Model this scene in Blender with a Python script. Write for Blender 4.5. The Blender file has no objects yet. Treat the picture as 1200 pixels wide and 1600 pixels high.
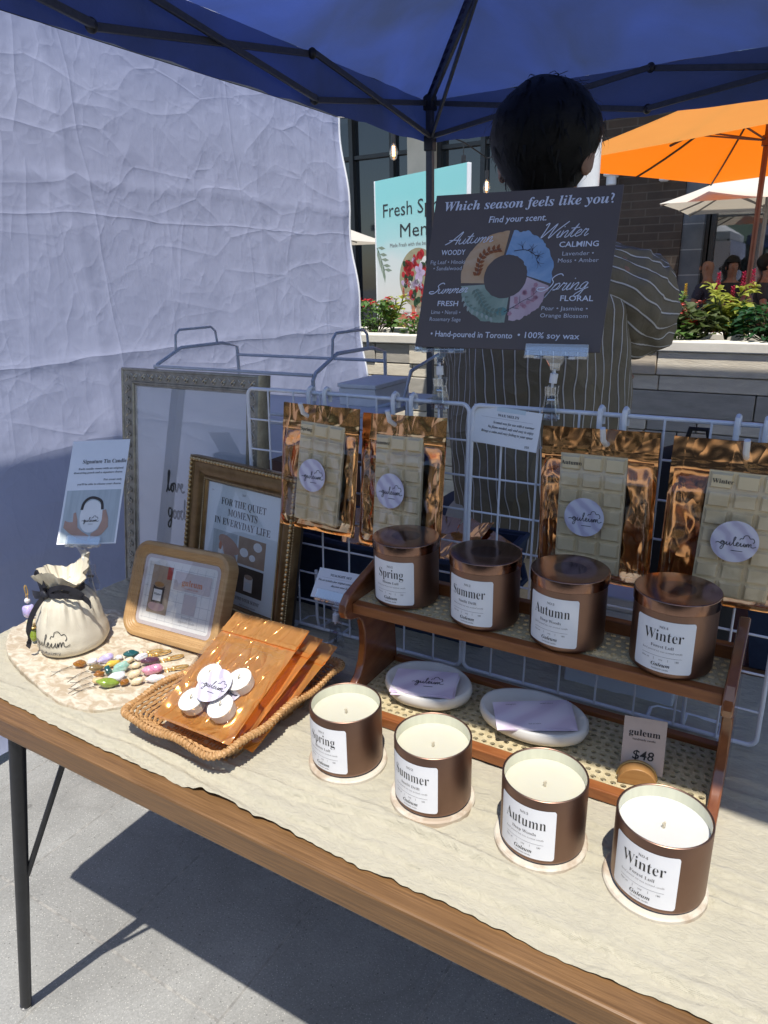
import bpy, math, random
from mathutils import Vector as V, Matrix, noise
PI = math.pi
S = bpy.context.scene
COL = S.collection
rad = math.radians
random.seed(7)

# ------------------------------------------------------------------ camera
cd = bpy.data.cameras.new("camera")
cam = bpy.data.objects.new("camera", cd)
COL.objects.link(cam)
CR, CU, CF = V((.859323, .510989, -.021296)), V((-.141715, .277917, .950094)), V((-.491407, .813420, -.311235))
mw = Matrix((CR, CU, -CF)).transposed().to_4x4()
mw.translation = V((0, 0, .60195))
cam.matrix_world = mw
cd.sensor_fit = 'HORIZONTAL'
cd.sensor_width = 36.0
cd.lens = 33.181
cd.clip_start = .02
cd.clip_end = 400
S.camera = cam

# ------------------------------------------------------------------ sky, sun, exposure
SUN = V((.20, -.385, 1.0)).normalized()
w = bpy.data.worlds.new("World")
S.world = w
w.use_nodes = True
wn = w.node_tree.nodes
sky = wn.new('ShaderNodeTexSky')
sky.sky_type = 'NISHITA'
sky.sun_disc = False
sky.sun_elevation = math.asin(SUN.z)
sky.sun_rotation = math.atan2(SUN.x, SUN.y)
sky.air_density = 1.0
sky.dust_density = .6
sky.ozone_density = 1.0
wn['Background'].inputs['Strength'].default_value = .15
w.node_tree.links.new(sky.outputs[0], wn['Background'].inputs[0])
sl = bpy.data.lights.new("sun", 'SUN')
sl.energy = 4.3
sl.angle = rad(.53)
sl.color = (1, .955, .88)
so = bpy.data.objects.new("sun", sl)
so.rotation_euler = SUN.to_track_quat('Z', 'Y').to_euler()
so.location = (3, -5, 12)
COL.objects.link(so)
S.view_settings.view_transform = 'Standard'
S.view_settings.look = 'None'
S.view_settings.exposure = .38
S.view_settings.gamma = 1
S.cycles.max_bounces = 10
S.cycles.transparent_max_bounces = 24
S.cycles.sample_clamp_indirect = 6
S.cycles.caustics_reflective = False
S.cycles.caustics_refractive = False

# ------------------------------------------------------------------ materials
class NT:
    def __init__(s, name):
        s.m = bpy.data.materials.new(name)
        s.m.use_nodes = True
        s.t = s.m.node_tree
        s.b = s.t.nodes['Principled BSDF']
        s.out = s.t.nodes['Material Output']
        s._c = None
    def n(s, kind, **kw):
        nd = s.t.nodes.new('ShaderNode' + kind)
        for k, v in kw.items():
            if k[0] == '_':
                setattr(nd, k[1:], v)
            else:
                key = int(k[1:]) if k[0] == 'i' and k[1:].isdigit() else k.replace('__', ' ')
                nd.inputs[key].default_value = v
        return nd
    def l(s, a, b):
        s.t.links.new(a, b)
    def coord(s, scale=(1, 1, 1), kind='Object', rot=(0, 0, 0)):
        tc = s.n('TexCoord')
        mp = s.n('Mapping')
        mp.inputs['Scale'].default_value = scale
        mp.inputs['Rotation'].default_value = rot
        s.l(tc.outputs[kind], mp.inputs[0])
        return mp.outputs[0]
    def noise(s, vec, scale=5, detail=4, rough=.55, dist=0):
        nd = s.n('TexNoise', Scale=scale, Detail=detail, Roughness=rough, Distortion=dist)
        s.l(vec, nd.inputs['Vector'])
        return nd.outputs['Fac']
    def ramp(s, fac, stops):
        r = s.n('ValToRGB')
        e = r.color_ramp.elements
        while len(e) > 1:
            e.remove(e[-1])
        e[0].position = stops[0][0]
        e[0].color = (*stops[0][1], 1)
        for p, c in stops[1:]:
            q = e.new(p)
            q.color = (*c, 1)
        s.l(fac, r.inputs[0])
        return r.outputs[0]
    def math(s, op, a, b=None, c=None):
        nd = s.n('Math', _operation=op)
        for i, x in enumerate((a, b, c)):
            if x is None:
                continue
            if isinstance(x, (int, float)):
                nd.inputs[i].default_value = x
            else:
                s.l(x, nd.inputs[i])
        return nd.outputs[0]
    def mix(s, fac, a, b):
        nd = s.n('Mix', _data_type='RGBA')
        for sock, x in ((nd.inputs[0], fac), (nd.inputs[6], a), (nd.inputs[7], b)):
            if isinstance(x, (int, float)):
                sock.default_value = x
            elif isinstance(x, tuple):
                sock.default_value = (*x, 1)
            else:
                s.l(x, sock)
        return nd.outputs[2]
    def bump(s, h, strength=.3, dist=.002):
        nd = s.n('Bump', Strength=strength, Distance=dist)
        s.l(h, nd.inputs['Height'])
        s.l(nd.outputs[0], s.b.inputs['Normal'])
        return nd
    def crease(s, vec, scale, width, detail=1.5, dist=.4):
        """thin ridge lines where a noise field crosses its middle: sharp creases with flat cloth or foil between"""
        d = s.math('ABSOLUTE', s.math('SUBTRACT', s.noise(vec, scale, detail, .5, dist), .5))
        return s.math('POWER', 2.718, s.math('MULTIPLY', d, -1 / width))
    def edges(s, vec, scale, width, warp=.06):
        """straight creases: the borders of warped Voronoi cells"""
        vo = s.n('TexVoronoi', Scale=scale, _feature='DISTANCE_TO_EDGE')
        mv = s.n('Mix', _data_type='VECTOR'); mv.inputs[0].default_value = warp
        nn = s.n('TexNoise', Scale=scale * .6, Detail=2.0)
        s.l(vec, nn.inputs['Vector']); s.l(vec, mv.inputs[4]); s.l(nn.outputs['Color'], mv.inputs[5])
        s.l(mv.outputs[1], vo.inputs['Vector'])
        return s.math('POWER', 2.718, s.math('MULTIPLY', vo.outputs['Distance'], -1 / width))
    def set(s, **kw):
        for k, v in kw.items():
            s.b.inputs[k.replace('__', ' ')].default_value = v
        return s

def mk(name, c1, c2=None, scale=(1, 1, 1), ns=20, rough=.5, metal=0., bump=0., bs=None, detail=4, bd=.002, spec=.5, rvar=0., dist=0., lo=.3, hi=.7, **kw):
    """one two-tone noise material with its own bump"""
    t = NT(name)
    vec = t.coord(scale)
    c2 = c2 or tuple(min(1, x * .82) for x in c1)
    f = t.noise(vec, ns, detail, .6, dist)
    t.l(t.ramp(f, [(lo, c2), (hi, c1)]), t.b.inputs['Base Color'])
    t.set(Roughness=rough, Metallic=metal)
    t.b.inputs['Specular IOR Level'].default_value = spec
    if rvar:
        t.l(t.math('MULTIPLY_ADD', f, rvar, rough - rvar / 2), t.b.inputs['Roughness'])
    if bump:
        t.bump(t.noise(vec, bs or ns * 4, 5), bump, bd)
    for k, v in kw.items():
        t.b.inputs[k.replace('__', ' ')].default_value = v
    return t.m

def clear_mat(name, tint=(1, 1, 1), refl=.10, rough=.03, edge=.75, bump=0., bs=30, scale=(1, 1, 1)):
    """clear film / acrylic: see-through with a gloss that grows towards grazing view"""
    t = NT(name)
    t.t.nodes.remove(t.b)
    tr = t.n('BsdfTransparent', Color=(*tint, 1))
    gl = t.n('BsdfGlossy', Roughness=rough, Color=(1, 1, 1, 1))
    lw = t.n('LayerWeight', Blend=.25)
    f = t.math('MULTIPLY_ADD', lw.outputs['Facing'], edge, refl)
    mx = t.n('MixShader')
    t.l(f, mx.inputs[0])
    t.l(tr.outputs[0], mx.inputs[1])
    t.l(gl.outputs[0], mx.inputs[2])
    t.l(mx.outputs[0], t.out.inputs[0])
    if bump:
        b = t.n('Bump', Strength=bump, Distance=.004)
        t.l(t.noise(t.coord(scale), bs, 4, .5, 1.0), b.inputs['Height'])
        t.l(b.outputs[0], gl.inputs['Normal'])
    return t.m

M = {}
M['wood'] = mk('table_wood', (.235, .125, .050), (.105, .054, .022), (1.8, 70, 70), 5, .40, bump=.22, bs=9, detail=9, rvar=.2, dist=.9, lo=.28, hi=.66)
M['pine'] = mk('pale_wood', (.50, .315, .14), (.38, .215, .085), (2, 2, 16), 9, .45, bump=.08, detail=7, dist=.5)
M['riser_wood'] = mk('riser_wood', (.32, .115, .035), (.20, .062, .018), (3, 26, 26), 6, .38, bump=.06, detail=7, dist=.4)
M['riser_side'] = mk('lacquered_side_wood', (.24, .085, .032), (.15, .048, .018), (12, 4, 12), 6, .16, bump=.03, detail=6, Coat__Weight=.6, Coat__Roughness=.06)
M['black_metal'] = mk('black_metal', (.022, .023, .026), (.014, .014, .016), ns=40, rough=.42, bump=.05, spec=.4)
M['chrome'] = mk('chrome', (.75, .75, .76), (.62, .62, .64), ns=30, rough=.15, metal=1.)
M['white_wire'] = mk('white_coated_wire', (.78, .79, .82), (.70, .71, .76), ns=60, rough=.32, bump=.03)
M['hook_white'] = mk('white_plastic', (.80, .80, .80), (.74, .74, .75), ns=60, rough=.35)
M['card'] = mk('white_card', (.84, .85, .86), (.81, .82, .83), ns=60, rough=.6, bump=.03, bs=300)
M['label'] = mk('label_paper', (.84, .84, .85), (.81, .81, .83), ns=50, rough=.55, bump=.03, bs=400)
M['ink'] = mk('black_ink', (.018, .017, .018), (.03, .029, .03), ns=80, rough=.55)
M['ink_grey'] = mk('grey_ink', (.16, .15, .15), (.2, .19, .19), ns=80, rough=.6)
M['ink_pale'] = mk('pale_grey_line', (.45, .45, .47), (.5, .5, .52), ns=80, rough=.6)
M['pale_print'] = mk('pale_blue_print', (.62, .72, .76), (.54, .66, .71), ns=20, rough=.6)
M['tealight_wax'] = mk('tealight_wax', (.88, .87, .82), (.84, .83, .77), ns=30, rough=.5)
M['wick'] = mk('cotton_wick', (.62, .56, .42), (.40, .35, .26), ns=400, rough=.9, bump=.2)
M['acrylic'] = clear_mat('clear_acrylic', (.93, .95, .97), .10, .02, .85)
M['film'] = clear_mat('clear_film', (.98, .97, .96), .035, .05, .40, .35, 14)
M['film_amber'] = clear_mat('pouch_film', (1.0, .99, .97), .03, .11, .28, .5, 16)
M['glass'] = clear_mat('frame_glass', (.97, .98, .98), .03, .015, .5)
M['glass_matt'] = clear_mat('low_glare_glass', (.98, .98, .98), .02, .02, .22)
M['elastic_white'] = M['hook_white']

# wax: soft, cream
def wax(name, c1, c2, sss=.35):
    t = NT(name)
    f = t.noise(t.coord(), 14, 4)
    t.l(t.ramp(f, [(.3, c2), (.7, c1)]), t.b.inputs['Base Color'])
    t.set(Roughness=.42)
    t.b.inputs['Subsurface Weight'].default_value = sss
    t.b.inputs['Subsurface Radius'].default_value = (1, .8, .5)
    t.b.inputs['Subsurface Scale'].default_value = .004
    t.bump(t.noise(t.coord(), 70, 3), .06, .002)
    return t.m
M['wax'] = wax('cream_wax', (.56, .54, .43), (.53, .505, .40))
M['wax_white'] = wax('white_wax', (.60, .595, .56), (.57, .565, .53))
M['wax_bar'] = mk('wax_bar', (.76, .62, .385), (.67, .54, .33), ns=26, rough=.55, bump=.12, bs=60)
M['bronze'] = mk('matte_bronze', (.265, .165, .126), (.24, .148, .112), (1, 1, 1), 30, .43, 1.0, .02, 500, rvar=.05)
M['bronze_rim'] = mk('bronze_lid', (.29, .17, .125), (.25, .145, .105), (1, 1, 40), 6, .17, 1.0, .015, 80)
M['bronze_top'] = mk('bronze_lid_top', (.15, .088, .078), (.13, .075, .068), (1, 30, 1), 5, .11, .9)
M['jar_inner'] = mk('jar_inner_glass', (.60, .60, .47), (.54, .54, .42), (18, 18, 1), 6, .22, bump=.08)
M['travertine'] = mk('travertine', (.62, .56, .46), (.45, .355, .26), (1, 1, 1), 30, .55, bump=.35, bs=90, detail=8, bd=.003, lo=.42, hi=.58)
M['slab'] = mk('travertine_slab', (.63, .57, .45), (.43, .34, .23), (1, 1.7, 1), 44, .5, bump=.4, bs=50, detail=7, bd=.003, dist=.9, lo=.41, hi=.60)
M['ceramic'] = mk('matte_ceramic', (.74, .72, .66), (.68, .66, .60), ns=40, rough=.5, bump=.06, bs=160)
M['canvas'] = mk('cotton_canvas', (.68, .63, .50), (.61, .55, .43), ns=30, rough=.85, bump=.3, bs=600)
M['ribbon'] = mk('black_ribbon', (.022, .023, .032), (.012, .012, .018), ns=120, rough=.5, bump=.1)
M['gold'] = mk('gold_metal', (.95, .66, .27), (.85, .55, .18), ns=60, rough=.32, metal=.85)
M['brass'] = mk('brushed_brass', (.62, .44, .19), (.50, .34, .13), (1, 30, 1), 8, .35, .8, bump=.05)
M['amber_wood'] = mk('amber_wood', (.40, .21, .07), (.30, .14, .04), (2, 2, 20), 8, .45, .0, bump=.05)
M['kraft'] = mk('blush_card', (.60, .48, .40), (.55, .43, .355), ns=40, rough=.7, bump=.04, bs=200)
M['wicker'] = mk('wicker', (.56, .33, .14), (.36, .19, .07), ns=130, rough=.55, bump=.25, bs=400)
M['lilac'] = None
def marble(name, a, b, c, scale=(1, 1, 1), ws=24, dist=7):
    t = NT(name)
    vec = t.coord(scale, rot=(.2, .5, .7))
    wv = t.n('TexWave', Scale=ws, Distortion=dist, Detail=3)
    wv.inputs['Detail Scale'].default_value = .8
    t.l(vec, wv.inputs['Vector'])
    t.l(t.ramp(wv.outputs['Fac'], [(.1, a), (.5, b), (.9, c)]), t.b.inputs['Base Color'])
    t.set(Roughness=.45)
    return t.m
M['lilac'] = marble('lilac_marbled_paper', (.50, .46, .58), (.62, .59, .70), (.68, .66, .74))
M['lilac_card'] = marble('lilac_card', (.60, .50, .62), (.68, .59, .70), (.72, .65, .74), ws=8)

def foil(name, c1, c2, rough=.16, bump=.5, ns=9, trans=None, metal=1.):
    t = NT(name)
    vec = t.coord((1, 1, .6))
    f = t.noise(vec, ns, 3, .5, 1.5)
    t.l(t.ramp(f, [(.3, c2), (.7, c1)]), t.b.inputs['Base Color'])
    t.set(Roughness=rough, Metallic=metal)
    h = t.math('ADD', t.math('MULTIPLY', t.edges(vec, ns * 2.6, .10), .55), t.math('MULTIPLY', t.crease(t.coord((1.6, 1, .5)), ns * 3, .03), .30))
    h = t.math('ADD', h, t.math('MULTIPLY', t.noise(vec, ns * 1.2, 2, .5, .8), .8))
    t.bump(h, bump, .010)
    if trans:
        tl = t.n('BsdfTranslucent', Color=(*trans, 1))
        mx = t.n('MixShader', Fac=.30)
        t.l(t.b.outputs[0], mx.inputs[1])
        t.l(tl.outputs[0], mx.inputs[2])
        t.l(mx.outputs[0], t.out.inputs[0])
    return t.m
M['copper'] = foil('copper_foil', (.98, .56, .27), (.90, .43, .17), .15, .13, 6)
M['copper_sun'] = foil('orange_foil', (1.0, .50, .15), (1.0, .47, .13), .13, .5, 7, (1.0, .45, .08), .6)

def cane_mat():
    t = NT('woven_cane')
    t.l(t.ramp(t.noise(t.coord((60, 60, 60)), 3, 3), [(.35, (.48, .39, .22)), (.65, (.62, .53, .33))]), t.b.inputs['Base Color'])
    t.set(Roughness=.5)
    v = t.coord()
    a = t.n('TexWave', Scale=170.0, _bands_direction='X')
    b = t.n('TexWave', Scale=170.0, _bands_direction='Y')
    t.l(v, a.inputs['Vector'])
    t.l(v, b.inputs['Vector'])
    t.bump(t.math('ADD', a.outputs['Fac'], b.outputs['Fac']), .4, .001)
    return t.m
M['cane'] = cane_mat()

# ------------------------------------------------------------------ mesh builder
def frame_of(d):
    d = d.normalized()
    a = V((0, 0, 1)) if abs(d.z) < .9 else V((1, 0, 0))
    x = a.cross(d).normalized()
    return x, d.cross(x)

class MB:
    def __init__(s):
        s.v, s.f, s.m, s.uv = [], [], [], {}
    def add(s, vs, fs, mi=0, T=None):
        o = len(s.v)
        s.v += [tuple(T @ V(q)) for q in vs] if T else [tuple(q) for q in vs]
        s.f += [tuple(i + o for i in q) for q in fs]
        s.m += [mi] * len(fs)
        return o
    def box(s, c, d, mi=0, T=None, taper=1.0):
        x, y, z = d[0] / 2, d[1] / 2, d[2] / 2
        t = taper
        vs = [(-x, -y, -z), (x, -y, -z), (x, y, -z), (-x, y, -z), (-x * t, -y * t, z), (x * t, -y * t, z), (x * t, y * t, z), (-x * t, y * t, z)]
        vs = [(a + c[0], b + c[1], e + c[2]) for a, b, e in vs]
        s.add(vs, [(3, 2, 1, 0), (4, 5, 6, 7), (0, 1, 5, 4), (1, 2, 6, 5), (2, 3, 7, 6), (3, 0, 4, 7)], mi, T)
    def lathe(s, prof, n=48, mi=0, T=None, cap0=True, cap1=True, mis=None):
        vs, fs, ms = [], [], []
        k = len(prof)
        for r, z in prof:
            for i in range(n):
                a = 2 * PI * i / n
                vs.append((r * math.cos(a), r * math.sin(a), z))
        for j in range(k - 1):
            for i in range(n):
                i2 = (i + 1) % n
                fs.append((j * n + i, j * n + i2, (j + 1) * n + i2, (j + 1) * n + i))
                ms.append(mis[j] if mis else mi)
        if cap0:
            fs.append(tuple(range(n - 1, -1, -1))); ms.append(mis[0] if mis else mi)
        if cap1:
            fs.append(tuple((k - 1) * n + i for i in range(n))); ms.append(mis[-1] if mis else mi)
        s.add(vs, fs, mi, T)
        s.m[-len(ms):] = ms
    def tube(s, pts, r, n=8, mi=0, closed=False, T=None, cap=True):
        pts = [V(p) for p in pts]
        k = len(pts)
        rs = r if isinstance(r, (list, tuple)) else [r] * k
        vs, fs = [], []
        px = None
        for i, p in enumerate(pts):
            a = pts[i - 1] if (i > 0 or closed) else p
            b = pts[(i + 1) % k] if (i < k - 1 or closed) else p
            d = (b - a)
            if d.length < 1e-9:
                d = V((0, 0, 1))
            d.normalize()
            if px is None:
                x, y = frame_of(d)
            else:
                x = px - d * px.dot(d)
                x = x.normalized() if x.length > 1e-6 else frame_of(d)[0]
                y = d.cross(x)
            px = x
            for j in range(n):
                t = 2 * PI * j / n
                vs.append(p + x * (rs[i] * math.cos(t)) + y * (rs[i] * math.sin(t)))
        for i in range(k if closed else k - 1):
            i2 = (i + 1) % k
            for j in range(n):
                j2 = (j + 1) % n
                fs.append((i * n + j, i * n + j2, i2 * n + j2, i2 * n + j))
        if cap and not closed:
            fs.append(tuple(range(n - 1, -1, -1)))
            fs.append(tuple((k - 1) * n + j for j in range(n)))
        s.add(vs, fs, mi, T)
    def sheet(s, fn, nu, nv, mi=0, T=None, closed=False):
        vs = [fn(i / nu, j / nv) for j in range(nv + 1) for i in range(nu + 1)]
        fs = []
        for j in range(nv):
            for i in range(nu):
                a = j * (nu + 1) + i
                fs.append((a, a + 1, a + nu + 2, a + nu + 1))
        s.add(vs, fs, mi, T)
    def prism(s, outline, h0, h1, mi=0, T=None, axis='Z'):
        k = len(outline)
        def pt(a, b, h):
            return (a, b, h) if axis == 'Z' else ((h, a, b) if axis == 'X' else (a, h, b))
        vs = [pt(a, b, h0) for a, b in outline] + [pt(a, b, h1) for a, b in outline]
        fs = [tuple(range(k - 1, -1, -1)), tuple(range(k, 2 * k))]
        fs += [(i, (i + 1) % k, k + (i + 1) % k, k + i) for i in range(k)]
        s.add(vs, fs, mi, T)
    def blob(s, c, r, mi=0, nu=12, nv=8, wob=.0, seed=0, T=None):
        vs, fs = [], []
        for j in range(nv + 1):
            th = PI * j / nv
            for i in range(nu):
                ph = 2 * PI * i / nu
                d = V((math.sin(th) * math.cos(ph), math.sin(th) * math.sin(ph), math.cos(th)))
                k = 1 + wob * noise.noise(d * 1.3 + V((seed, seed * .7, 0)))
                vs.append((c[0] + d.x * r[0] * k, c[1] + d.y * r[1] * k, c[2] + d.z * r[2] * k))
        for j in range(nv):
            for i in range(nu):
                i2 = (i + 1) % nu
                fs.append((j * nu + i, (j + 1) * nu + i, (j + 1) * nu + i2, j * nu + i2))
        s.add(vs, fs, mi, T)
    def build(s, name, mats, parent=None, smooth=True, bevel=0., seg=2, auto=35):
        me = bpy.data.meshes.new(name)
        me.from_pydata(s.v, [], s.f)
        mats = mats if isinstance(mats, (list, tuple)) else [mats]
        for m in mats:
            me.materials.append(m)
        if len(mats) > 1:
            me.polygons.foreach_set('material_index', s.m)
        if smooth:
            me.polygons.foreach_set('use_smooth', [True] * len(me.polygons))
            me.set_sharp_from_angle(angle=rad(auto))
        me.validate()
        me.update()
        o = bpy.data.objects.new(name, me)
        COL.objects.link(o)
        if parent:
            o.parent = parent
        if bevel:
            b = o.modifiers.new('bevel', 'BEVEL')
            b.width = bevel
            b.segments = seg
            b.limit_method = 'ANGLE'
            b.angle_limit = rad(40)
            b.harden_normals = False
        return o

def tag(o, label=None, cat=None, group=None, kind=None):
    if label: o['label'] = label
    if cat: o['category'] = cat
    if group: o['group'] = group
    if kind: o['kind'] = kind
    return o
def thing(name, label, cat, loc=(0, 0, 0), rot=(0, 0, 0), group=None):
    o = bpy.data.objects.new(name, None)
    o.empty_display_size = .05
    COL.objects.link(o)
    o.location = loc
    o.rotation_euler = rot
    return tag(o, label, cat, group)
def copy_thing(root, loc=None, rot=None, label=None, group=None):
    r = root.copy()
    COL.objects.link(r)
    if loc is not None: r.location = loc
    if rot is not None: r.rotation_euler = rot
    if label: r['label'] = label
    if group: r['group'] = group
    for ch in list(root.children):
        c = ch.copy()
        COL.objects.link(c)
        c.parent = r
        for g in list(ch.children):
            d = g.copy()
            COL.objects.link(d)
            d.parent = c
    return r
def posed(x, y, z, yaw=0., lean=0., roll=0.):
    """matrix of an upright card: local x right, z up, face towards -y; lean tips the top away"""
    return Matrix.Translation((x, y, z)) @ Matrix.Rotation(yaw, 4, 'Z') @ Matrix.Rotation(-lean, 4, 'X') @ Matrix.Rotation(-roll, 4, 'Y')

# ------------------------------------------------------------------ lettering
_gl = {}
_font_ob = None
def letters(style, s):
    up, lo = {'bold': (0x1D400, 0x1D41A), 'italic': (0x1D434, 0x1D44E), 'bolditalic': (0x1D468, 0x1D482), 'script': (0x1D4D0, 0x1D4EA)}[style]
    o = ''
    for c in s:
        if 'A' <= c <= 'Z': o += chr(up + ord(c) - 65)
        elif 'a' <= c <= 'z': o += '\u210e' if (style == 'italic' and c == 'h') else chr(lo + ord(c) - 97)
        elif style == 'bold' and '0' <= c <= '9': o += chr(0x1D7CE + ord(c) - 48)
        else: o += c
    return o
def glyphs(body, style=None, offset=0., shear=0., res=2):
    key = (body, style, offset, shear, res)
    if key not in _gl:
        cu = bpy.data.curves.new('lettering', 'FONT')
        cu.body = letters(style, body) if style else body
        cu.size = 1
        cu.offset = offset
        cu.shear = shear
        cu.resolution_u = res
        cu.fill_mode = 'FRONT'
        ob = bpy.data.objects.new('lettering', cu)
        me = bpy.data.meshes.new_from_object(ob)
        vs = [(q.co.x, q.co.y) for q in me.vertices]
        fs = [tuple(p.vertices) for p in me.polygons]
        bpy.data.meshes.remove(me)
        bpy.data.objects.remove(ob)
        bpy.data.curves.remove(cu)
        xs = [q[0] for q in vs] or [0, 1]
        _gl[key] = (vs, fs, min(xs), max(xs))
    return _gl[key]

class Print:
    """flat artwork in metres; emitted on any surface through a mapping (x, y, height) -> point"""
    def __init__(s):
        s.items = []
        s.k = 0
    def poly(s, pts, mi, layer=None):
        s.k += 1
        s.items.append(([tuple(p) for p in pts], [tuple(range(len(pts)))], mi, layer if layer else 1))
        return s
    def mesh(s, vs, fs, mi, layer=1):
        s.items.append((vs, fs, mi, layer))
        return s
    def rect(s, x0, y0, x1, y1, mi, layer=1, nx=1):
        vs, fs = [], []
        for i in range(nx + 1):
            x = x0 + (x1 - x0) * i / nx
            vs += [(x, y0), (x, y1)]
        for i in range(nx):
            fs.append((2 * i, 2 * i + 2, 2 * i + 3, 2 * i + 1))
        return s.mesh(vs, fs, mi, layer)
    def rrect(s, x0, y0, x1, y1, r, mi, layer=0, nx=10):
        """rounded rectangle as columns so that it can bend"""
        xs = [x0 + (x1 - x0) * i / nx for i in range(nx + 1)]
        for t in (.3, .6, .85): xs += [x0 + r * t, x1 - r * t]
        xs = sorted(set(xs + [x0 + r, x1 - r]))
        vs, fs = [], []
        for x in xs:
            e = max(0, r - min(x - x0, x1 - x))
            dy = r - math.sqrt(max(0, r * r - e * e))
            vs += [(x, y0 + dy), (x, y1 - dy)]
        for i in range(len(xs) - 1):
            fs.append((2 * i, 2 * i + 2, 2 * i + 3, 2 * i + 1))
        return s.mesh(vs, fs, mi, layer)
    def disc(s, x, y, r, mi, layer=1, n=28, ry=None):
        ry = ry or r
        return s.mesh([(x + r * math.cos(2 * PI * i / n), y + ry * math.sin(2 * PI * i / n)) for i in range(n)], [tuple(range(n))], mi, layer)
    def text(s, body, x, y, size, mi, style=None, align=0., width=None, layer=2, offset=0., shear=0., rot=0., res=2):
        vs, fs, a, b = glyphs(body, style, offset, shear, res)
        sx = size
        if width: sx = width / max(1e-6, b - a)
        if width and not size: size = sx
        off = a + (b - a) * (align + 1) / 2 if align is not None else a
        c, sn = math.cos(rot), math.sin(rot)
        out = []
        for p in vs:
            u, q = (p[0] - off) * sx, p[1] * size
            out.append((x + u * c - q * sn, y + u * sn + q * c))
        return s.mesh(out, fs, mi, layer)
    def stroke(s, pts, wd, mi, layer=2, smooth=True, taper=False):
        if smooth and len(pts) > 2:
            q = []
            P = [pts[0]] + list(pts) + [pts[-1]]
            for i in range(1, len(P) - 2):
                for t in (0, .25, .5, .75):
                    a = []
                    for d in (0, 1):
                        p0, p1, p2, p3 = P[i - 1][d], P[i][d], P[i + 1][d], P[i + 2][d]
                        a.append(.5 * (2 * p1 + (p2 - p0) * t + (2 * p0 - 5 * p1 + 4 * p2 - p3) * t * t + (3 * p1 - p0 - 3 * p2 + p3) * t ** 3))
                    q.append(tuple(a))
            q.append(tuple(pts[-1]))
            pts = q
        vs, fs = [], []
        k = len(pts)
        for i, p in enumerate(pts):
            a, b = pts[max(0, i - 1)], pts[min(k - 1, i + 1)]
            dx, dy = b[0] - a[0], b[1] - a[1]
            L = math.hypot(dx, dy) or 1
            h = wd / 2 * (1 - .75 * i / k if taper else 1)
            vs += [(p[0] - dy / L * h, p[1] + dx / L * h), (p[0] + dy / L * h, p[1] - dx / L * h)]
        for i in range(k - 1):
            fs.append((2 * i, 2 * i + 1, 2 * i + 3, 2 * i + 2))
        return s.mesh(vs, fs, mi, layer)
    def emit(s, mb, fn, step=.00022):
        for vs, fs, mi, layer in s.items:
            mb.add([fn(x, y, layer * step) for x, y in vs], fs, mi)
flat = lambda x, y, h: (x, -h, y)

LOGO = [[(-.12, .04), (-.06, .075), (0, .05), (.03, .06), (.10, .11), (.05, .12), (.02, .06), (.05, .01), (.10, .05), (.12, .11), (.115, -.03), (.07, -.14), (.02, -.12), (.06, -.04), (.15, .03), (.19, .11),
         (.18, .03), (.21, .0), (.26, .06), (.28, .11), (.27, .03), (.30, .0), (.36, .10), (.42, .25), (.40, .29), (.37, .2), (.38, .04), (.41, 0), (.46, .04), (.51, .10), (.48, .12), (.45, .06), (.48, .0), (.53, .02),
         (.58, .11), (.57, .03), (.60, 0), (.65, .06), (.67, .11), (.66, .03), (.69, 0), (.72, .10), (.73, .0), (.76, .10), (.79, .10), (.79, 0), (.83, .10), (.86, .10), (.86, .02), (.92, 0), (1.0, .04)],
        [(.53, .2), (.56, .26), (.62, .255), (.65, .35), (.75, .37), (.81, .28), (.89, .29), (.94, .2), (.90, .14)]]
def logo(P, x, y, wd, mi, layer=2, t=.011):
    for st in LOGO:
        P.stroke([(x + (a - .45) * wd, y + b * wd) for a, b in st], t * wd * 2, mi, layer)
    P.rect(x - .12 * wd, y - .17 * wd, x + .2 * wd, y - .15 * wd, mi, layer)

def sm(a, b, x):
    t = max(0., min(1., (x - a) / (b - a)))
    return t * t * (3 - 2 * t)
def nz(x, y, z=0.):
    return noise.noise(V((x, y, z)))

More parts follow.
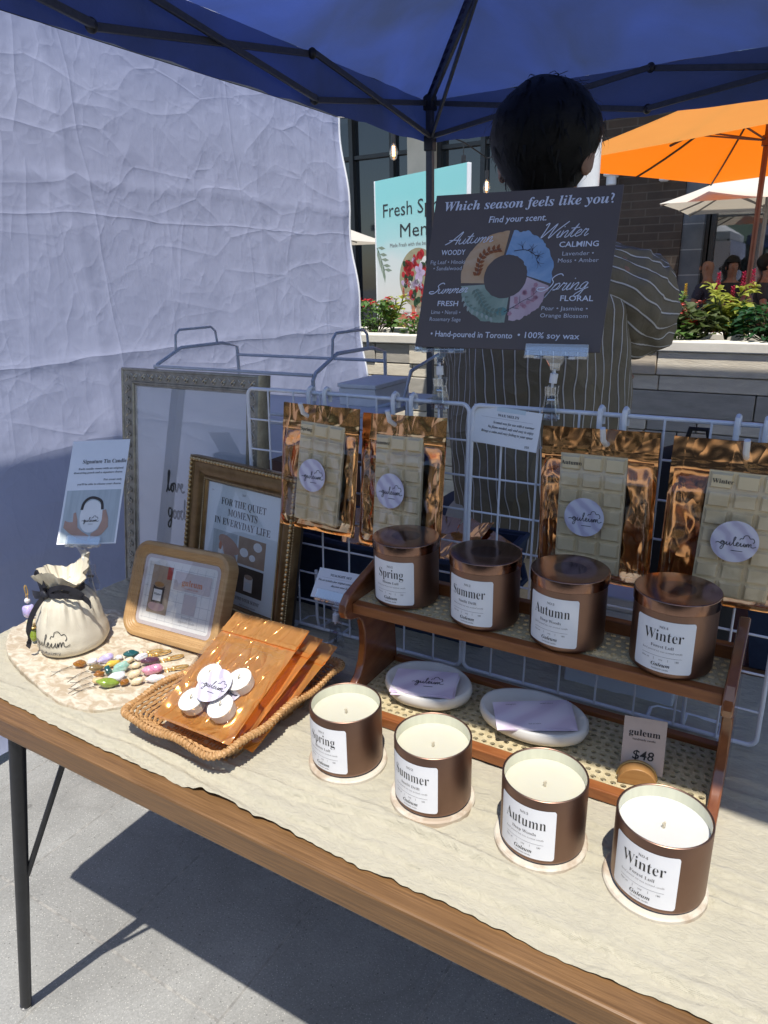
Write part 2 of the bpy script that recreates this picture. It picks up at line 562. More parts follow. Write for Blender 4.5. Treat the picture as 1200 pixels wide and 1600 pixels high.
# ================================================================== GROUND
def ground_mat():
    t = NT('concrete_pavers')
    v = t.coord()
    sp = t.n('SeparateXYZ')
    t.l(v, sp.inputs[0])
    def joint(axis, off):
        f = t.math('FRACT', t.math('MULTIPLY_ADD', sp.outputs[axis], 1 / .3325, off))
        return t.math('ABSOLUTE', t.math('SUBTRACT', f, .5))
    jx, jy = joint('X', .406 + .5 + 4), joint('Y', -.015 + .5 - 2 + 4)
    j = t.math('MINIMUM', jx, jy)
    line = t.math('LESS_THAN', j, .009)
    linex = t.math('LESS_THAN', jx, .006)
    fine = t.noise(v, 260, 3, .7)
    big = t.noise(v, 3.5, 5, .6)
    base = t.ramp(t.math('ADD', t.math('MULTIPLY', fine, .5), t.math('MULTIPLY', big, .5)), [(.3, (.21, .21, .20)), (.5, (.30, .30, .285)), (.72, (.43, .425, .405))])
    vo = t.n('TexVoronoi', Scale=170.0)
    t.l(v, vo.inputs['Vector'])
    chips = t.math('LESS_THAN', vo.outputs['Distance'], .17)
    base = t.mix(t.math('MULTIPLY', chips, .7), base, (.62, .60, .55))
    vd = t.n('TexVoronoi', Scale=60.0)
    t.l(v, vd.inputs['Vector'])
    base = t.mix(t.math('MULTIPLY', t.math('LESS_THAN', vd.outputs['Distance'], .10), .6), base, (.07, .068, .066))
    jc = t.ramp(t.noise(v, 60, 4), [(.4, (.16, .15, .14)), (.6, (.50, .47, .42))])
    base = t.mix(t.math('MULTIPLY', line, .45), base, jc)
    base = t.mix(t.math('MULTIPLY', linex, .38), base, (.20, .20, .19))
    stain = t.ramp(t.noise(v, 1.3, 4, .6, .8), [(.40, (1, 1, 1)), (.62, (.80, .79, .78)), (.75, (.60, .59, .58))])
    gum = t.n('TexVoronoi', Scale=3.1)
    t.l(v, gum.inputs['Vector'])
    base = t.mix(t.math('MULTIPLY', t.math('LESS_THAN', gum.outputs['Distance'], .055), .45), base, (.10, .098, .095))
    base = t.mix(t.math('MULTIPLY', t.crease(v, 1.1, .0022, 2, .5), .16), base, (.12, .115, .11))
    mm = t.n('Mix', _data_type='RGBA', _blend_type='MULTIPLY')
    mm.inputs[0].default_value = 1
    t.l(base, mm.inputs[6]); t.l(stain, mm.inputs[7])
    t.l(mm.outputs[2], t.b.inputs['Base Color'])
    t.set(Roughness=.9)
    t.bump(t.math('SUBTRACT', fine, t.math('MULTIPLY', line, .8)), .5, .003)
    return t.m
G = -.74
mb = MB()
N = 24
ex = [-70 + 140 * i / N for i in range(N + 1)]
mb.add([(x, y, G) for y in ex for x in ex], [(j * (N + 1) + i, j * (N + 1) + i + 1, (j + 1) * (N + 1) + i + 1, (j + 1) * (N + 1) + i) for j in range(N) for i in range(N)])
tag(mb.build('ground', ground_mat(), smooth=False), kind='structure')

# ================================================================== TABLE
TX0, TX1, TY0, TY1 = -1.215, .62, .478, 1.16
t = thing('display_table', 'long wooden display table with black metal hairpin legs under the candle display', 'table', (-.3, .82, G))
o = V((-.3, .82, G))
mb = MB()
mb.box((0, 0, .74 - .004 - .018), (TX1 - TX0, TY1 - TY0, .036))
top = mb.build('tabletop', M['wood'], t, smooth=False, bevel=.0028)
top.location.x = (TX0 + TX1) / 2 + .3
def leg(a, b, s0, s1):
    mb = MB()
    a, b = V(a) - o, V(b) - o
    mb.tube([a, b], [.0125, .0105], 14)
    lg = mb.build('leg', M['black_metal'], t)
    m2 = MB()
    d = (b - a).normalized()
    m2.tube([b - d * .001, b + d * .004, b + d * .007], [.0112, .0112, .008], 14)
    m2.build('foot_cap', M['chrome'], lg)
    m3 = MB()
    m3.tube([V(s0) - o, V(s1) - o], .0048, 8)
    m3.build('brace', M['black_metal'], lg)
leg((-.966, .5, -.04), (-1.150, .503, -.733), (-.905, .56, -.04), (-1.045, .507, -.365))
leg((-.966, 1.13, -.04), (-1.150, 1.13, -.733), (-.905, 1.07, -.04), (-1.045, 1.125, -.365))
leg((.40, .5, -.04), (.56, .503, -.733), (.34, .56, -.04), (.47, .507, -.365))
leg((.40, 1.13, -.04), (.56, 1.13, -.733), (.34, 1.07, -.04), (.47, 1.125, -.365))

# ------------------------------------------------------------------ cloth
def cloth_mat():
    t = NT('gauze_cloth')
    v = t.coord((1, 1, 1))
    vs = t.coord((46, 95, 40))
    f = t.noise(vs, 1.5, 5, .6, 1.2)
    t.l(t.ramp(f, [(.2, (.475, .435, .322)), (.5, (.535, .49, .366)), (.8, (.575, .53, .405))]), t.b.inputs['Base Color'])
    t.set(Roughness=.9)
    t.b.inputs['Sheen Weight'].default_value = .15
    wv = t.n('TexWave', Scale=420.0, _bands_direction='X', Distortion=1.5)
    wv2 = t.n('TexWave', Scale=420.0, _bands_direction='Y', Distortion=1.5)
    t.l(v, wv.inputs['Vector']); t.l(v, wv2.inputs['Vector'])
    vo = t.n('TexVoronoi', Scale=1.0)
    wp = t.n('Mix', _data_type='VECTOR')
    wp.inputs[0].default_value = .35
    nw = t.n('TexNoise', Scale=.5, Detail=3.0)
    vq = t.coord((55, 100, 40))
    t.l(vq, nw.inputs['Vector']); t.l(vq, wp.inputs[4])
    sc_ = t.n('VectorMath', _operation='SCALE'); sc_.inputs['Scale'].default_value = 5.0
    t.l(nw.outputs['Color'], sc_.inputs[0]); t.l(sc_.outputs[0], wp.inputs[5])
    t.l(wp.outputs[1], vo.inputs['Vector'])
    h = t.math('ADD', t.math('MULTIPLY', f, 1.3), t.math('MULTIPLY', t.math('ADD', wv.outputs['Fac'], wv2.outputs['Fac']), .08))
    h = t.math('ADD', h, t.math('MULTIPLY', vo.outputs['Distance'], .8))
    t.bump(h, .75, .0045)
    return t.m
M['cloth'] = cloth_mat()
def cloth_pt(u, v):
    x = -1.262 + (1.262 + .60) * u
    e0 = .505 + .0085 * nz(x * 9, 1.3) + .0048 * nz(x * 27, 4.) + .0028 * nz(x * 80, 9.)
    y1 = 1.05 + .03 * nz(x * 4, 7) + .07 * sm(-.35, .0, x) - .03 * sm(-.2, -.9, x)
    y = e0 + (y1 - e0) * v
    wx, wy = x + .012 * nz(x * 14, y * 14, 31), y + .012 * nz(x * 12, y * 16, 37)
    r1 = 1 - 2.6 * abs(nz(wx * 12, wy * 30, 2))
    r2 = 1 - 2.6 * abs(nz(wx * 34, wy * 62, 6))
    r3 = nz(wx * 75, wy * 120, 8)
    am = .75 + .6 * nz(x * 4, y * 7, 41)
    z = -.0022 + (.0017 * r1 + .0011 * r2) * am + .0007 * r3
    z += .0010 * math.exp(-abs(nz(x * 2.2 + 3, y * 9 + .8 * nz(x * 5, y * 5), 14)) / .035) * max(0, nz(x * 3, y * 6, 17) + .1)
    for k in range(13):            # long soft folds left by the way the cloth was thrown
        yk = .518 + .034 * k + .020 * nz(x * 1.3, k * 7.7) + .010 * nz(x * 5, k * 3.1) + .003 * nz(x * 16, k) + (.05 * (x + .5) * math.sin(k * 2.4))
        on = min(1, max(0, nz(x * 2.1 + k * 5.3, k * 1.9) * 2.2 + .38))
        dd = y - yk
        z += on * (.0068 if k < 3 else .0044) * (math.exp(-(dd / (.0042 if k % 2 else .0065)) ** 2) - .35 * math.exp(-((dd + .009) / .006) ** 2))
    fold = .529 + .008 * nz(x * 5, 2.2) + .005 * nz(x * 17, 3.1)
    z += .0068 * sm(fold - .0025, fold + .002, y) * min(1, max(.2, .7 + 1.2 * nz(x * 3, 11)))
    z += .0032 * math.exp(-((y - fold - .005) / .005) ** 2) * max(0, nz(x * 11, 5.5) + .35)
    hem = e0 + .004
    z += .0016 * math.exp(-((y - hem) / .003) ** 2) * (1 + nz(x * 40, 3))
    z = max(z, -.0036)
    edge = TX0 + .001
    if x < edge:
        ex = edge - x
        lim = .03 + .014 * nz(y * 14, 3) + .008 * nz(y * 40, 1)
        ex = ex / .047 * lim
        x = edge - .006 * (1 - math.exp(-ex / .004)) - .004 * abs(nz(y * 22, 5)) * ex / .03
        z = -.001 - ex
    return (x, y, z)
mb = MB()
mb.sheet(cloth_pt, 760, 290)
tag(mb.build('tablecloth', M['cloth'], auto=180), 'cream crinkled gauze cloth with ragged front edge spread over the wooden table', 'tablecloth')

# ================================================================== CANDLES
CR_, OH = .046, .082
def jar_print(season, sub, no):
    P = Print()
    w2, h2 = .0335, .0315
    P.rrect(-w2, -h2, w2, h2, .003, 0, 0, 14)
    P.text('NO.' + no, 0, .0222, .0042, 2, 'bold')
    P.text(season, 0, .0070, .0190, 1, 'bold', offset=-.0125, width=.047 if season in ('Summer', 'Autumn') else (.043 if season == 'Winter' else .038), res=3)
    P.text(sub, 0, -.0015, .0052, 2, 'bold', offset=-.004)
    P.text('hand poured soy wax scented candle', 0, -.0066, .0029, 2, 'italic', width=.044)
    P.rect(-.022, -.0122, .022, -.0119, 2, 2, 8)
    P.text('Net wt', -.017, -.0168, .0030, 2)
    P.text('soy', 0, -.0168, .0030, 2)
    P.text('180', .017, -.0168, .0030, 2)
    P.rect(-.0078, -.0172, -.0075, -.0142, 2, 2)
    P.rect(.0075, -.0172, .0078, -.0142, 2, 2)
    P.text('Guleum', 0, -.0245, .0064, 1, 'bolditalic')
    P.text('handmade candle', 0, -.0285, .0026, 2)
    return P
SEASONS = [('Spring', 'Bloom Lull', '1'), ('Summer', 'Sunlit Drift', '2'), ('Autumn', 'Deep Woods', '3'), ('Winter', 'Forest Lull', '4')]
def label_mesh(season, sub, no, zc, ang):
    mb = MB()
    P = jar_print(season, sub, no)
    def fn(x, y, h):
        a = ang + x / CR_
        r = CR_ + .00045 + h * .7
        return (r * math.sin(a), -r * math.cos(a), zc + y)
    P.emit(mb, fn)
    return mb
def arc(r0, z0, rr, a0, a1, n=5):
    return [(r0 + rr * math.cos(a0 + (a1 - a0) * i / n), z0 + rr * math.sin(a0 + (a1 - a0) * i / n)) for i in range(n + 1)]
def open_jar_parts(root, wax_mat):
    mb = MB()
    R = CR_
    wz = OH - .0155
    prof = [(.001, .0)] + arc(R - .006, .006, .006, -PI / 2, 0) + [(R, .03), (R, OH - .0012)] + arc(R - .0012, OH - .0012, .0012, 0, PI, 5)[1:] + [(R - .0026, wz - .006)]
    mis = [0] * (len(prof) - 2) + [1]
    mb.lathe(prof, 72, 0, cap0=True, cap1=False, mis=mis)
    jar = mb.build('jar', [M['bronze'], M['jar_inner']], root)
    mb = MB()
    rw = R - .0027
    wp = [(.0012, wz - .0012), (.004, wz - .0013), (.012, wz - .0004), (.03, wz - .0004), (rw - .003, wz + .0002), (rw, wz + .0012)]
    vs = []
    mb.lathe([(rw, wz - .008)] + wp[::-1], 64, 0, cap0=False, cap1=True)
    mb.build('wax', wax_mat, root)
    mb = MB()
    mb.tube([(0, 0, wz - .002), (.0004, 0, wz + .003), (.0012, .0003, wz + .0058)], [.0016, .0015, .0011], 8)
    mb.tube([(.0012, -.0008, wz + .001), (-.0008, -.0009, wz + .0046)], .001, 6)
    mb.build('wick', M['wick'], root)
OPEN = [(-.4513, .6416), (-.3229, .6346), (-.1858, .6322), (-.0631, .6309)]
ODESC = ['leftmost open bronze candle whose label reads Spring on a stone coaster', 'open bronze candle labelled Summer between the open Spring and Autumn ones',
         'open bronze candle labelled Autumn in the front row on a stone coaster', 'nearest open candle, white wax, label reading Winter on a stone coaster']
CDESC = ['round travertine coaster under the open Spring candle', 'round travertine coaster under the open Summer candle', 'round travertine coaster under the open Autumn candle', 'round travertine coaster under the open Winter candle']
proto = None
proto_c = None
for i, (x, y) in enumerate(OPEN):
    c = thing('jar_candle', ODESC[i], 'candle', (x, y, .0105), group='open candles in the front row')
    open_jar_parts(c, M['wax_white'] if i == 3 else M['wax'])
    label_mesh(*SEASONS[i], .0395, rad((-8, -8, -8, -12)[i])).build('label', [M['label'], M['ink'], M['ink_grey']], c)
    mb = MB()
    rr = .0515
    prof = [(rr - .002, -.001), (rr, .001), (rr, .008), (rr - .0016, .0098), (rr - .006, .010)]
    mb.lathe(prof, 64)
    for k, q in enumerate(mb.v):
        a = math.atan2(q[1], q[0])
        d = 1 + .006 * nz(math.cos(a) * 4 + i * 9, math.sin(a) * 4, q[2] * 90)
        mb.v[k] = (q[0] * d, q[1] * d, q[2])
    co = mb.build('coaster', M['travertine'])
    co.location = (x - .0008 * i, y + .0005, .0003)
    co.rotation_euler.z = i * 1.7
    tag(co, CDESC[i], 'coaster', 'stone coasters under the open candles')

LID = [(-.4549, .811), (-.3326, .8047), (-.22, .802), (-.0959, .8015)]
LZ = .1683
LDESC = ['lidded bronze candle with Spring label at the left end of the upper shelf', 'lidded bronze candle with Summer label on the upper shelf', 'lidded bronze candle with Autumn label on the upper shelf', 'lidded bronze candle with Winter label at the right end of the upper shelf']
for i, (x, y) in enumerate(LID):
    c = thing('jar_candle', LDESC[i], 'candle', (x, y, LZ), group='lidded candles on the upper shelf')
    mb = MB()
    R = CR_
    mb.lathe([(.001, 0)] + arc(R - .006, .006, .006, -PI / 2, 0) + [(R, .03), (R, .0795), (R - .003, .0797)], 72, 0)
    mb.build('jar', M['bronze'], c)
    mb = MB()
    RL = R + .0014
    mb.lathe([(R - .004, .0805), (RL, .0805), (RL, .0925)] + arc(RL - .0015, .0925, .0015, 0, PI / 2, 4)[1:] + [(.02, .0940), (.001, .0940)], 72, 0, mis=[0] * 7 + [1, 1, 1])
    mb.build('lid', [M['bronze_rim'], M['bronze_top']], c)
    label_mesh(*SEASONS[i], .040, rad((0, -6, -10, -5)[i])).build('label', [M['label'], M['ink'], M['ink_grey']], c)

# ================================================================== TWO-TIER RISER
r = thing('shelf_riser', 'two tier wooden riser with perforated cane shelves and curved lacquered side panels', 'display riser', (-.272, .80, 0))
ro = V((-.272, .80, 0))
SIDE = [(.722, 0), (.722, .016), (.728, .021), (.752, .030), (.770, .044), (.781, .062), (.787, .085), (.787, .110), (.782, .128), (.770, .139),
        (.752, .144), (.741, .150), (.737, .160), (.740, .171), (.752, .182), (.80, .197), (.864, .215), (.870, .212), (.874, .12), (.878, .06), (.882, 0)]
for sx, x0, x1 in ((-1, -.525, -.5125), (1, -.0325, -.020)):
    mb = MB()
    mb.prism([(y - ro.y, z) for y, z in SIDE], x0 - ro.x, x1 - ro.x, axis='X')
    mb.build('side_panel', M['riser_side'], r, smooth=True, bevel=.0022, seg=3, auto=25)
def cane_panel(x0, x1, y0, y1, z, th, name, nxh, nyh):
    """perforated plate: a grid of cells each with a round hole"""
    mb = MB()
    cw, ch = (x1 - x0) / nxh, (y1 - y0) / nyh
    seg = 12
    hr = min(cw, ch) * .27
    for j in range(nyh):
        for i in range(nxh):
            cx, cy = x0 + (i + .5) * cw, y0 + (j + .5) * ch
            hx = cx + (.12 * cw if j % 2 else -.12 * cw)
            inn, out, inl = [], [], []
            for k in range(seg):
                a = 2 * PI * (k + .5) / seg
                ca, sa = math.cos(a), math.sin(a)
                m_ = max(abs(ca), abs(sa))
                inn.append((hx + hr * ca * 1.15, cy + hr * sa, z))
                inl.append((hx + hr * ca * 1.15, cy + hr * sa, z - th))
                out.append((cx + cw / 2 * ca / m_, cy + ch / 2 * sa / m_, z))
            out = [(round(p[0], 6), round(p[1], 6), p[2]) for p in out]
            vs = inn + out + inl
            fs = []
            for k in range(seg):
                k2 = (k + 1) % seg
                fs.append((k, seg + k, seg + k2, k2))
                fs.append((2 * seg + k, k, k2, 2 * seg + k2))
            # corner fillers
            base = len(vs)
            for qx, qy in ((1, 1), (-1, 1), (-1, -1), (1, -1)):
                vs.append((cx + qx * cw / 2, cy + qy * ch / 2, z))
            for q, k in enumerate((1, 4, 7, 10)):
                fs.append((seg + k, base + q, seg + (k + 1) % seg))
            mb.add(vs, fs)
    return mb
for nm, z, y0, y1, fw in (('upper_shelf', .1683, .7555, .853, .0155), ('lower_shelf', .0205, .7235, .882, .0165)):
    mb = MB()
    x0, x1 = -.5122 - ro.x, -.0328 - ro.x
    a, b = y0 - ro.y, y1 - ro.y
    mb.box(((x0 + x1) / 2, a + fw / 2, z - .0075 - .0003), (x1 - x0, fw, .015))
    mb.box(((x0 + x1) / 2, b - .006, z - .0075 + (.010 if nm[0] == 'u' else .003)), (x1 - x0, .012, .028 if nm[0] == 'u' else .022))
    sh = mb.build(nm, M['riser_wood'], r, smooth=False, bevel=.0014)
    cp = cane_panel(x0, x1, a + fw, b - .012, z - .001, .003, 'cane', 40, 6 if nm[0] == 'u' else 11)
    cp.build('cane_panel', M['cane'], sh, smooth=False)

# ------------------------------------------------------------------ dishes, cards, price tag
for i, (cx, cy, rx, ry, rot) in enumerate([(-.4185, .8075, .066, .053, -.12), (-.2585, .8065, .073, .053, -.06)]):
    mb = MB()
    n = 56
    def ring(f, z, wob=0.):
        return f, z
    prof = [(.62, .001), (.80, .002), (.95, .008), (1.0, .016), (.985, .0225), (.955, .0255), (.90, .0245), (.82, .0215), (.5, .0195), (.02, .019)]
    mb.lathe([(f, z) for f, z in prof], n)
    for k, q in enumerate(mb.v):
        a = math.atan2(q[1], q[0])
        wob = 1 + .035 * math.sin(2 * a + i) + .02 * nz(math.cos(a) * 2 + 7 * i, math.sin(a) * 2)
        mb.v[k] = (q[0] * rx * wob, q[1] * ry * wob, q[2] + .0012 * nz(math.cos(a) * 2, math.sin(a) * 2, 3 + i))
    d = mb.build('dish', M['ceramic'], auto=180)
    d.location = (cx, cy, .0203)
    d.rotation_euler.z = rot
    tag(d, ['shallow oval cream dish holding lilac cards with a cursive logo, left on the lower shelf', 'shallow oval cream dish holding the wide lilac cards, right on the lower shelf'][i], 'dish', 'ceramic dishes on the lower shelf')
def biz_card(name, loc, rz, tilt, w_, h_, label, P=None, grp=None):
    mb = MB()
    mb.box((0, 0, 0), (w_, h_, .0005))
    if P:
        P.emit(mb, lambda x, y, h: (x, y, .00032 + h))
    o = mb.build(name, [M['lilac_card'], M['ink'], M['ink_grey']], smooth=False)
    o.location = loc
    o.rotation_euler = (tilt[0], tilt[1], rz)
    return tag(o, label, 'card', grp)
P1 = Print(); logo(P1, .006, -.004, .042, 1)
for k in range(4):
    biz_card('business_card', (-.4150 - .0012 * k + .0008 * (k % 2), .7905 + .001 * k, .0468 + .0009 * k), .255 - .03 * (3 - k) * (1 if k % 2 else -.6), (rad(7), rad(-3)), .092, .052,
             ['lilac business card at the bottom of the left dish stack', 'lilac business card second from the bottom in the left dish', 'lilac business card directly under the logo card in the left dish', 'lilac business card with cursive cloud logo on top of the left dish'][k],
             P1 if k == 3 else None, 'lilac cards in the left dish')
P2 = Print()
P2.text('instagram', -.026, .0205, .0036, 2); P2.text('smart store', .022, .0205, .0036, 2)
P2.text('find us online', -.0, -.019, .003, 2)
for k in range(3):
    biz_card('business_card', (-.2545 + .0022 * (2 - k), .7930 - .0006 * k, .0468 + .0009 * k), .50 - .02 * (2 - k), (rad(6), rad(-2)), .100, .0555,
             ['lilac card lowest of the wide card stack in the right dish', 'lilac card in the middle of the wide card stack in the right dish', 'wide lilac card with small lines of print on top of the right dish'][k], P2 if k == 2 else None, 'lilac cards in the right dish')
t = thing('price_holder', 'small half round wood and brass holder gripping the blush price card', 'card holder', (-.112, .762, .0205), (0, 0, .22))
mb = MB()
pts = [(.0225 * math.cos(a), .0225 * math.sin(a)) for a in [PI * i / 20 for i in range(21)]]
mb.prism(pts, -.0095, .0045, axis='Y')
mb.build('holder_front', M['amber_wood'], t, bevel=.0008)
mb = MB()
pts2 = [(.0238 * math.cos(a), .0238 * math.sin(a)) for a in [PI * i / 20 for i in range(21)]]
mb.prism(pts2, .0047, .0085, axis='Y')
mb.build('holder_back', M['brass'], t, bevel=.0006)
mb = MB()
P = Print()
P.rect(-.0245, 0, .0245, .070, 0, 0)
P.text('guleum', 0, .0475, .0115, 1, 'bold', offset=.0)
P.text('handmade candle', 0, .0415, .0038, 1)
P.text('$48', .0005, .0175, .0165, 1, offset=.009, shear=.10)
P.emit(mb, flat)
mb.box((0, .0004, .035), (.049, .0006, .070), 0)
pc = mb.build('price_card', [M['kraft'], M['ink']], smooth=False)
pc.matrix_world = posed(-.110, .7755, .0225, .20, .20, 0)
tag(pc, 'blush price card with handwritten $48 standing in the half round holder', 'price card')

# ================================================================== STONE SLAB WITH CHARMS AND POUCH
SL = [(-1.198, .690), (-1.187, .646), (-1.155, .612), (-1.107, .585), (-1.05, .567), (-.992, .553), (-.94, .541), (-.891, .535), (-.85, .541), (-.820, .560), (-.803, .592), (-.797, .64), (-.800, .70), (-.815, .738), (-.85, .765),
      (-.914, .790), (-.99, .800), (-1.06, .795), (-1.12, .782), (-1.17, .760), (-1.193, .728)]
def smooth_loop(pts, sub=4):
    out = []
    k = len(pts)
    for i in range(k):
        p0, p1, p2, p3 = pts[i - 1], pts[i], pts[(i + 1) % k], pts[(i + 2) % k]
        for j in range(sub):
            t = j / sub
            out.append(tuple(.5 * (2 * p1[d] + (p2[d] - p0[d]) * t + (2 * p0[d] - 5 * p1[d] + 4 * p2[d] - p3[d]) * t * t + (3 * p1[d] - p0[d] - 3 * p2[d] + p3[d]) * t ** 3) for d in range(len(p1))))
    return out
def offset_rings(outline, spec, mb, mi=0):
    """stack of scaled outlines closed on top: spec = [(inset metres, z)]"""
    k = len(outline)
    cx, cy = sum(p[0] for p in outline) / k, sum(p[1] for p in outline) / k
    vs, fs = [], []
    for ins, z in spec:
        for x, y in outline:
            d = math.hypot(x - cx, y - cy)
            f = (d - ins) / d
            vs.append((cx + (x - cx) * f, cy + (y - cy) * f, z))
    for j in range(len(spec) - 1):
        for i in range(k):
            i2 = (i + 1) % k
            fs.append((j * k + i, j * k + i2, (j + 1) * k + i2, (j + 1) * k + i))
    fs.append(tuple((len(spec) - 1) * k + i for i in range(k)))
    mb.add(vs, fs, mi)
mb = MB()
ol = [(x + .0018 * nz(x * 60, y * 60, 1), y + .0018 * nz(x * 60, y * 60, 7)) for x, y in smooth_loop(SL, 6)]
offset_rings([(x + 1.0, y - .66) for x, y in ol], [(.001, 0), (0, .002), (0, .0105), (.0012, .012), (.004, .0125)], mb)
sl_ = mb.build('stone_board', M['slab'])
sl_.location = (-1.0, .66, 0)
tag(sl_, 'cream travertine board with rounded corners under the drawstring pouch and gemstone charms', 'stone board')

# pouch ------------------------------------------------------------
pz = .0125
t = thing('drawstring_pouch', 'cream cotton drawstring pouch printed with a cursive cloud logo standing on the stone board', 'pouch', (-1.035, .664, pz), (0, 0, .25))
PSEC = [(.000, .050), (.004, .058), (.012, .0625), (.03, .0615), (.05, .057), (.07, .0515), (.085, .046), (.097, .037), (.104, .029), (.108, .026), (.112, .027), (.120, .034), (.130, .042), (.140, .047)]
def pouch_r(a, z):
    for i in range(len(PSEC) - 1):
        if PSEC[i][0] <= z <= PSEC[i + 1][0]:
            q = (z - PSEC[i][0]) / (PSEC[i + 1][0] - PSEC[i][0])
            q = q * q * (3 - 2 * q) if i > 2 else q
            r0 = PSEC[i][1] + (PSEC[i + 1][1] - PSEC[i][1]) * q
            break
    else:
        r0 = PSEC[-1][1]
    gather = sm(.045, .10, z)
    fr = gather * (.075 * math.sin(13 * a + 2 * nz(math.cos(a), math.sin(a), 2)) + .05 * math.sin(23 * a + 1))
    soft = .055 * nz(math.cos(a) * 1.6, math.sin(a) * 1.6, z * 26) + .02 * nz(math.cos(a) * 4, math.sin(a) * 4, z * 60)
    k = 1 + fr + soft * (1 - .3 * gather)
    ex = .93 + .07 * math.cos(2 * a)
    return r0 * k * ex
def pouch_pt(a, z, h=0.):
    r_ = pouch_r(a, z) + h
    dz = 0
    if z > .112:
        dz = (z - .112) * (.35 * math.sin(2 * a + 2.4) + .35 * math.sin(3 * a + .5))
    return (r_ * math.sin(a), -r_ * math.cos(a), z + dz)
mb = MB()
na = 120
zs = [0, .002, .004, .008, .012, .018, .025, .032, .04, .048, .056, .064, .072, .079, .085, .09, .095, .1, .104, .108, .112, .117, .123, .130, .136, .140]
vs = [pouch_pt(2 * PI * i / na, z) for z in zs for i in range(na)]
fs = [(j * na + i, j * na + (i + 1) % na, (j + 1) * na + (i + 1) % na, (j + 1) * na + i) for j in range(len(zs) - 1) for i in range(na)]
fs.append(tuple(range(na - 1, -1, -1)))
mb.add(vs, fs, 0)
# inside of the frilled mouth
vs = [pouch_pt(2 * PI * i / na, z, -.0012) for z in (.140, .130, .120, .110) for i in range(na)]
fs = [(j * na + i, j * na + (i + 1) % na, (j + 1) * na + (i + 1) % na, (j + 1) * na + i) for j in range(3) for i in range(na)]
fs.append(tuple(3 * na + i for i in range(na)))
mb.add(vs, fs, 0)
P = Print()
logo(P, .004, .026, .070, 1, t=.0085)
P.text('candle factory', -.002, .0115, .0092, 2, width=.056)
P.emit(mb, lambda x, y, h: pouch_pt(x / .062 - .06, y, .0006 + h))
mb.build('pouch_body', [M['canvas'], M['ink'], M['ink_grey']], t, auto=180)
def ribbon(pts, wd, up=None):
    mb = MB()
    pts = [V(p) for p in pts]
    q = []
    Pp = [pts[0]] + pts + [pts[-1]]
    for i in range(1, len(Pp) - 2):
        for s_ in (0, .2, .4, .6, .8):
            p0, p1, p2, p3 = Pp[i - 1], Pp[i], Pp[i + 1], Pp[i + 2]
            q.append(.5 * (2 * p1 + (p2 - p0) * s_ + (2 * p0 - 5 * p1 + 4 * p2 - p3) * s_ ** 2 + (3 * p1 - p0 - 3 * p2 + p3) * s_ ** 3))
    q.append(pts[-1])
    vs, fs = [], []
    k = len(q)
    for i, p in enumerate(q):
        d = (q[min(k - 1, i + 1)] - q[max(0, i - 1)]).normalized()
        u = V(up) if up else V((0, 0, 1))
        s_ = (u - d * u.dot(d))
        s_ = s_.normalized() if s_.length > .15 else V((0, -1, 0)).cross(d).normalized()
        nrm = d.cross(s_) * .0005
        for e, g in ((-1, -1), (1, -1), (1, 1), (-1, 1)):
            vs.append(p + s_ * wd / 2 * e + nrm * g)
    for i in range(k - 1):
        for e in range(4):
            e2 = (e + 1) % 4
            fs.append((i * 4 + e, i * 4 + e2, (i + 1) * 4 + e2, (i + 1) * 4 + e))
    fs += [(3, 2, 1, 0), tuple((k - 1) * 4 + e for e in range(4))]
    mb.add(vs, fs)
    return mb
rb = MB()
for src in (
    [(.030 * math.sin(a), -.030 * math.cos(a), .1075 + .002 * math.sin(2 * a)) for a in [2 * PI * i / 14 for i in range(15)]],
    [(-.010, -.033, .108), (-.006, -.038, .122), (-.014, -.036, .140), (-.020, -.033, .146), (-.022, -.034, .136), (-.014, -.037, .118), (-.010, -.035, .108)],
    [(-.010, -.034, .109), (.010, -.038, .121), (.030, -.036, .125), (.046, -.028, .116), (.052, -.022, .103), (.030, -.036, .110), (.008, -.038, .108), (-.010, -.034, .108)],
    [(-.010, -.034, .108), (-.026, -.034, .107), (-.044, -.026, .103), (-.052, -.018, .098), (-.036, -.030, .099), (-.010, -.034, .107)],
    [(-.010, -.035, .107), (-.020, -.046, .092), (-.032, -.052, .070), (-.038, -.056, .048), (-.037, -.060, .030), (-.042, -.060, .019)],
    [(.038, -.033, .117), (.050, -.024, .107), (.058, -.018, .094), (.063, -.020, .084)]):
    m_ = ribbon(src, .0085)
    rb.add(m_.v, m_.f)
rb.blob((-.010, -.036, .108), (.0075, .006, .0075), wob=.3)
rb.build('ribbon_bow', M['ribbon'], t)

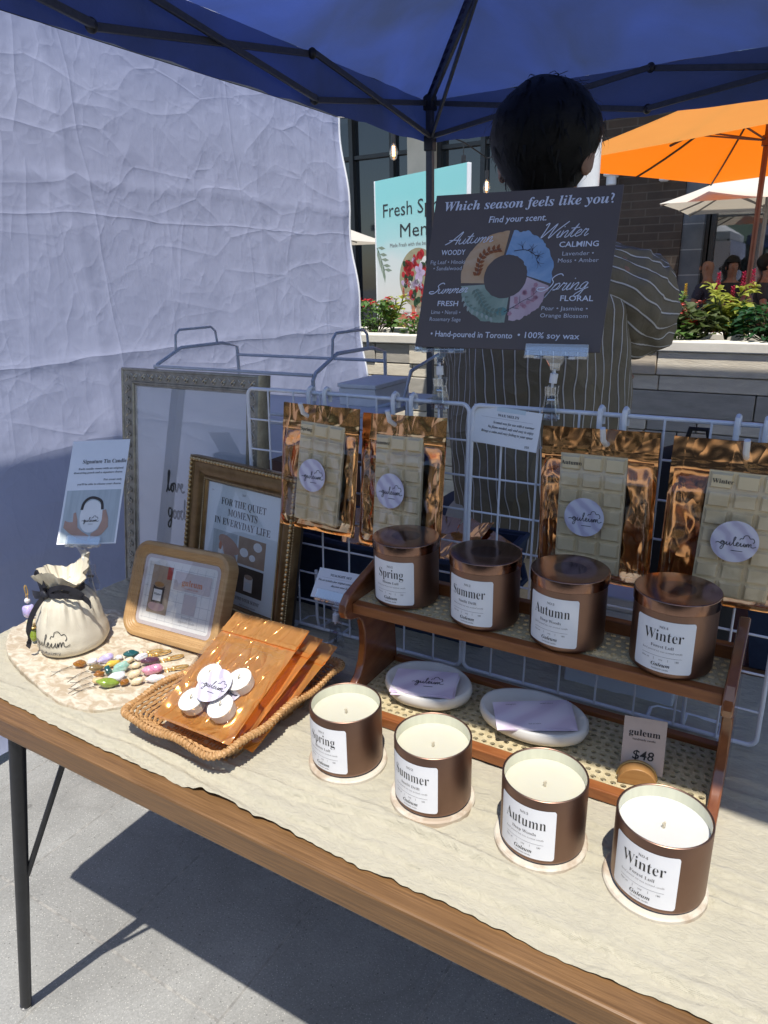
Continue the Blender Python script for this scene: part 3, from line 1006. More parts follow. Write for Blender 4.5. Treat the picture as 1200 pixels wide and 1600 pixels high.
# gemstone materials
def gem(name, a, b, rough=.08, ns=45, tr=0.0):
    t_ = NT(name)
    f = t_.noise(t_.coord(), ns, 4, .6, 1.2)
    t_.l(t_.ramp(f, [(.35, a), (.65, b)]), t_.b.inputs['Base Color'])
    t_.set(Roughness=rough)
    t_.b.inputs['Coat Weight'].default_value = .6
    t_.b.inputs['Coat Roughness'].default_value = .05
    t_.b.inputs['Subsurface Weight'].default_value = .3
    t_.b.inputs['Subsurface Scale'].default_value = .006
    return t_.m
GM = {'lilac': gem('lilac_gem', (.46, .38, .68), (.62, .55, .80)), 'amber': gem('amber_gem', (.20, .07, .012), (.42, .19, .03)), 'yellow': gem('yellow_gem', (.62, .40, .03), (.78, .58, .12)),
      'teal': gem('teal_gem', (.008, .055, .06), (.03, .13, .12)), 'mint': gem('mint_gem', (.22, .42, .33), (.45, .62, .52)), 'green': gem('green_gem', (.16, .24, .02), (.30, .38, .06)),
      'plum': gem('plum_gem', (.07, .025, .045), (.15, .07, .10)), 'pink': gem('pink_gem', (.55, .13, .26), (.78, .45, .52)), 'clear': gem('milky_gem', (.66, .67, .70), (.80, .80, .80)),
      'olive': gem('olive_gem', (.17, .115, .04), (.30, .22, .09)), 'cream': gem('cream_bead', (.66, .54, .34), (.76, .66, .46), .35), 'tan': gem('tan_bead', (.62, .43, .20), (.72, .55, .30), .3)}
def charm(label, tail, head, stones, loops=2, wires=1, z0=.0125):
    """a string of beads lying from tail (wire end) to head (clasp end)"""
    a, b = V((*tail, 0)), V((*head, 0))
    t = thing('gemstone_charm', label, 'charm', (tail[0], tail[1], z0), group='gemstone charms on the stone board')
    d = (b - a)
    L = d.length
    ang = math.atan2(d.y, d.x)
    d.normalize()
    side = V((-d.y, d.x, 0))
    tot = sum(s_[1] for s_ in stones)
    pos = 0.
    for k, (g, ln, wd) in enumerate(stones):
        mb = MB()
        q = (pos + ln / 2) * L / tot
        mb.blob((0, 0, 0), (ln * L / tot * .47, wd * .74, wd * .70), nu=18, nv=12, wob=.35 if g not in ('cream', 'tan') else .12, seed=k * 5.3 + tail[0] * 50)
        pr = mb.build('gem_bead', GM[g], t, auto=60)
        pr.location = d * q + V((0, 0, wd * .9)) + side * (.0012 * math.sin(k * 2.1))
        pr.rotation_euler = (.4 * math.sin(k * 3), .25 * math.sin(k * 5 + 1), ang)
        pos += ln
    mb = MB()
    for k in range(3):       # clasp: ring, swivel, long lobster loop
        c = d * (L + .003 + .0048 * k) + V((0, 0, .0034))
        mb.tube([c + d * (.0034 * math.cos(x)) + (side if k % 2 else V((0, 0, 1))) * (.0030 * math.sin(x)) for x in [2 * PI * i / 12 for i in range(12)]], .0010, 6, closed=True)
    c = d * (L + .0245) + V((0, 0, .0042))
    mb.tube([c + d * (.0115 * math.cos(x)) + side * (.0046 * math.sin(x)) for x in [2 * PI * i / 18 for i in range(18)]], .0017, 8, closed=True)
    mb.blob(d * (L + .0135) + V((0, 0, .0040)), (.0038, .0038, .0038))
    mb.build('clasp', M['gold'], t)
    mb = MB()
    for k in range(wires):
        pts = [V((0, 0, .004)) - d * (.034 * s_) + side * ((k - .5) * .012 * s_ + .006 * math.sin(s_ * 4 + k * 2)) + V((0, 0, -.0035 * s_)) for s_ in [i / 8 for i in range(9)]]
        mb.tube(pts, .00035, 5)
    mb.build('cord', M['ink'], t)
charm('gemstone charm with lilac, clear and teal stones farthest from the basket', (-.962, .607), (-.898, .688), [('amber', 1.0, .0085), ('clear', .8, .0075), ('lilac', 1.3, .0095), ('clear', .6, .006), ('teal', 1.3, .0085)], wires=2)
charm('gemstone charm with yellow, cream and white stones second from the pouch', (-.927, .610), (-.880, .690), [('olive', 1, .008), ('yellow', 1.2, .0078), ('cream', .9, .007), ('clear', 1.0, .0075)], wires=2)
charm('gemstone charm with dark teal, mint and plum stones in the middle of the row', (-.908, .603), (-.851, .690), [('amber', .8, .007), ('teal', .5, .010), ('mint', 1.3, .0105), ('cream', .8, .007), ('plum', 1.4, .0085)], wires=2)
charm('gemstone charm with tan, clear and pink stones beside the green one', (-.892, .588), (-.822, .672), [('tan', .9, .0078), ('clear', 1.2, .0095), ('cream', .9, .0085), ('pink', 1.4, .0105)], wires=2)
charm('gemstone charm with leaf green, amber and milky stones nearest the basket', (-.878, .585), (-.799, .653), [('green', 1.5, .0102), ('amber', .7, .0075), ('cream', 1.0, .008), ('clear', 1.4, .0088)], wires=2)
# charm hanging at the side of the pouch
t = thing('gemstone_charm', 'gemstone charm with lilac, cream and green stones hanging at the left side of the pouch', 'charm', (-1.099, .632, .0125), group='gemstone charms on the stone board')
for k, (g, z, rr, rz) in enumerate([('green', .016, .0085, .012), ('cream', .041, .009, .0075), ('lilac', .061, .0105, .0125), ('clear', .081, .005, .005), ('cream', .0315, .007, .003)]):
    mb = MB()
    mb.blob((0, 0, 0), (rr, rr, rz), nu=18, nv=12, wob=.3 if k < 3 else .05, seed=k * 3)
    b_ = mb.build('gem_bead', M['gold'] if k == 4 else GM[g], t, auto=60)
    b_.location = (.002 * math.sin(k * 2), 0, z)
mb = MB()
mb.tube([(0, 0, .084 + .0035 + .0035 * math.sin(x)) if False else (.003 * math.cos(x), 0, .0885 + .004 * math.sin(x)) for x in [2 * PI * i / 12 for i in range(12)]], .0008, 6, closed=True)
mb.tube([(.004 * math.cos(x), .001, .100 + .009 * math.sin(x)) for x in [2 * PI * i / 16 for i in range(16)]], .0011, 6, closed=True)
mb.build('clasp', M['gold'], t)

# ------------------------------------------------------------------ acrylic pop clips
def pop_clip(name, label, base, jaw_w, joint_tilt=0., lower=True, group='clear pop clips holding cards', yaw=0., jaw_lean=.0, H=.085, rot=None):
    """clear spring clip at the bottom, white ball joint, flat jaw on top; origin at the bottom of the clip"""
    t = thing(name, label, 'clip', base, rot or (0, 0, yaw), group)
    mb = MB()
    if lower:
        for s_ in (-1, 1):
            prof = [(.0, s_ * .0035), (.010, s_ * .007), (.022, s_ * .0055), (.034, s_ * .004), (.046, s_ * .006)]
            wds = [.0105, .0098, .0078, .0066, .0072]
            vs, fs = [], []
            for (z, y), wd in zip(prof, wds):
                vs += [(-wd, y, z), (wd, y, z), (wd, y + s_ * .0022, z), (-wd, y + s_ * .0022, z)]
            k = len(prof)
            for i in range(k - 1):
                for e in range(4):
                    e2 = (e + 1) % 4
                    fs.append((i * 4 + e, i * 4 + e2, (i + 1) * 4 + e2, (i + 1) * 4 + e))
            fs += [(3, 2, 1, 0), tuple((k - 1) * 4 + e for e in range(4))]
            mb.add(vs, fs)
            for e in (-1, 1):
                mb.tube([(e * wd * .98, y + s_ * .0028, z) for (z, y), wd in zip(prof, wds)], .0009, 6)
        mb.build('spring_clip', M['acrylic'], t, smooth=False, bevel=.0006)
        m2 = MB()
        m2.tube([(-.005, .0, .027), (.005, .0, .027)], .0026, 10)
        m2.build('spring', M['chrome'], t)
    m3 = MB()
    jx = math.sin(joint_tilt) * .014
    m3.tube([(0, 0, .044), (jx * .3, 0, .051)], .0018, 8)
    m3.tube([(jx * .3, 0, .050), (jx * .9, 0, .0625)], .0052, 14)
    m3.tube([(jx * .9, 0, .062), (jx, 0, .068)], .0018, 8)
    m3.build('ball_joint', M['hook_white'], t)
    m4 = MB()
    w2 = jaw_w / 2
    cx = jx
    m4.box((cx, 0, .0715), (.012, .005, .010))
    m4.add([(cx - .006, -.002, .070), (cx + .006, -.002, .070), (cx + .013, -.002, .082), (cx - .013, -.002, .082), (cx - .006, .002, .070), (cx + .006, .002, .070), (cx + .013, .002, .082), (cx - .013, .002, .082)],
           [(0, 1, 2, 3), (7, 6, 5, 4), (0, 3, 7, 4), (1, 5, 6, 2), (2, 6, 7, 3), (0, 4, 5, 1)])
    m4.box((cx, -.0032, .0842), (jaw_w, .0042, .0040))
    m4.box((cx, .0032, .0842), (jaw_w, .0042, .0040))
    T = Matrix.Translation((cx, -.0022, .086)) @ Matrix.Rotation(-jaw_lean, 4, 'X')
    m4.box((0, -.0006, .0075), (jaw_w, .0014, .016), 0, T)
    T2 = Matrix.Translation((cx, .0022, .086)) @ Matrix.Rotation(-jaw_lean, 4, 'X')
    m4.box((0, .0006, .0055), (jaw_w, .0014, .012), 0, T2)
    for s_ in (-.55, .55):
        m4.tube([(cx + s_ * w2 - .004, -.006, .084), (cx + s_ * w2 + .004, -.006, .084)], .0028, 10)
    m4.build('jaw', M['acrylic'], t, smooth=False, bevel=.0004)
    return t

# tin candle card ---------------------------------------------------
pop_clip('pop_clip', 'clear acrylic clip behind the pouch holding the tall tin candle card', (-1.026, .708, .098), .062, -.35, yaw=.38, jaw_lean=.62)
def print_card(name, label, cat, mat4, w_, h_, P, mats, th=.0005, group=None):
    mb = MB()
    mb.box((0, th / 2 + .0001, h_ / 2), (w_, th, h_), 0)
    P.emit(mb, flat)
    o = mb.build(name, mats, smooth=False)
    o.matrix_world = mat4
    return tag(o, label, cat, group)
M['skin_print'] = mk('printed_skin', (.52, .33, .25), (.42, .25, .18), ns=30, rough=.6)
M['grey_print'] = mk('printed_grey_wood', (.52, .57, .58), (.40, .45, .46), (30, 1, 3), 4, .6)
M['white_print'] = mk('printed_white', (.84, .83, .80), (.76, .75, .72), ns=40, rough=.6)
M['dark_print'] = mk('printed_dark', (.06, .045, .04), (.03, .025, .02), ns=40, rough=.6)
M['tan_print'] = mk('printed_tan', (.44, .33, .24), (.32, .22, .15), ns=25, rough=.6)
M['pink_print'] = mk('printed_pink', (.68, .46, .44), (.62, .38, .36), ns=15, rough=.6)
M['coral_print'] = mk('printed_coral', (.62, .24, .13), (.55, .2, .11), ns=25, rough=.6)
M['red_print'] = mk('printed_red', (.45, .035, .03), (.30, .02, .02), ns=25, rough=.6)
M['blush_print'] = mk('printed_blush', (.62, .55, .55), (.56, .5, .5), ns=6, rough=.6)
M['sage_print'] = mk('printed_sage', (.30, .36, .27), (.2, .26, .18), ns=25, rough=.6)
def ell(cx, cy, rx, ry, n=24, a0=0., a1=2 * PI, rot=0.):
    out = []
    for i in range(n + 1 if a1 - a0 < 6.2 else n):
        a = a0 + (a1 - a0) * i / n
        x, y = rx * math.cos(a), ry * math.sin(a)
        out.append((cx + x * math.cos(rot) - y * math.sin(rot), cy + x * math.sin(rot) + y * math.cos(rot)))
    return out
P = Print()
W_, H_ = .108, .195
P.text('Signature Tin Candle', .012, .150, .0105, 1, 'bold', width=.082)
for k, (s_, wd) in enumerate((('Each candle comes with an original', .084), ('drawstring pouch and a signature charm.', .092), ('For event only', .034), ("you'll be able to choose your charm.", .082))):
    P.text(s_, .048 - wd / 2 + .001, (.138, .1305, .1165, .1085)[k], .0052, 1, 'bold', width=wd)
P.rect(-.050 + .0, .002, .0505, .099, 2, 1)
# hands holding the pouch
P.poly(ell(.002, .050, .021, .030, 26), 4, 2)
P.stroke([(-.017, .062), (-.014, .076), (-.004, .084), (.008, .083), (.018, .076), (.021, .062)], .005, 5, 3)
P.poly([(-.046, .030), (-.034, .020), (-.018, .010), (.0, .006), (.004, .014), (-.010, .022), (-.020, .030), (-.022, .044), (-.027, .058), (-.031, .056), (-.030, .040), (-.038, .040), (-.045, .043)], 3, 4)
P.poly([(.006, .008), (.026, .016), (.036, .030), (.034, .046), (.028, .062), (.022, .060), (.023, .042), (.018, .026), (.006, .018)], 3, 4)
logo(P, .002, .040, .028, 5, 4, t=.014)
print_card('info_card', 'tall white and grey card titled Signature Tin Candle held above the pouch', 'card', posed(-1.0293, .7117, .1825, .4019, .644, .0525), W_, H_, P,
           [M['card'], M['ink'], M['grey_print'], M['skin_print'], M['white_print'], M['dark_print']])

# ================================================================== FRAMES
def frame_ring(mb, w_, h_, prof, mi=0, corner=0.):
    """mitred moulding: prof = [(inset from outer edge, height towards viewer)]; local x right, z up, face -y"""
    vs, fs = [], []
    k = len(prof)
    for ins, ht in prof:
        for sx, sz in ((-1, 0), (1, 0), (1, 1), (-1, 1)):
            vs.append((sx * (w_ / 2 - ins), -ht, ins if sz == 0 else h_ - ins))
    for j in range(k - 1):
        for c in range(4):
            c2 = (c + 1) % 4
            fs.append((j * 4 + c, j * 4 + c2, (j + 1) * 4 + c2, (j + 1) * 4 + c))
    mb.add(vs, fs, mi)
def side_path(w_, h_, ins, ht, step):
    pts = []
    x0, x1, z0, z1 = -w_ / 2 + ins, w_ / 2 - ins, ins, h_ - ins
    for (ax, az), (bx, bz) in (((x0, z0), (x1, z0)), ((x1, z0), (x1, z1)), ((x1, z1), (x0, z1)), ((x0, z1), (x0, z0))):
        n = max(1, int(round(math.hypot(bx - ax, bz - az) / step)))
        for i in range(n):
            pts.append((ax + (bx - ax) * i / n, -ht, az + (bz - az) * i / n, math.atan2(bz - az, bx - ax)))
    return pts
def oct_ball(mb, c, r, mi):
    x, y, z = c
    rx, ry, rz = r
    mb.add([(x + rx, y, z), (x, y, z + rz), (x - rx, y, z), (x, y, z - rz), (x, y - ry, z), (x + rx * .7, y - ry * .7, z + rz * .7), (x - rx * .7, y - ry * .7, z + rz * .7), (x - rx * .7, y - ry * .7, z - rz * .7), (x + rx * .7, y - ry * .7, z - rz * .7)],
           [(0, 1, 5), (1, 2, 6), (2, 3, 7), (3, 0, 8), (0, 5, 4), (5, 1, 4), (1, 6, 4), (6, 2, 4), (2, 7, 4), (7, 3, 4), (3, 8, 4), (8, 0, 4)], mi)
M['silver_frame'] = mk('antique_silver', (.42, .39, .32), (.24, .22, .18), (1, 1, 1), 60, .38, .7, .25, 200, detail=7, rvar=.2)
M['silver_hi'] = mk('worn_silver_relief', (.58, .55, .46), (.42, .39, .32), ns=120, rough=.34, metal=.7)
M['gold_frame'] = mk('antique_gold', (.27, .17, .075), (.17, .10, .04), (1, 1, 1), 50, .36, .75, .1, 200, detail=7, rvar=.15)
M['gold_hi'] = mk('worn_gold_bead', (.62, .47, .26), (.40, .27, .12), ns=160, rough=.3, metal=.85)
M['frame_back'] = mk('dark_frame_side', (.035, .025, .018), (.02, .015, .012), ns=40, rough=.6)
M['poster_white'] = mk('white_print_paper', (.74, .72, .77), (.70, .68, .74), ns=4, rough=.6)
M['print_paper'] = mk('cool_print_paper', (.72, .79, .81), (.69, .76, .78), ns=4, rough=.6)

# big silver frame
W_, H_ = .3595, .448
t = thing('silver_frame', 'large antique silver picture frame with handwritten love good leaning at the back left', 'picture frame')
t.matrix_world = posed(-1.0238, .9235, .001, .0138, .1413, 0)
mb = MB()
frame_ring(mb, W_, H_, [(0, -.022), (0, .006), (.002, .010), (.0045, .0105), (.006, .0085), (.008, .0085), (.024, .0045), (.026, .0045), (.0275, .0065), (.030, .0065), (.0315, .004), (.0345, .003), (.036, .0)])
for x, y, z, a in side_path(W_, H_, .0158, .0066, .0235):
    # scrolled leaf: an S of little tubes
    ca, sa = math.cos(a), math.sin(a)
    for pts in ([(-.008, -.004), (-.003, -.0055), (.001, -.002), (-.001, .002), (-.004, .001), (-.003, -.001)], [(.001, -.002), (.005, .001), (.006, .0045), (.002, .006), (-.001, .004)], [(.006, .0), (.010, -.003), (.0115, -.0055)]):
        mb.tube([(x + u * ca - q * sa, y - .0006, z + u * sa + q * ca) for u, q in pts], .0011, 5, 1)
mb.build('frame_moulding', [M['silver_frame'], M['silver_hi']], t, auto=30)
mb = MB()
mb.box((0, .016, H_ / 2), (W_ - .004, .010, H_ - .004))
mb.build('backing', M['frame_back'], t, smooth=False)
mb = MB()
P = Print()
P.rect(-W_ / 2 + .035, .035, W_ / 2 - .035, H_ - .035, 0, 0)
sx = -.067
LOVE = [(0, .0), (.006, .012), (.014, .04), (.017, .054), (.013, .057), (.010, .046), (.009, .018), (.013, .006), (.020, .010), (.026, .022), (.033, .022), (.036, .012), (.031, .004), (.025, .008), (.026, .018), (.034, .025), (.044, .024), (.047, .010), (.051, .005), (.057, .014), (.060, .026), (.066, .022), (.070, .014), (.078, .020), (.080, .026), (.074, .026), (.073, .012), (.080, .005), (.090, .009)]
GOOD = [(.018, .030), (.008, .030), (.004, .018), (.010, .009), (.018, .016), (.020, .030), (.018, .002), (.012, -.016), (.003, -.014), (.006, -.004), (.020, .008), (.028, .024), (.036, .026), (.040, .016), (.034, .007), (.028, .012), (.030, .024), (.044, .024), (.052, .027), (.056, .016), (.050, .007), (.044, .013), (.047, .025), (.058, .026), (.070, .028), (.064, .028), (.061, .016), (.067, .008), (.075, .018), (.080, .058), (.078, .02), (.084, .008), (.092, .014)]
P.stroke([(sx + .003 + x * .56, .205 + y * .78) for x, y in LOVE], .0040, 1, 2)
P.stroke([(sx + .006 + x * .60, .148 + y * .82) for x, y in GOOD], .0040, 1, 2)
P.emit(mb, lambda x, y, h: (x, .0005 - h, y))
mb.build('print_sheet', [M['poster_white'], M['ink']], t, smooth=False)
mb = MB()
mb.box((0, -.0024, H_ / 2), (W_ - .069, .0012, H_ - .069))
mb.build('glazing', M['glass'], t, smooth=False)

# gold frame
W_, H_ = .2814, .3013
t = thing('gold_frame', 'antique gold beaded picture frame with a For the Quiet Moments print', 'picture frame')
t.matrix_world = posed(-.8486, .857, .001, -.1174, .209, -.012)
mb = MB()
frame_ring(mb, W_, H_, [(0, -.006), (.0, .010), (.0015, .013), (.003, .0125), (.010, .0125), (.0115, .011), (.015, .0118), (.024, .010), (.033, .0055), (.0345, .004), (.036, .0055), (.0405, .0055), (.042, .003), (.044, -.001)], 0)
for x, y, z, a in side_path(W_, H_, .0062, .0138, .0085):
    ca, sa = abs(math.cos(a)), abs(math.sin(a))
    mb.blob((x, y, z), (.0036 + .0008 * ca, .0036, .0036 + .0008 * sa), 1, 8, 6)
for x, y, z, a in side_path(W_, H_, .0383, .0060, .0036):
    oct_ball(mb, (x, y, z), (.0016, .0018, .0016), 1)
for x, y, z, a in side_path(W_, H_, .0015, .0115, .0045):
    oct_ball(mb, (x, y, z), (.0017, .0016, .0017), 1)
mb.build('frame_moulding', [M['gold_frame'], M['gold_hi']], t, auto=30)
mb = MB()
mb.box((0, .0085, H_ / 2), (W_ - .002, .009, H_ - .002))
mb.build('backing', M['frame_back'], t, smooth=False)
mb = MB()
P = Print()
x0, x1, z0, z1 = -W_ / 2 + .043, W_ / 2 - .043, .043, H_ - .043
P.rect(x0, z0, x1, z1, 0, 0)
P.text('no.', x0 + .014, z1 - .016, .005, 2); P.text('2025', 0, z1 - .014, .005, 2)
for k, (s_, wd) in enumerate((('FOR THE QUIET', .118), ('MOMENTS', .078), ('IN EVERYDAY LIFE', .148))):
    P.text(s_, 0, z1 - .037 - .0185 * k, .0185, 1, 'bold', width=wd, offset=-.005)
# photographs in a grid
a0, a1, b0, b1 = -.074, -.008, z0 + .010, z1 - .086
P.rect(a0, b0, a1, b1, 3, 1)
P.poly(ell(-.030, b1 - .022, .030, .013, 20, rot=-.35), 4, 2); P.poly(ell(-.026, b1 - .040, .022, .009, 18, rot=-.5), 4, 3)
P.poly([(-.058, b1 - .035), (-.048, b1 - .034), (-.047, b1 - .060), (-.056, b1 - .064)], 5, 3); P.poly(ell(-.052, b1 - .028, .004, .008), 7, 3)
P.rect(-.062, b0 + .004, -.020, b0 + .036, 6, 2)
P.rect(-.004, b1 - .050, .066, b1, 8, 1)
for cx, cy, rr in ((.012, b1 - .028, .011), (.034, b1 - .034, .008), (.046, b1 - .012, .011)):
    P.poly(ell(cx, cy, rr, rr * .75), 6, 2); P.poly(ell(cx, cy + .001, rr * .7, rr * .42), 5, 3)
P.rect(-.004, b1 - .104, .066, b1 - .054, 9, 1)
P.rect(.018, b1 - .097, .040, b1 - .070, 6, 2); P.poly(ell(.029, b1 - .070, .011, .0045), 8, 3); P.rect(.021, b1 - .093, .037, b1 - .080, 0, 3)
P.text('FIND YOUR SCENT', .030, b1 - .117, .0085, 1, 'bold', width=.062, offset=.004)
P.text('feel in every season', .032, b1 - .126, .005, 2, width=.042)
P.emit(mb, lambda x, y, h: (x, .0015 - h, y))
mb.build('print_sheet', [M['print_paper'], M['ink'], M['ink_grey'], M['grey_print'], M['skin_print'], M['white_print'], M['white_print'], M['coral_print'], M['tan_print'], M['dark_print']], t, smooth=False)
mb = MB()
mb.box((0, -.0016, H_ / 2), (W_ - .086, .001, H_ - .086))
mb.build('glazing', M['glass_matt'], t, smooth=False)

# rounded pale wood frame
W_, H_ = .2225, .1698
t = thing('wood_frame', 'pale wood picture frame with rounded corners holding a small gridded print on the stone board', 'picture frame')
t.matrix_world = posed(-.8855, .7412, .0128, .0137, .421, .0238)
def rr_loop(w_, h_, r_, cz, n=10):
    out = []
    for cx, cy, a0 in ((w_ / 2 - r_, h_ / 2 - r_, 0), (-w_ / 2 + r_, h_ / 2 - r_, PI / 2), (-w_ / 2 + r_, -h_ / 2 + r_, PI), (w_ / 2 - r_, -h_ / 2 + r_, 3 * PI / 2)):
        for i in range(n + 1):
            a = a0 + PI / 2 * i / n
            out.append((cx + r_ * math.cos(a), cz + cy + r_ * math.sin(a)))
    return out
mb = MB()
vs, fs = [], []
prof = [(0, -.012), (0, .008), (.0015, .0115), (.004, .0125), (.008, .0125), (.0095, .0112), (.0115, .0108), (.0125, .0096), (.0145, .0092), (.0155, .0080), (.0175, .0076), (.0195, .0052), (.022, .005), (.0225, -.003)]
for ins, ht in prof:
    for x, z in rr_loop(W_ - 2 * ins, H_ - 2 * ins, max(.006, .030 - ins * .75), H_ / 2):
        vs.append((x, -ht, z))
k = len(vs) // len(prof)
for j in range(len(prof) - 1):
    for i in range(k):
        i2 = (i + 1) % k
        fs.append((j * k + i, j * k + i2, (j + 1) * k + i2, (j + 1) * k + i))
mb.add(vs, fs)
mb.build('frame_moulding', M['pine'], t, auto=28)
mb = MB()
mb.prism(rr_loop(W_ - .004, H_ - .004, .028, H_ / 2), .0, .012, axis='Y')
mb.build('backing', M['pine'], t, smooth=False)
mb = MB()
P = Print()
pl = rr_loop(W_ - .060, H_ - .058, .006, H_ / 2)
P.mesh([(x, z) for x, z in rr_loop(W_ - .045, H_ - .045, .012, H_ / 2)], [tuple(range(len(pl)))], 8, 0)
P.mesh([(x, z) for x, z in pl], [tuple(range(len(pl)))], 0, 1)
for k in range(9):
    x = -.074 + .0185 * k
    P.rect(x - .0003, .034, x + .0003, H_ - .034, 2, 2)
for k in range(6):
    z = .036 + .0185 * k
    P.rect(-.078, z - .0003, .078, z + .0003, 2, 2)
P.rect(-.066, .046, -.018, .130, 7, 3)
P.rect(-.030, .108, -.018, .130, 4, 4)
P.poly(ell(-.044, .058, .020, .008), 5, 4); P.rect(-.058, .064, -.031, .096, 6, 4); P.poly(ell(-.0445, .097, .0135, .006), 7, 5); P.poly(ell(-.0445, .097, .0115, .0045), 9, 6)
P.rect(-.0555, .068, -.0355, .088, 0, 5); P.text('Winter', -.0455, .078, .0055, 1, 'bold', layer=6)
P.rect(-.012, .094, .072, .126, 8, 3)
P.text('guleum', .030, .104, .015, 3, 'bold', layer=4, offset=.01); P.text('handmade candle', .030, .098, .0045, 3, layer=4)
P.rect(.016, .056, .046, .090, 8, 3)
P.text('Instagram', .031, .0485, .006, 2, layer=4); P.text('@guleum_candle', .031, .0415, .0055, 2, layer=4)
P.emit(mb, lambda x, y, h: (x, -.0035 - h, y))
mb.build('print_sheet', [M['white_print'], M['ink'], M['ink_pale'], M['coral_print'], M['red_print'], M['pink_print'], M['dark_print'], M['tan_print'], M['blush_print'], M['amber_wood']], t, smooth=False)
mb = MB()
mb.prism(rr_loop(W_ - .046, H_ - .046, .012, H_ / 2), -.0062, -.0054, axis='Y')
mb.build('glazing', M['glass_matt'], t, smooth=False)

# ================================================================== FOIL POUCHES
def pouch_surface(w_, h_, thick, seed, front, puff=None, zip_=.040):
    """one side of a flat foil pouch (local x right, z up, front -y)"""
    def fn(u, v):
        a, b = (u - .5) * w_, v * h_
        eu = 1 - abs(2 * u - 1)
        ed = min(1, eu / .16) * min(1, b / (.05 * h_ * 2)) * min(1, max(0, (h_ - zip_ - b)) / .03)
        bulge = sm(0, 1, ed) * thick
        cr = nz(a * 40 + seed, b * 26, seed) * .0032 + nz(a * 110, b * 50 + seed, 3) * .0013
        cr *= .25 + .75 * sm(0, .6, ed)
        if b > h_ - zip_ + .004:
            cr = .0012 * nz(a * 80 + seed * 3, b * 60, seed) * (1 if b > h_ - zip_ + .012 else .3)
        y = (-1 if front else 1) * (bulge + .0004) + cr * (1 if front else 1.2)
        zb = h_ - zip_ + .003
        y += (-1 if front else 1) * .0013 * (math.exp(-((b - zb) / .0014) ** 2) + math.exp(-((b - zb - .0045) / .0014) ** 2))
        ex = 1 + .006 * nz(b * 30, seed * 2)
        return (a * ex, y, b + .0012 * nz(a * 50, seed) * (1 if v > .9 else .4))
    return fn
def tier_print(disc_r, cx, cz, wd, mis=(0, 1)):
    P = Print()
    P.disc(cx, cz, disc_r, mis[0], 0, 40)
    logo(P, cx + .002, cz - .005, wd, mis[1], 2, .010)
    return P
def wax_bar_mesh(w_, h_, d_, nx, nz_):
    mb = MB()
    mb.box((0, 0, 0), (w_, d_ * .6, h_))
    cw, ch = w_ / nx, h_ / nz_
    for i in range(nx):
        for j in range(nz_):
            cx, cz = -w_ / 2 + (i + .5) * cw, -h_ / 2 + (j + .5) * ch
            g = .0016
            x0, x1, z0, z1 = cx - cw / 2 + g, cx + cw / 2 - g, cz - ch / 2 + g, cz + ch / 2 - g
            e = .0022
            ya, yb = -d_ * .3 + .0002, -d_ * .3 - .0042
            mb.add([(x0, ya, z0), (x1, ya, z0), (x1, ya, z1), (x0, ya, z1), (x0 + e, yb, z0 + e), (x1 - e, yb, z0 + e), (x1 - e, yb, z1 - e), (x0 + e, yb, z1 - e)],
                   [(4, 5, 6, 7), (0, 1, 5, 4), (1, 2, 6, 5), (2, 3, 7, 6), (3, 0, 4, 7)])
    return mb
def wax_pouch(label, mat4, w_, h_, season, seed, bar_x=-.004, bar_roll=.0):
    t = thing('wax_melt_pouch', label, 'pouch', group='copper wax melt pouches hanging on the grid')
    t.matrix_world = mat4
    mb = MB()
    mb.sheet(pouch_surface(w_, h_, .007, seed, False), 44, 60)
    mb.build('foil_back', M['copper'], t, auto=180)
    mb = wax_bar_mesh(.086, .160, .010, 3, 7)
    P = Print(); P.text(season, -.027, .066, .0078, 1, 'bold', align=0)
    P.emit(mb, lambda x, y, h: (x, -.0073 - h, y))
    bar = mb.build('wax_bar', [M['wax_bar'], M['ink']], t, smooth=False, bevel=.0007)
    bar.location = (bar_x, -.0005, .012 + .0815)
    bar.rotation_euler.y = -bar_roll
    mb = MB()
    mb.sheet(pouch_surface(w_, h_, .0115, seed + 5, True), 44, 60)
    fr = mb.build('film_front', M['film'], t, auto=180)
    # copper seal strips: zip band and edges of the clear side
    mb = MB()
    f_ = pouch_surface(w_, h_, .0115, seed + 5, True)
    mb.sheet(lambda u, v: (lambda p: (p[0], p[1] - .0006, p[2]))(f_(u, 1 - .040 / h_ * (1 - v) + .00)), 40, 14)
    mb.sheet(lambda u, v: (lambda p: (p[0], p[1] - .0006, p[2]))(f_(u, v * .036)), 40, 3)
    mb.sheet(lambda u, v: (lambda p: (p[0], p[1] - .0006, p[2]))(f_(u * .03, v)), 2, 50)
    mb.sheet(lambda u, v: (lambda p: (p[0], p[1] - .0006, p[2]))(f_(.97 + u * .03, v)), 2, 50)
    mb.build('seal_band', M['copper'], t, auto=180)
    mb = MB()
    tier_print(.0262, bar_x - .004, .092, .039).emit(mb, lambda x, y, h: (x, -.0155 - h, y))
    mb.build('sticker', [M['lilac'], M['ink']], t, smooth=False)
    return t
wax_pouch('leftmost copper wax melt pouch, overlapping the gold picture frame', posed(-.6577, .8733, .2167, -.0289, .1449, -.0014), .1500, .2017, 'Spring', 1.3, .003, -.05)
wax_pouch('copper wax melt pouch hanging above the lidded Spring candle', posed(-.5047, .8733, .2097, -.13, .15, .040), .1535, .2045, 'Summer', 4.1, -.004, .0)
wax_pouch('copper wax melt pouch hanging above the lidded Autumn candle', posed(-.2194, .905, .2065, -.0026, .0366, .0229), .150, .2075, 'Autumn', 7.7, -.006, -.015)
wax_pouch('rightmost copper wax melt pouch, cut by the right edge behind the lidded Winter candle', posed(-.0600, .905, .2056, .12, -.0187, -.0166), .150, .2105, 'Winter', 9.2, .010, -.02)

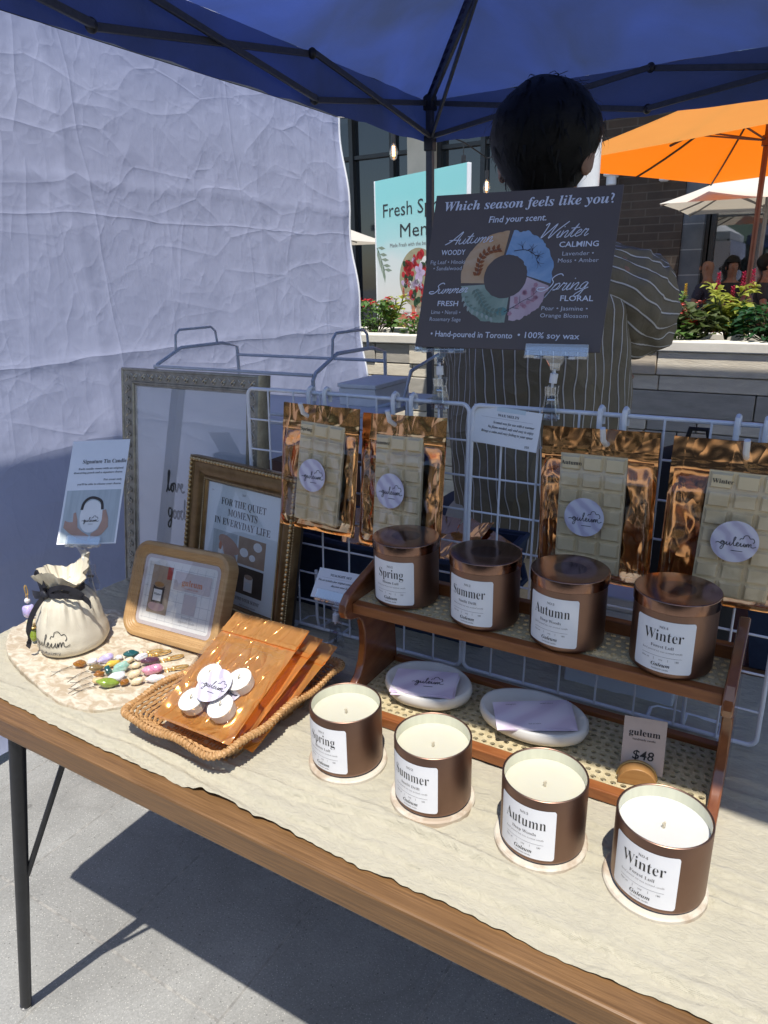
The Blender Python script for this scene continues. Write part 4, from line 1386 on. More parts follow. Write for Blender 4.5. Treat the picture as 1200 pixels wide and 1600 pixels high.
# ================================================================== BASKET WITH TEALIGHT POUCHES
def rim_path(n=260):
    out = []
    hx, hy, r_ = .100, .136, .026
    loop = []
    segs = rr_loop(2 * hx, 2 * hy, r_, 0, 8)
    # resample evenly
    L = [0]
    q = segs + [segs[0]]
    for i in range(len(segs)):
        L.append(L[-1] + math.hypot(q[i + 1][0] - q[i][0], q[i + 1][1] - q[i][1]))
    for k in range(n):
        s_ = L[-1] * k / n
        i = max(j for j in range(len(segs)) if L[j] <= s_)
        f = (s_ - L[i]) / (L[i + 1] - L[i])
        out.append((q[i][0] + (q[i + 1][0] - q[i][0]) * f, q[i][1] + (q[i + 1][1] - q[i][1]) * f, s_ / L[-1]))
    return out
RIM = rim_path()
BZ = .040
def rim3(k, scale=1.0, z=None):
    x, y, s_ = RIM[k % len(RIM)]
    wv = math.sin(s_ * 2 * PI * 9 + .4)
    f = scale * (1 + .008 * wv)
    return V((x * f, y * f, (BZ + .0030 * math.sin(s_ * 2 * PI * 9 + 2.0)) if z is None else z))
t = thing('wicker_basket', 'small rectangular wicker tray with a wavy coiled rim holding orange tealight pouches', 'basket', (-.658, .664, .0008), (0, 0, -.04))
mb = MB()
nR = len(RIM)
core = [rim3(k) for k in range(nR)]
hel = []
turns = 150
for i in range(turns * 8):
    f = i / (turns * 8) * nR
    k = int(f)
    p = core[k % nR].lerp(core[(k + 1) % nR], f - k)
    d = (core[(k + 1) % nR] - core[k % nR]).normalized()
    x, y = frame_of(d)
    a = 2 * PI * i / 8
    hel.append(p + x * (.0042 * math.cos(a)) + y * (.0042 * math.sin(a)))
mb.tube(core, .0040, 8, 0, closed=True)
mb.tube(hel, .00185, 5, 0, closed=True)
mb.build('coiled_rim', M['wicker'], t)
mb = MB()
rows = [(.70, .002), (.735, .0075), (.77, .013), (.805, .0185), (.84, .023), (.875, .0275), (.91, .032), (.945, .036)]
for j, (sc, z) in enumerate(rows):
    mb.tube([rim3(k, sc + .0065 * math.sin(k * PI / 2.0 + j * PI), z) for k in range(0, nR, 1)], .0025, 5, 0, closed=True)
for k in range(0, nR, 4):
    mb.tube([rim3(k, .69, .001), rim3(k, .76, .0115), rim3(k, .88, .028), rim3(k, .985, BZ - .003)], .0014, 5)
mb.build('woven_wall', M['wicker'], t)
mb = MB()
for i in range(27):
    x = -.075 + .15 * i / 26
    mb.tube([(x, -.102, .0018 + .0007 * (i % 2)), (x, .102, .0018 + .0007 * ((i + 1) % 2))], .0016, 5)
for j in range(20):
    y = -.100 + .2 * j / 19
    mb.tube([(-.076 + .152 * i / 26, y, .0022 + .0012 * (1 if (i + j) % 2 else -1)) for i in range(27)], .0024, 5)
mb.build('woven_base', M['wicker'], t)

M['tea_cup'] = clear_mat('clear_tealight_cup', (.99, .99, .98), .05, .05, .3)
def tealight_pouch(label, mat4, w_, h_, seed, full=True):
    t = thing('tealight_pouch', label, 'pouch', group='orange tealight pouches in the basket')
    t.matrix_world = mat4
    mb = MB()
    mb.sheet(pouch_surface(w_, h_, .006, seed, False), 44, 60)
    mb.build('foil_back', M['copper_sun'], t, auto=180)
    mb = MB()
    mb.sheet(pouch_surface(w_, h_, .018 if full else .012, seed + 3, True), 44, 60)
    mb.build('film_front', M['film_amber'], t, auto=180)
    mb = MB()
    f_ = pouch_surface(w_, h_, .018 if full else .012, seed + 3, True)
    mb.sheet(lambda u, v: (lambda p: (p[0], p[1] - .0006, p[2]))(f_(u, 1 - .038 / h_ * (1 - v))), 40, 14)
    mb.build('seal_band', M['copper_sun'], t, auto=180)
    for k, (x, z) in enumerate(() if not full else ((-.0235, .078), (.0275, .085), (-.0225, .0355), (.0295, .0400))):
        mb = MB()
        R_ = .0192
        T = Matrix.Translation((x, 0, z)) @ Matrix.Rotation(PI / 2, 4, 'X')
        mb.lathe([(.001, -.004), (R_ * .94, -.004), (R_ * .97, .0), (R_, .0125), (R_ + .0006, .0130), (R_ - .0004, .0130)], 36, 0, T, cap1=False)
        c_ = mb.build('tealight', M['tea_cup'], t)
        m2 = MB()
        m2.lathe([(R_ * .92, -.003), (R_ * .955, .006), (R_ * .965, .0112), (R_ * .8, .0118), (.001, .0116)], 36, 0, T, cap1=False)
        m2.build('tealight_wax', M['tealight_wax'], c_)
        m3 = MB()
        m3.tube([T @ V((0, 0, .011)), T @ V((.001, .0005, .0155)), T @ V((.002, .004, .0172))], .0010, 6)
        m3.build('wick', M['wick'], c_)
    mb = MB()
    tier_print(.0270, .0035, .0615, .040).emit(mb, lambda x, y, h: (x, -.0188 - h, y))
    mb.build('sticker', [M['lilac'], M['ink']], t, smooth=False)
tealight_pouch('orange foil pouch of four tealights with a round lilac sticker on top in the basket', posed(-.6479, .5567, .0360, -.1179, 1.13, .09), .1461, .1949, 2.2)
tealight_pouch('orange foil tealight pouch half hidden under the top one in the basket', posed(-.643, .573, .0235, -.13, 1.16, .07), .1461, .1949, 6.4, False)
tealight_pouch('lowest orange foil tealight pouch at the back right of the basket', posed(-.636, .590, .0120, -.145, 1.19, .05), .1461, .1949, 8.8, False)

# ================================================================== WIRE GRIDS
GB, GT, ZB, ZT = .914, .934, .013, .4295
def gy(z): return GB + (GT - GB) * (z - ZB) / (ZT - ZB)
def grid_panel(label, x0, x1, feet):
    t = thing('wire_grid', label, 'display grid', ((x0 + x1) / 2, GB, 0), group='white wire grid panels')
    o = V(((x0 + x1) / 2, GB, 0))
    def P(x, z, dy=0): return V((x, gy(z) + dy, z)) - o
    r_ = .012
    loop = []
    for cx, cz, a0 in ((x1 - r_, ZT - r_, 0), (x0 + r_, ZT - r_, PI / 2), (x0 + r_, ZB + r_, PI), (x1 - r_, ZB + r_, 3 * PI / 2)):
        for i in range(7):
            a = a0 + PI / 2 * i / 6
            loop.append(P(cx + r_ * math.cos(a), cz + r_ * math.sin(a)))
    mb = MB()
    mb.tube(loop, .0031, 10, closed=True)
    mb.build('outer_frame', M['white_wire'], t)
    mb = MB()
    nv = 7
    for i in range(nv):
        x = x0 + .0475 + (x1 - x0 - .095) * i / (nv - 1)
        mb.tube([P(x, ZB, -.003), P(x, ZT, -.003)], .0016, 6)
    for j in range(1, 8):
        z = ZT - .0525 * j
        if z > ZB + .02:
            mb.tube([P(x0, z), P(x1, z)], .0016, 6)
    mb.build('wire_mesh', M['white_wire'], t)
    for fx in feet:
        mb = MB()
        w_ = .047
        pts = [(fx - w_, GB - .022), (fx - w_ + .006, GB - .030), (fx + w_ - .006, GB - .030), (fx + w_, GB - .022), (fx + w_, GB + .040), (fx + w_ - .008, GB + .048), (fx - w_ + .008, GB + .048), (fx - w_, GB + .040)]
        mb.tube([V((x, y, .0042)) - o for x, y in pts], .0028, 8, closed=True)
        mb.tube([V((fx, GB + .048, .0045)) - o, V((fx, GB + .010, .008)) - o, P(fx, .03, .004), P(fx, .12, .004)], .0028, 8)
        mb.build('foot_loop', M['white_wire'], t)
grid_panel('white wire grid panel on the left, behind the gold frame and two copper pouches', -.834, -.4165, [-.70])
grid_panel('white wire grid panel on the right, behind the riser and two copper pouches', -.4115, .006, [-.085])

def grid_hook(x, label):
    t = thing('grid_hook', label, 'hook', (x, GT, ZT), group='white plastic hooks on the grid tops')
    for s_ in (-.0155, .0155):
        mb = MB()
        mb.tube([(s_, -.0085, -.040), (s_, -.0085, .0), (s_, -.006, .0065), (s_, 0, .009), (s_, .006, .0065), (s_, .0078, -.002), (s_, .0078, -.014)], .0036, 10)
        mb.build('prong', M['hook_white'], t)
    mb = MB()
    mb.box((0, -.0085, -.036), (.036, .004, .010))
    mb.tube([(0, -.008, -.036), (0, -.03, -.033), (0, -.046, -.024), (0, -.052, -.008)], .0036, 10)
    mb.build('arm', M['hook_white'], t)
for x, l in ((-.682, 'white hook carrying the leftmost copper pouch'), (-.5235, 'white hook carrying the copper pouch above the Spring candle'), (-.213, 'white hook carrying the copper pouch above the Autumn candle'), (-.0515, 'white hook carrying the rightmost copper pouch')):
    grid_hook(x, l)

# ------------------------------------------------------------------ season sign
pop_clip('pop_clip', 'clear acrylic clip under the left end of the season sign', (-.4635, .9335, .4195), .078, -.05, yaw=.02, jaw_lean=.36)
pop_clip('pop_clip', 'clear acrylic clip under the right end of the season sign', (-.2965, .9335, .4165), .083, .18, yaw=.06, jaw_lean=.36)
def water(name, a, b, c, ns=14):
    t = NT(name)
    v = t.coord()
    f = t.noise(v, ns, 6, .62, .9)
    t.l(t.ramp(f, [(.25, a), (.5, b), (.75, c)]), t.b.inputs['Base Color'])
    t.set(Roughness=.65)
    return t.m
M['sign_board'] = mk('charcoal_print_board', (.118, .094, .084), (.104, .082, .073), ns=10, rough=.55, bump=.03, bs=500)
M['sign_ink'] = mk('pale_lettering', (.76, .78, .86), (.70, .72, .80), ns=60, rough=.6)
M['sign_ink2'] = mk('soft_lettering', (.62, .63, .68), (.57, .58, .63), ns=60, rough=.6)
M['w_autumn'] = water('autumn_watercolour', (.42, .20, .07), (.55, .33, .17), (.60, .47, .33))
M['w_winter'] = water('winter_watercolour', (.10, .21, .40), (.24, .38, .58), (.46, .55, .68))
M['w_summer'] = water('summer_watercolour', (.14, .22, .17), (.30, .38, .31), (.45, .48, .40))
M['w_spring'] = water('spring_watercolour', (.42, .27, .33), (.56, .43, .47), (.62, .52, .55))
M['leaf_rust'] = mk('painted_rust_leaf', (.34, .11, .03), (.24, .07, .02), ns=60, rough=.65)
M['leaf_green'] = mk('painted_sage_leaf', (.12, .17, .13), (.24, .30, .24), ns=60, rough=.65)
M['leaf_pale'] = mk('painted_pale_leaf', (.42, .47, .42), (.34, .40, .36), ns=60, rough=.65)
M['blossom'] = mk('painted_blossom', (.46, .22, .28), (.55, .33, .38), ns=60, rough=.65)
M['twig'] = mk('painted_twig', (.05, .05, .075), (.08, .07, .09), ns=60, rough=.65)
M['twig_teal'] = mk('painted_teal', (.10, .23, .22), (.16, .30, .28), ns=60, rough=.65)
SW, SH = .2605, .2204
P = Print()
P.rect(-SW / 2, 0, SW / 2, SH, 0, 0)
def sp(u, v):            # fraction of the sign, v from the top
    return (u - .5) * SW, (1 - v) * SH
x, y = sp(.510, .106); P.text('Which season feels like you?', x, y, .0190, 1, 'bolditalic', width=.236, offset=.004, shear=-.12, res=3)
x, y = sp(.480, .196); P.text('Find your scent.', x, y, .0128, 1, width=.081, offset=.012, shear=.12)
CX, CY = sp(.459, .542)
R1, R2 = .0640, .0305
def seg(a0, a1, mi, wob, seed, n=40):
    out, inn = [], []
    for i in range(n + 1):
        a = rad(a0 + (a1 - a0) * i / n)
        e = 1 + wob * nz(math.cos(a) * 7, math.sin(a) * 7, seed) + wob * .5 * nz(math.cos(a) * 22, math.sin(a) * 22, seed)
        e2 = 1 + wob * .6 * nz(math.cos(a) * 6, math.sin(a) * 6, seed + 4)
        bulge = 1 + .03 * math.sin(PI * i / n)
        sk = rad(7 * math.sin(PI * i / n * 0) )
        out.append((CX + R1 * e * bulge * math.cos(a), CY + R1 * e * bulge * math.sin(a)))
        a2 = a + rad(10)
        inn.append((CX + R2 * e2 * math.cos(a2), CY + R2 * e2 * math.sin(a2)))
    vs = out + inn
    P.mesh(vs, [(i, i + 1, n + 2 + i, n + 1 + i) for i in range(n)], mi, 1)
seg(92, 188, 3, .02, 1)
seg(-9, 87, 4, .05, 2)
seg(192, 277, 5, .04, 3)
seg(282, 348, 6, .05, 4)
def leafp(x, y, a, L, wd, mi, layer=3):
    c, s_ = math.cos(a), math.sin(a)
    pts = [(0, 0), (.3 * L, wd / 2), (.6 * L, wd * .42), (L, 0), (.6 * L, -wd * .42), (.3 * L, -wd / 2)]
    P.poly([(x + u * c - q * s_, y + u * s_ + q * c) for u, q in pts], mi, layer)
def pol(a, r_): return CX + r_ * math.cos(rad(a)), CY + r_ * math.sin(rad(a))
br = [pol(a, .044 + .003 * math.sin(a * .1)) for a in range(178, 98, -8)]
P.stroke(br, .0008, 11, 3)
for k, (x, y) in enumerate(br[:-1]):
    a = rad(178 - 8 * k - 90)
    leafp(x, y, a + .9, .0085, .0048, 7); leafp(x, y, a - .8, .0085, .0048, 7)
tr = [pol(78, .036), pol(58, .043), pol(40, .047), pol(25, .046)]
P.stroke(tr, .0012, 11, 3, taper=True)
for a, r_, b in ((62, .042, 1.9), (55, .043, .3), (45, .046, 1.5), (38, .047, -.3), (30, .047, 1.2), (28, .046, -.9), (50, .045, -.6)):
    x, y = pol(a, r_)
    for q in (0, .5, -.5):
        P.stroke([(x, y), (x + .006 * math.cos(b + q * .4), y + .006 * math.sin(b + q * .4)), (x + .012 * math.cos(b + q), y + .012 * math.sin(b + q))], .0007, 11, 3, taper=True)
P.poly(ell(*pol(28, .038), .010, .005, 16), 4, 2)
br = [pol(a, .047 + .004 * math.sin(a * .08)) for a in range(205, 275, 7)]
P.stroke(br, .0008, 12, 3)
for k, (x, y) in enumerate(br):
    a = rad(205 + 7 * k + 90)
    leafp(x, y, a + 1.0, .0075, .004, 8); leafp(x, y, a - 1.0, .0085, .004, 8)
br = [pol(a, .060 + .003 * math.sin(a)) for a in range(208, 262, 7)]
P.stroke(br, .0006, 12, 3)
for k, (x, y) in enumerate(br):
    a = rad(208 + 7 * k + 90)
    leafp(x, y, a - .9, .0080, .0040, 9); leafp(x, y, a + 1.1, .006, .0032, 8)
P.poly(ell(*pol(272, .049), .008, .006, 14), 12, 2)
br = [pol(a, r_) for a, r_ in ((276, .050), (292, .046), (310, .045), (328, .050), (342, .052))]
P.stroke(br, .0011, 11, 3, taper=True)
for a, r_, b in ((290, .046, -.2), (305, .045, 1.7), (318, .047, -.3), (330, .05, 1.6)):
    x, y = pol(a, r_)
    P.stroke([(x, y), (x + .010 * math.cos(b), y + .010 * math.sin(b))], .0007, 11, 3, taper=True)
rnd = random.Random(3)
for k in range(17):
    a, r_ = rnd.uniform(284, 345), rnd.uniform(.036, .057)
    x, y = pol(a, r_)
    for q in range(5):
        P.poly(ell(x + .0018 * math.cos(q * 1.257), y + .0018 * math.sin(q * 1.257), .0015, .0015, 7), 10, 3)
HANDW = {'u': (.9, [[(0, 1), (.05, .3), (.25, 0), (.5, .25), (.62, 1), (.6, .25), (.8, 0), (.95, .3)]]), 't': (.55, [[(0, .2), (.3, 1.9), (.2, .4), (.35, 0), (.6, .3)], [(-.15, 1.25), (.6, 1.35)]]),
         'm': (1.1, [[(0, 1), (.05, 0), (.15, .6), (.35, 1), (.45, .7), (.42, 0), (.52, .6), (.72, 1), (.82, .7), (.8, .1), (.95, 0), (1.15, .3)]]), 'n': (.75, [[(0, 1), (.05, 0), (.15, .6), (.38, 1), (.48, .7), (.46, .1), (.6, 0), (.8, .3)]]),
         'i': (.38, [[(0, .3), (.12, 1), (.1, .2), (.22, 0), (.42, .3)], [(.22, 1.55), (.28, 1.62)]]), 'e': (.58, [[(0, .3), (.3, .55), (.4, .85), (.25, 1), (.08, .6), (.12, .12), (.32, 0), (.62, .3)]]),
         'r': (.62, [[(0, .3), (.12, 1.05), (.2, .9), (.42, .95), (.36, .2), (.48, 0), (.66, .3)]]), 'p': (.62, [[(.1, 1), (-.1, -1), (.05, .3), (.2, .9), (.4, 1), (.48, .6), (.35, .1), (.15, .1), (.65, .25)]]),
         'g': (.7, [[(.5, .9), (.25, 1), (.05, .6), (.12, .1), (.35, .15), (.5, .9), (.42, -.6), (.15, -1), (0, -.7), (.3, -.2), (.75, .3)]]),
         'A': (1.15, [[(-.4, 0), (.2, .7), (.9, 2.4), (.85, 1.2), (.9, 0)], [(-.2, .75), (.5, .85), (1.2, .8)]]), 'W': (1.6, [[(-.1, 2.0), (.15, 2.3), (.2, 1.2), (.2, .1), (.6, 1.2), (.95, 2.2), (.9, 1.0), (.95, .05), (1.35, 1.3), (1.9, 2.5)]]),
         'S': (1.0, [[(1.25, 2.1), (.95, 2.4), (.6, 2.2), (.45, 1.7), (.75, 1.2), (.7, .5), (.3, 0), (-.2, .1), (-.25, .45), (.3, .5)]])}
def script(s_, u, v, wd, sz):
    x, y = sp(u, v)
    tot = sum(HANDW[c][0] for c in s_)
    k = wd / tot
    q = 0
    for c in s_:
        adv, strokes = HANDW[c]
        for st in strokes:
            P.stroke([(x - wd / 2 + (q + a) * k + b * k * .34, y + b * k * .64 + (q / tot - .5) * wd * .05) for a, b in st], .0011 if c.islower() else .0013, 1, 4)
        q += adv
script('Autumn', .235, .325, .064, 0); script('Winter', .730, .305, .064, 0); script('Summer', .152, .648, .054, 0); script('Spring', .770, .629, .062, 0)
for s_, u, v, wd in (('WOODY', .147, .398, .036), ('CALMING', .820, .365, .0515), ('FRESH', .158, .732, .031), ('FLORAL', .848, .695, .043)):
    x, y = sp(u, v); P.text(s_, x, y, .0105, 1, width=wd, offset=.012)
for s_, u, v, wd in (('Fig Leaf \u2022 Hinoki', .122, .457, .052), ('\u2022 Sandalwood', .126, .498, .043), ('Lavender \u2022', .822, .4175, .041), ('Moss \u2022 Amber', .828, .460, .053), ('Lime \u2022 Neroli \u2022', .153, .785, .044), ('Rosemary Sage', .155, .831, .047), ('Pear \u2022 Jasmine \u2022', .793, .753, .061), ('Orange Blossom', .795, .797, .063)):
    x, y = sp(u, v); P.text(s_, x, y, .0080, 2, width=wd)
x, y = sp(.313, .932); P.text('\u2022 Hand-poured in Toronto', x, y, .0118, 1, width=.120, offset=.008)
x, y = sp(.730, .926); P.text('\u2022 100% soy wax', x, y, .0118, 1, width=.083, offset=.008)
mb = MB()
P.emit(mb, flat)
mb.box((0, .0013, SH / 2), (SW, .0024, SH), 0)
sb = mb.build('season_sign', [M['sign_board'], M['sign_ink'], M['sign_ink2'], M['w_autumn'], M['w_winter'], M['w_summer'], M['w_spring'], M['leaf_rust'], M['leaf_green'], M['leaf_pale'], M['blossom'], M['twig'], M['twig_teal']], smooth=False)
sb.matrix_world = posed(-.3693, .935, .5085, .0929, .3589, -.0135)
tag(sb, 'charcoal season sign with a painted ring of four seasons clipped above the grid', 'sign')

# wax melts card and tealight card
P = Print()
P.rect(-.016, .0475, .030, .0535, 2, 1)
P.text('WAX MELTS', .004, .0405, .0052, 1, 'bold', width=.034)
P.rect(-.040, .0375, .044, .0379, 3, 1)
for k, (s_, wd) in enumerate((('Scented wax for use with a warmer', .066), ('No flame needed, safe and easy to enjoy', .074), ('Brings a calm and cosy feeling to your space', .084))):
    P.text(s_, .047 - wd / 2, .0300 - .0068 * k, .0052, 1, 'bolditalic', width=wd)
P.text('$18', .040, .0035, .0042, 1, 'bold')
print_card('info_card', 'small white Wax Melts card with pale blue tab on the grid', 'card', posed(-.3601, .9185, .3766, -.1857, .19, -.0312), .1107, .0531, P, [M['card'], M['ink'], M['pale_print'], M['ink_pale']])
P = Print()
P.text('TEALIGHT SET', .0, .0405, .0055, 1, 'bold', width=.042)
P.rect(-.035, .0365, .040, .0369, 2, 1)
P.text('This set includes four original scented tealights', .0, .0300, .0050, 1, 'bolditalic', width=.083)
P.text('discover your favourite', .010, .0225, .0050, 1, 'bolditalic', width=.046)
print_card('info_card', 'small white Tealight Set card leaning at the left end of the riser', 'card', posed(-.6218, .8619, .1032, .0036, .7043, .028), .0918, .0522, P, [M['card'], M['ink'], M['ink_pale']])
pop_clip('pop_clip', 'clear acrylic clip holding the Tealight Set card left of the riser', (-.6195, .8615, .0185), .080, .15, jaw_lean=.70, lower=True)

# ================================================================== BEHIND THE GRID: RACK, CRATES
M['grey_wire'] = mk('grey_coated_wire', (.56, .59, .63), (.48, .51, .55), ns=60, rough=.35, metal=.1)
M['rack_board'] = mk('white_shelf_board', (.62, .64, .68), (.56, .58, .62), ns=8, rough=.5)
t = thing('wire_rack', 'grey wire storage rack with white shelf boards behind the silver picture frame', 'storage rack', (-1.08, 1.32, G))
o = V((-1.08, 1.32, G))
x0, x1, y0, y1, zt = -1.475, -.965, 1.30, 1.62, .405
def W(*p): return V(p) - o
for sx, x in ((-1, x0), (1, x1)):
    mb = MB()
    mb.tube([W(x, y0, -.735), W(x, y0, zt - .015), W(x, y0 + .012, zt), W(x, y0 + .10, zt + .035), W(x, y1 - .06, zt + .035), W(x, y1, zt + .02), W(x, y1, -.735)], .0048, 8)
    mb.tube([W(x, y0 + .08, zt + .03), W(x, y0 + .085, zt + .07), W(x, y0 + .10, zt + .082), W(x, y1 - .10, zt + .082), W(x, y1 - .085, zt + .07), W(x, y1 - .08, zt + .033)], .0034, 8)
    mb.build('end_frame', M['grey_wire'], t)
for y in (y0, y1):
    mb = MB()
    mb.tube([W(x0, y, zt - .004), W(x1, y, zt - .004)], .0042, 8)
    mb.tube([W(x0, y, zt - .10), W(x1, y, zt - .10)], .0045, 8)
    mb.build('rail', M['grey_wire'], t)
for z in (.285, .0, -.30):
    mb = MB()
    mb.box((-1.22 - o.x, 1.46 - o.y, z - o.z), (.505, .315, .012))
    mb.build('shelf_board', M['rack_board'], t, smooth=False, bevel=.002)
# a second, lower wire side towards the canopy leg
mb = MB()
mb.tube([W(x1, y0, .30), W(-.80, 1.42, .335), W(-.80, 1.46, .40), W(-.80, 1.60, .425), W(-.80, 1.62, .30), W(-.80, 1.62, -.735)], .0044, 8)
mb.tube([W(-.80, 1.44, .33), W(-.80, 1.43, -.735)], .0058, 8)
mb.build('side_frame', M['grey_wire'], t)
mb = MB()
mb.box((-.885 - o.x, 1.46 - o.y, .318 - o.z), (.165, .30, .012))
mb.build('shelf_board', M['rack_board'], t, smooth=False, bevel=.002)

M['navy_fabric'] = mk('navy_fabric', (.030, .045, .085), (.022, .033, .064), ns=60, rough=.85, bump=.3, bs=500)
M['blue_fabric'] = mk('bright_blue_fabric', (.012, .065, .26), (.008, .045, .19), ns=20, rough=.8, bump=.3, bs=120)
M['dark_box'] = mk('dark_maroon_box', (.085, .03, .02), (.06, .02, .014), ns=20, rough=.6)
M['cardboard'] = mk('cardboard', (.36, .25, .15), (.30, .2, .115), ns=20, rough=.8)
def bin_(name, label, cat, x0, x1, y0, y1, z0, z1, mat, flare=.03):
    t = thing(name, label, cat, ((x0 + x1) / 2, (y0 + y1) / 2, z0))
    w_, d_, h_ = x1 - x0, y1 - y0, z1 - z0
    mb = MB()
    vs = []
    for z, f, th in ((0, 0, 0), (h_, flare, 0), (h_, flare, .012), (.01, 0, .012)):
        a, b = w_ / 2 + f / 2 - th, d_ / 2 + f / 2 - th
        n = 10
        for (ax, ay), (bx, by) in (((-a, -b), (a, -b)), ((a, -b), (a, b)), ((a, b), (-a, b)), ((-a, b), (-a, -b))):
            for i in range(n):
                q = i / n
                x, y = ax + (bx - ax) * q, ay + (by - ay) * q
                sag = .008 * math.sin(PI * q) * (1 if z > .02 else 0)
                vs.append((x, y, z - sag + .003 * nz(x * 20, y * 20, z * 9)))
    k = 40
    fs = [(j * k + i, j * k + (i + 1) % k, (j + 1) * k + (i + 1) % k, (j + 1) * k + i) for j in range(3) for i in range(k)]
    fs += [tuple(range(k - 1, -1, -1)), tuple(3 * k + i for i in range(k))]
    mb.add(vs, fs)
    mb.build('bin_body', mat, t, auto=50)
    m2 = MB()
    ring = [V(vs[k + i]) for i in range(k)]
    m2.tube(ring, .006, 6, closed=True)
    m2.build('rim', mat, t)
    for s_ in (-1, 1):
        m3 = MB()
        xx = s_ * (w_ / 2 + flare * .5 + .004)
        m3.tube([(xx, -.05, h_ * .75), (xx + s_ * .015, -.03, h_ * .62), (xx + s_ * .015, .03, h_ * .62), (xx, .05, h_ * .75)], .006, 6)
        m3.build('handle', mat, t)
    return t
bin_('storage_bin', 'dark navy fabric storage bin full of spare copper pouches behind the left grid', 'storage bin', -.83, -.415, .998, 1.150, -.0035, .158, M['navy_fabric'])
bin_('storage_bin', 'dark navy fabric storage bin low behind the right grid', 'storage bin', -.02, .40, 1.16, 1.42, -.0035, .118, M['navy_fabric'])
for k, (x, y, z, ry, rx) in enumerate(((-.50, 1.075, .125, .15, 1.2), (-.53, 1.085, .115, -.25, 1.25), (-.58, 1.075, .105, .1, 1.1), (-.64, 1.085, .10, -.1, 1.2))):
    mb = MB()
    mb.sheet(pouch_surface(.14, .12, .008, 3.3 + k * 2, True), 24, 24)
    mb.sheet(pouch_surface(.14, .12, .008, 5.3 + k * 2, False), 24, 24)
    p_ = mb.build('foil_pouch', M['copper'], auto=180)
    p_.location = (x, y - .05, z + .012 * k)
    p_.rotation_euler = (-rx, ry, .3 * (k - 1.5))
    tag(p_, ['spare copper foil pouch at the right end of the navy bin', 'spare copper foil pouch second from the right end of the navy bin', 'spare copper foil pouch in the middle of the navy bin', 'spare copper foil pouch deepest at the left in the navy bin'][k], 'pouch', 'spare copper pouches in the navy bin')
t = thing('side_table', 'small dark folding side table carrying the low navy bin behind the right grid', 'table', (.19, 1.30, G))
mb = MB(); mb.box((0, 0, .724), (.50, .26, .022)); mb.build('tabletop', M['dark_box'], t, smooth=False, bevel=.003)
for sx in (-1, 1):
    for sy in (-1, 1):
        mb = MB(); mb.tube([(sx * .21, sy * .10, .714), (sx * .22, -sy * .10, .0)], .009, 8); mb.build('leg', M['black_metal'], t)
# blue cloth bag heap
mb = MB()
mb.blob((0, 0, .07), (.11, .08, .085), nu=36, nv=24, wob=.0)
for k, q in enumerate(mb.v):
    d = 1 + .22 * nz(q[0] * 22, q[1] * 22, q[2] * 22) + .12 * nz(q[0] * 60, q[1] * 60, q[2] * 60)
    mb.v[k] = (q[0] * d, q[1] * d, max(.0, q[2] * d))
b_ = mb.build('cloth_bag', M['blue_fabric'], auto=180)
b_.location = (-.545, 1.56, .045)
tag(b_, 'crumpled bright blue cloth bag behind the navy bin beside the vendor', 'bag')
t = thing('storage_crate', 'dark folding crate on the ground carrying the blue cloth bag', 'crate', (-.62, 1.60, G))
mb = MB(); mb.box((0, 0, .39), (.40, .26, .78)); mb.build('crate_body', M['navy_fabric'], t, smooth=False, bevel=.01)
mb = MB(); mb.box((0, -.135, .70), (.12, .012, .03)); mb.build('handle', M['black_metal'], t, smooth=False, bevel=.004)
# maroon boxes on the rack
for k, (x, y, z, sx, sz, m_, l) in enumerate(((-1.06, 1.42, .006, .17, .17, 'dark_box', 'dark maroon box on the middle shelf of the wire rack'), (-.90, 1.46, .324, .10, .05, 'white_print', 'small white box on the rack beside the canopy leg'), (-1.25, 1.42, .006, .15, .12, 'cardboard', 'brown cardboard box on the middle shelf of the wire rack'))):
    t = thing('storage_box', l, 'box', (x, y, z))
    mb = MB(); mb.box((0, 0, sz * .4), (sx, .16, sz * .8)); mb.build('box_body', M[m_], t, smooth=False, bevel=.002)
    mb = MB(); mb.box((0, 0, sz * .9 + .001), (sx + .006, .166, sz * .2)); mb.build('box_lid', M[m_], t, smooth=False, bevel=.002)
# pale box and dark pouch on the table behind the riser
t = thing('storage_box', 'pale blue grey box standing behind the upper shelf between Autumn and Winter', 'box', (-.185, 1.02, -.003))
mb = MB(); mb.box((0, 0, .07), (.16, .10, .14)); mb.build('box_body', M['rack_board'], t, smooth=False, bevel=.003)
mb = MB(); mb.box((0, 0, .152), (.166, .106, .022)); mb.build('box_lid', M['rack_board'], t, smooth=False, bevel=.003)
# black backpack
M['black_cloth'] = mk('black_nylon', (.012, .012, .015), (.008, .008, .010), ns=60, rough=.7, bump=.2, bs=300)
t = thing('backpack', 'black backpack standing upright behind the right grid beside the vendor', 'backpack', (-.225, 1.93, G))
mb = MB()
mb.lathe([(.001, 0), (.14, .005), (.165, .04), (.17, .45), (.16, .78), (.12, .89), (.06, .925), (.001, .93)], 32)
for k, q in enumerate(mb.v): mb.v[k] = (q[0] * 1.0, q[1] * .62, q[2] * (1 + .02 * nz(q[0] * 9, q[1] * 9)))
mb.build('pack_body', M['black_cloth'], t, auto=180)
mb = MB(); mb.lathe([(.001, .0), (.10, .004), (.115, .03), (.115, .26), (.10, .30), (.001, .305)], 28)
for k, q in enumerate(mb.v): mb.v[k] = (q[0], q[1] * .4 - .10, q[2] + .12)
mb.build('front_pocket', M['black_cloth'], t, auto=180)
mb = MB(); mb.tube([(-.03, 0, .92), (-.02, 0, .965), (.02, 0, .965), (.03, 0, .92)], .007, 8); mb.build('handle', M['black_cloth'], t)

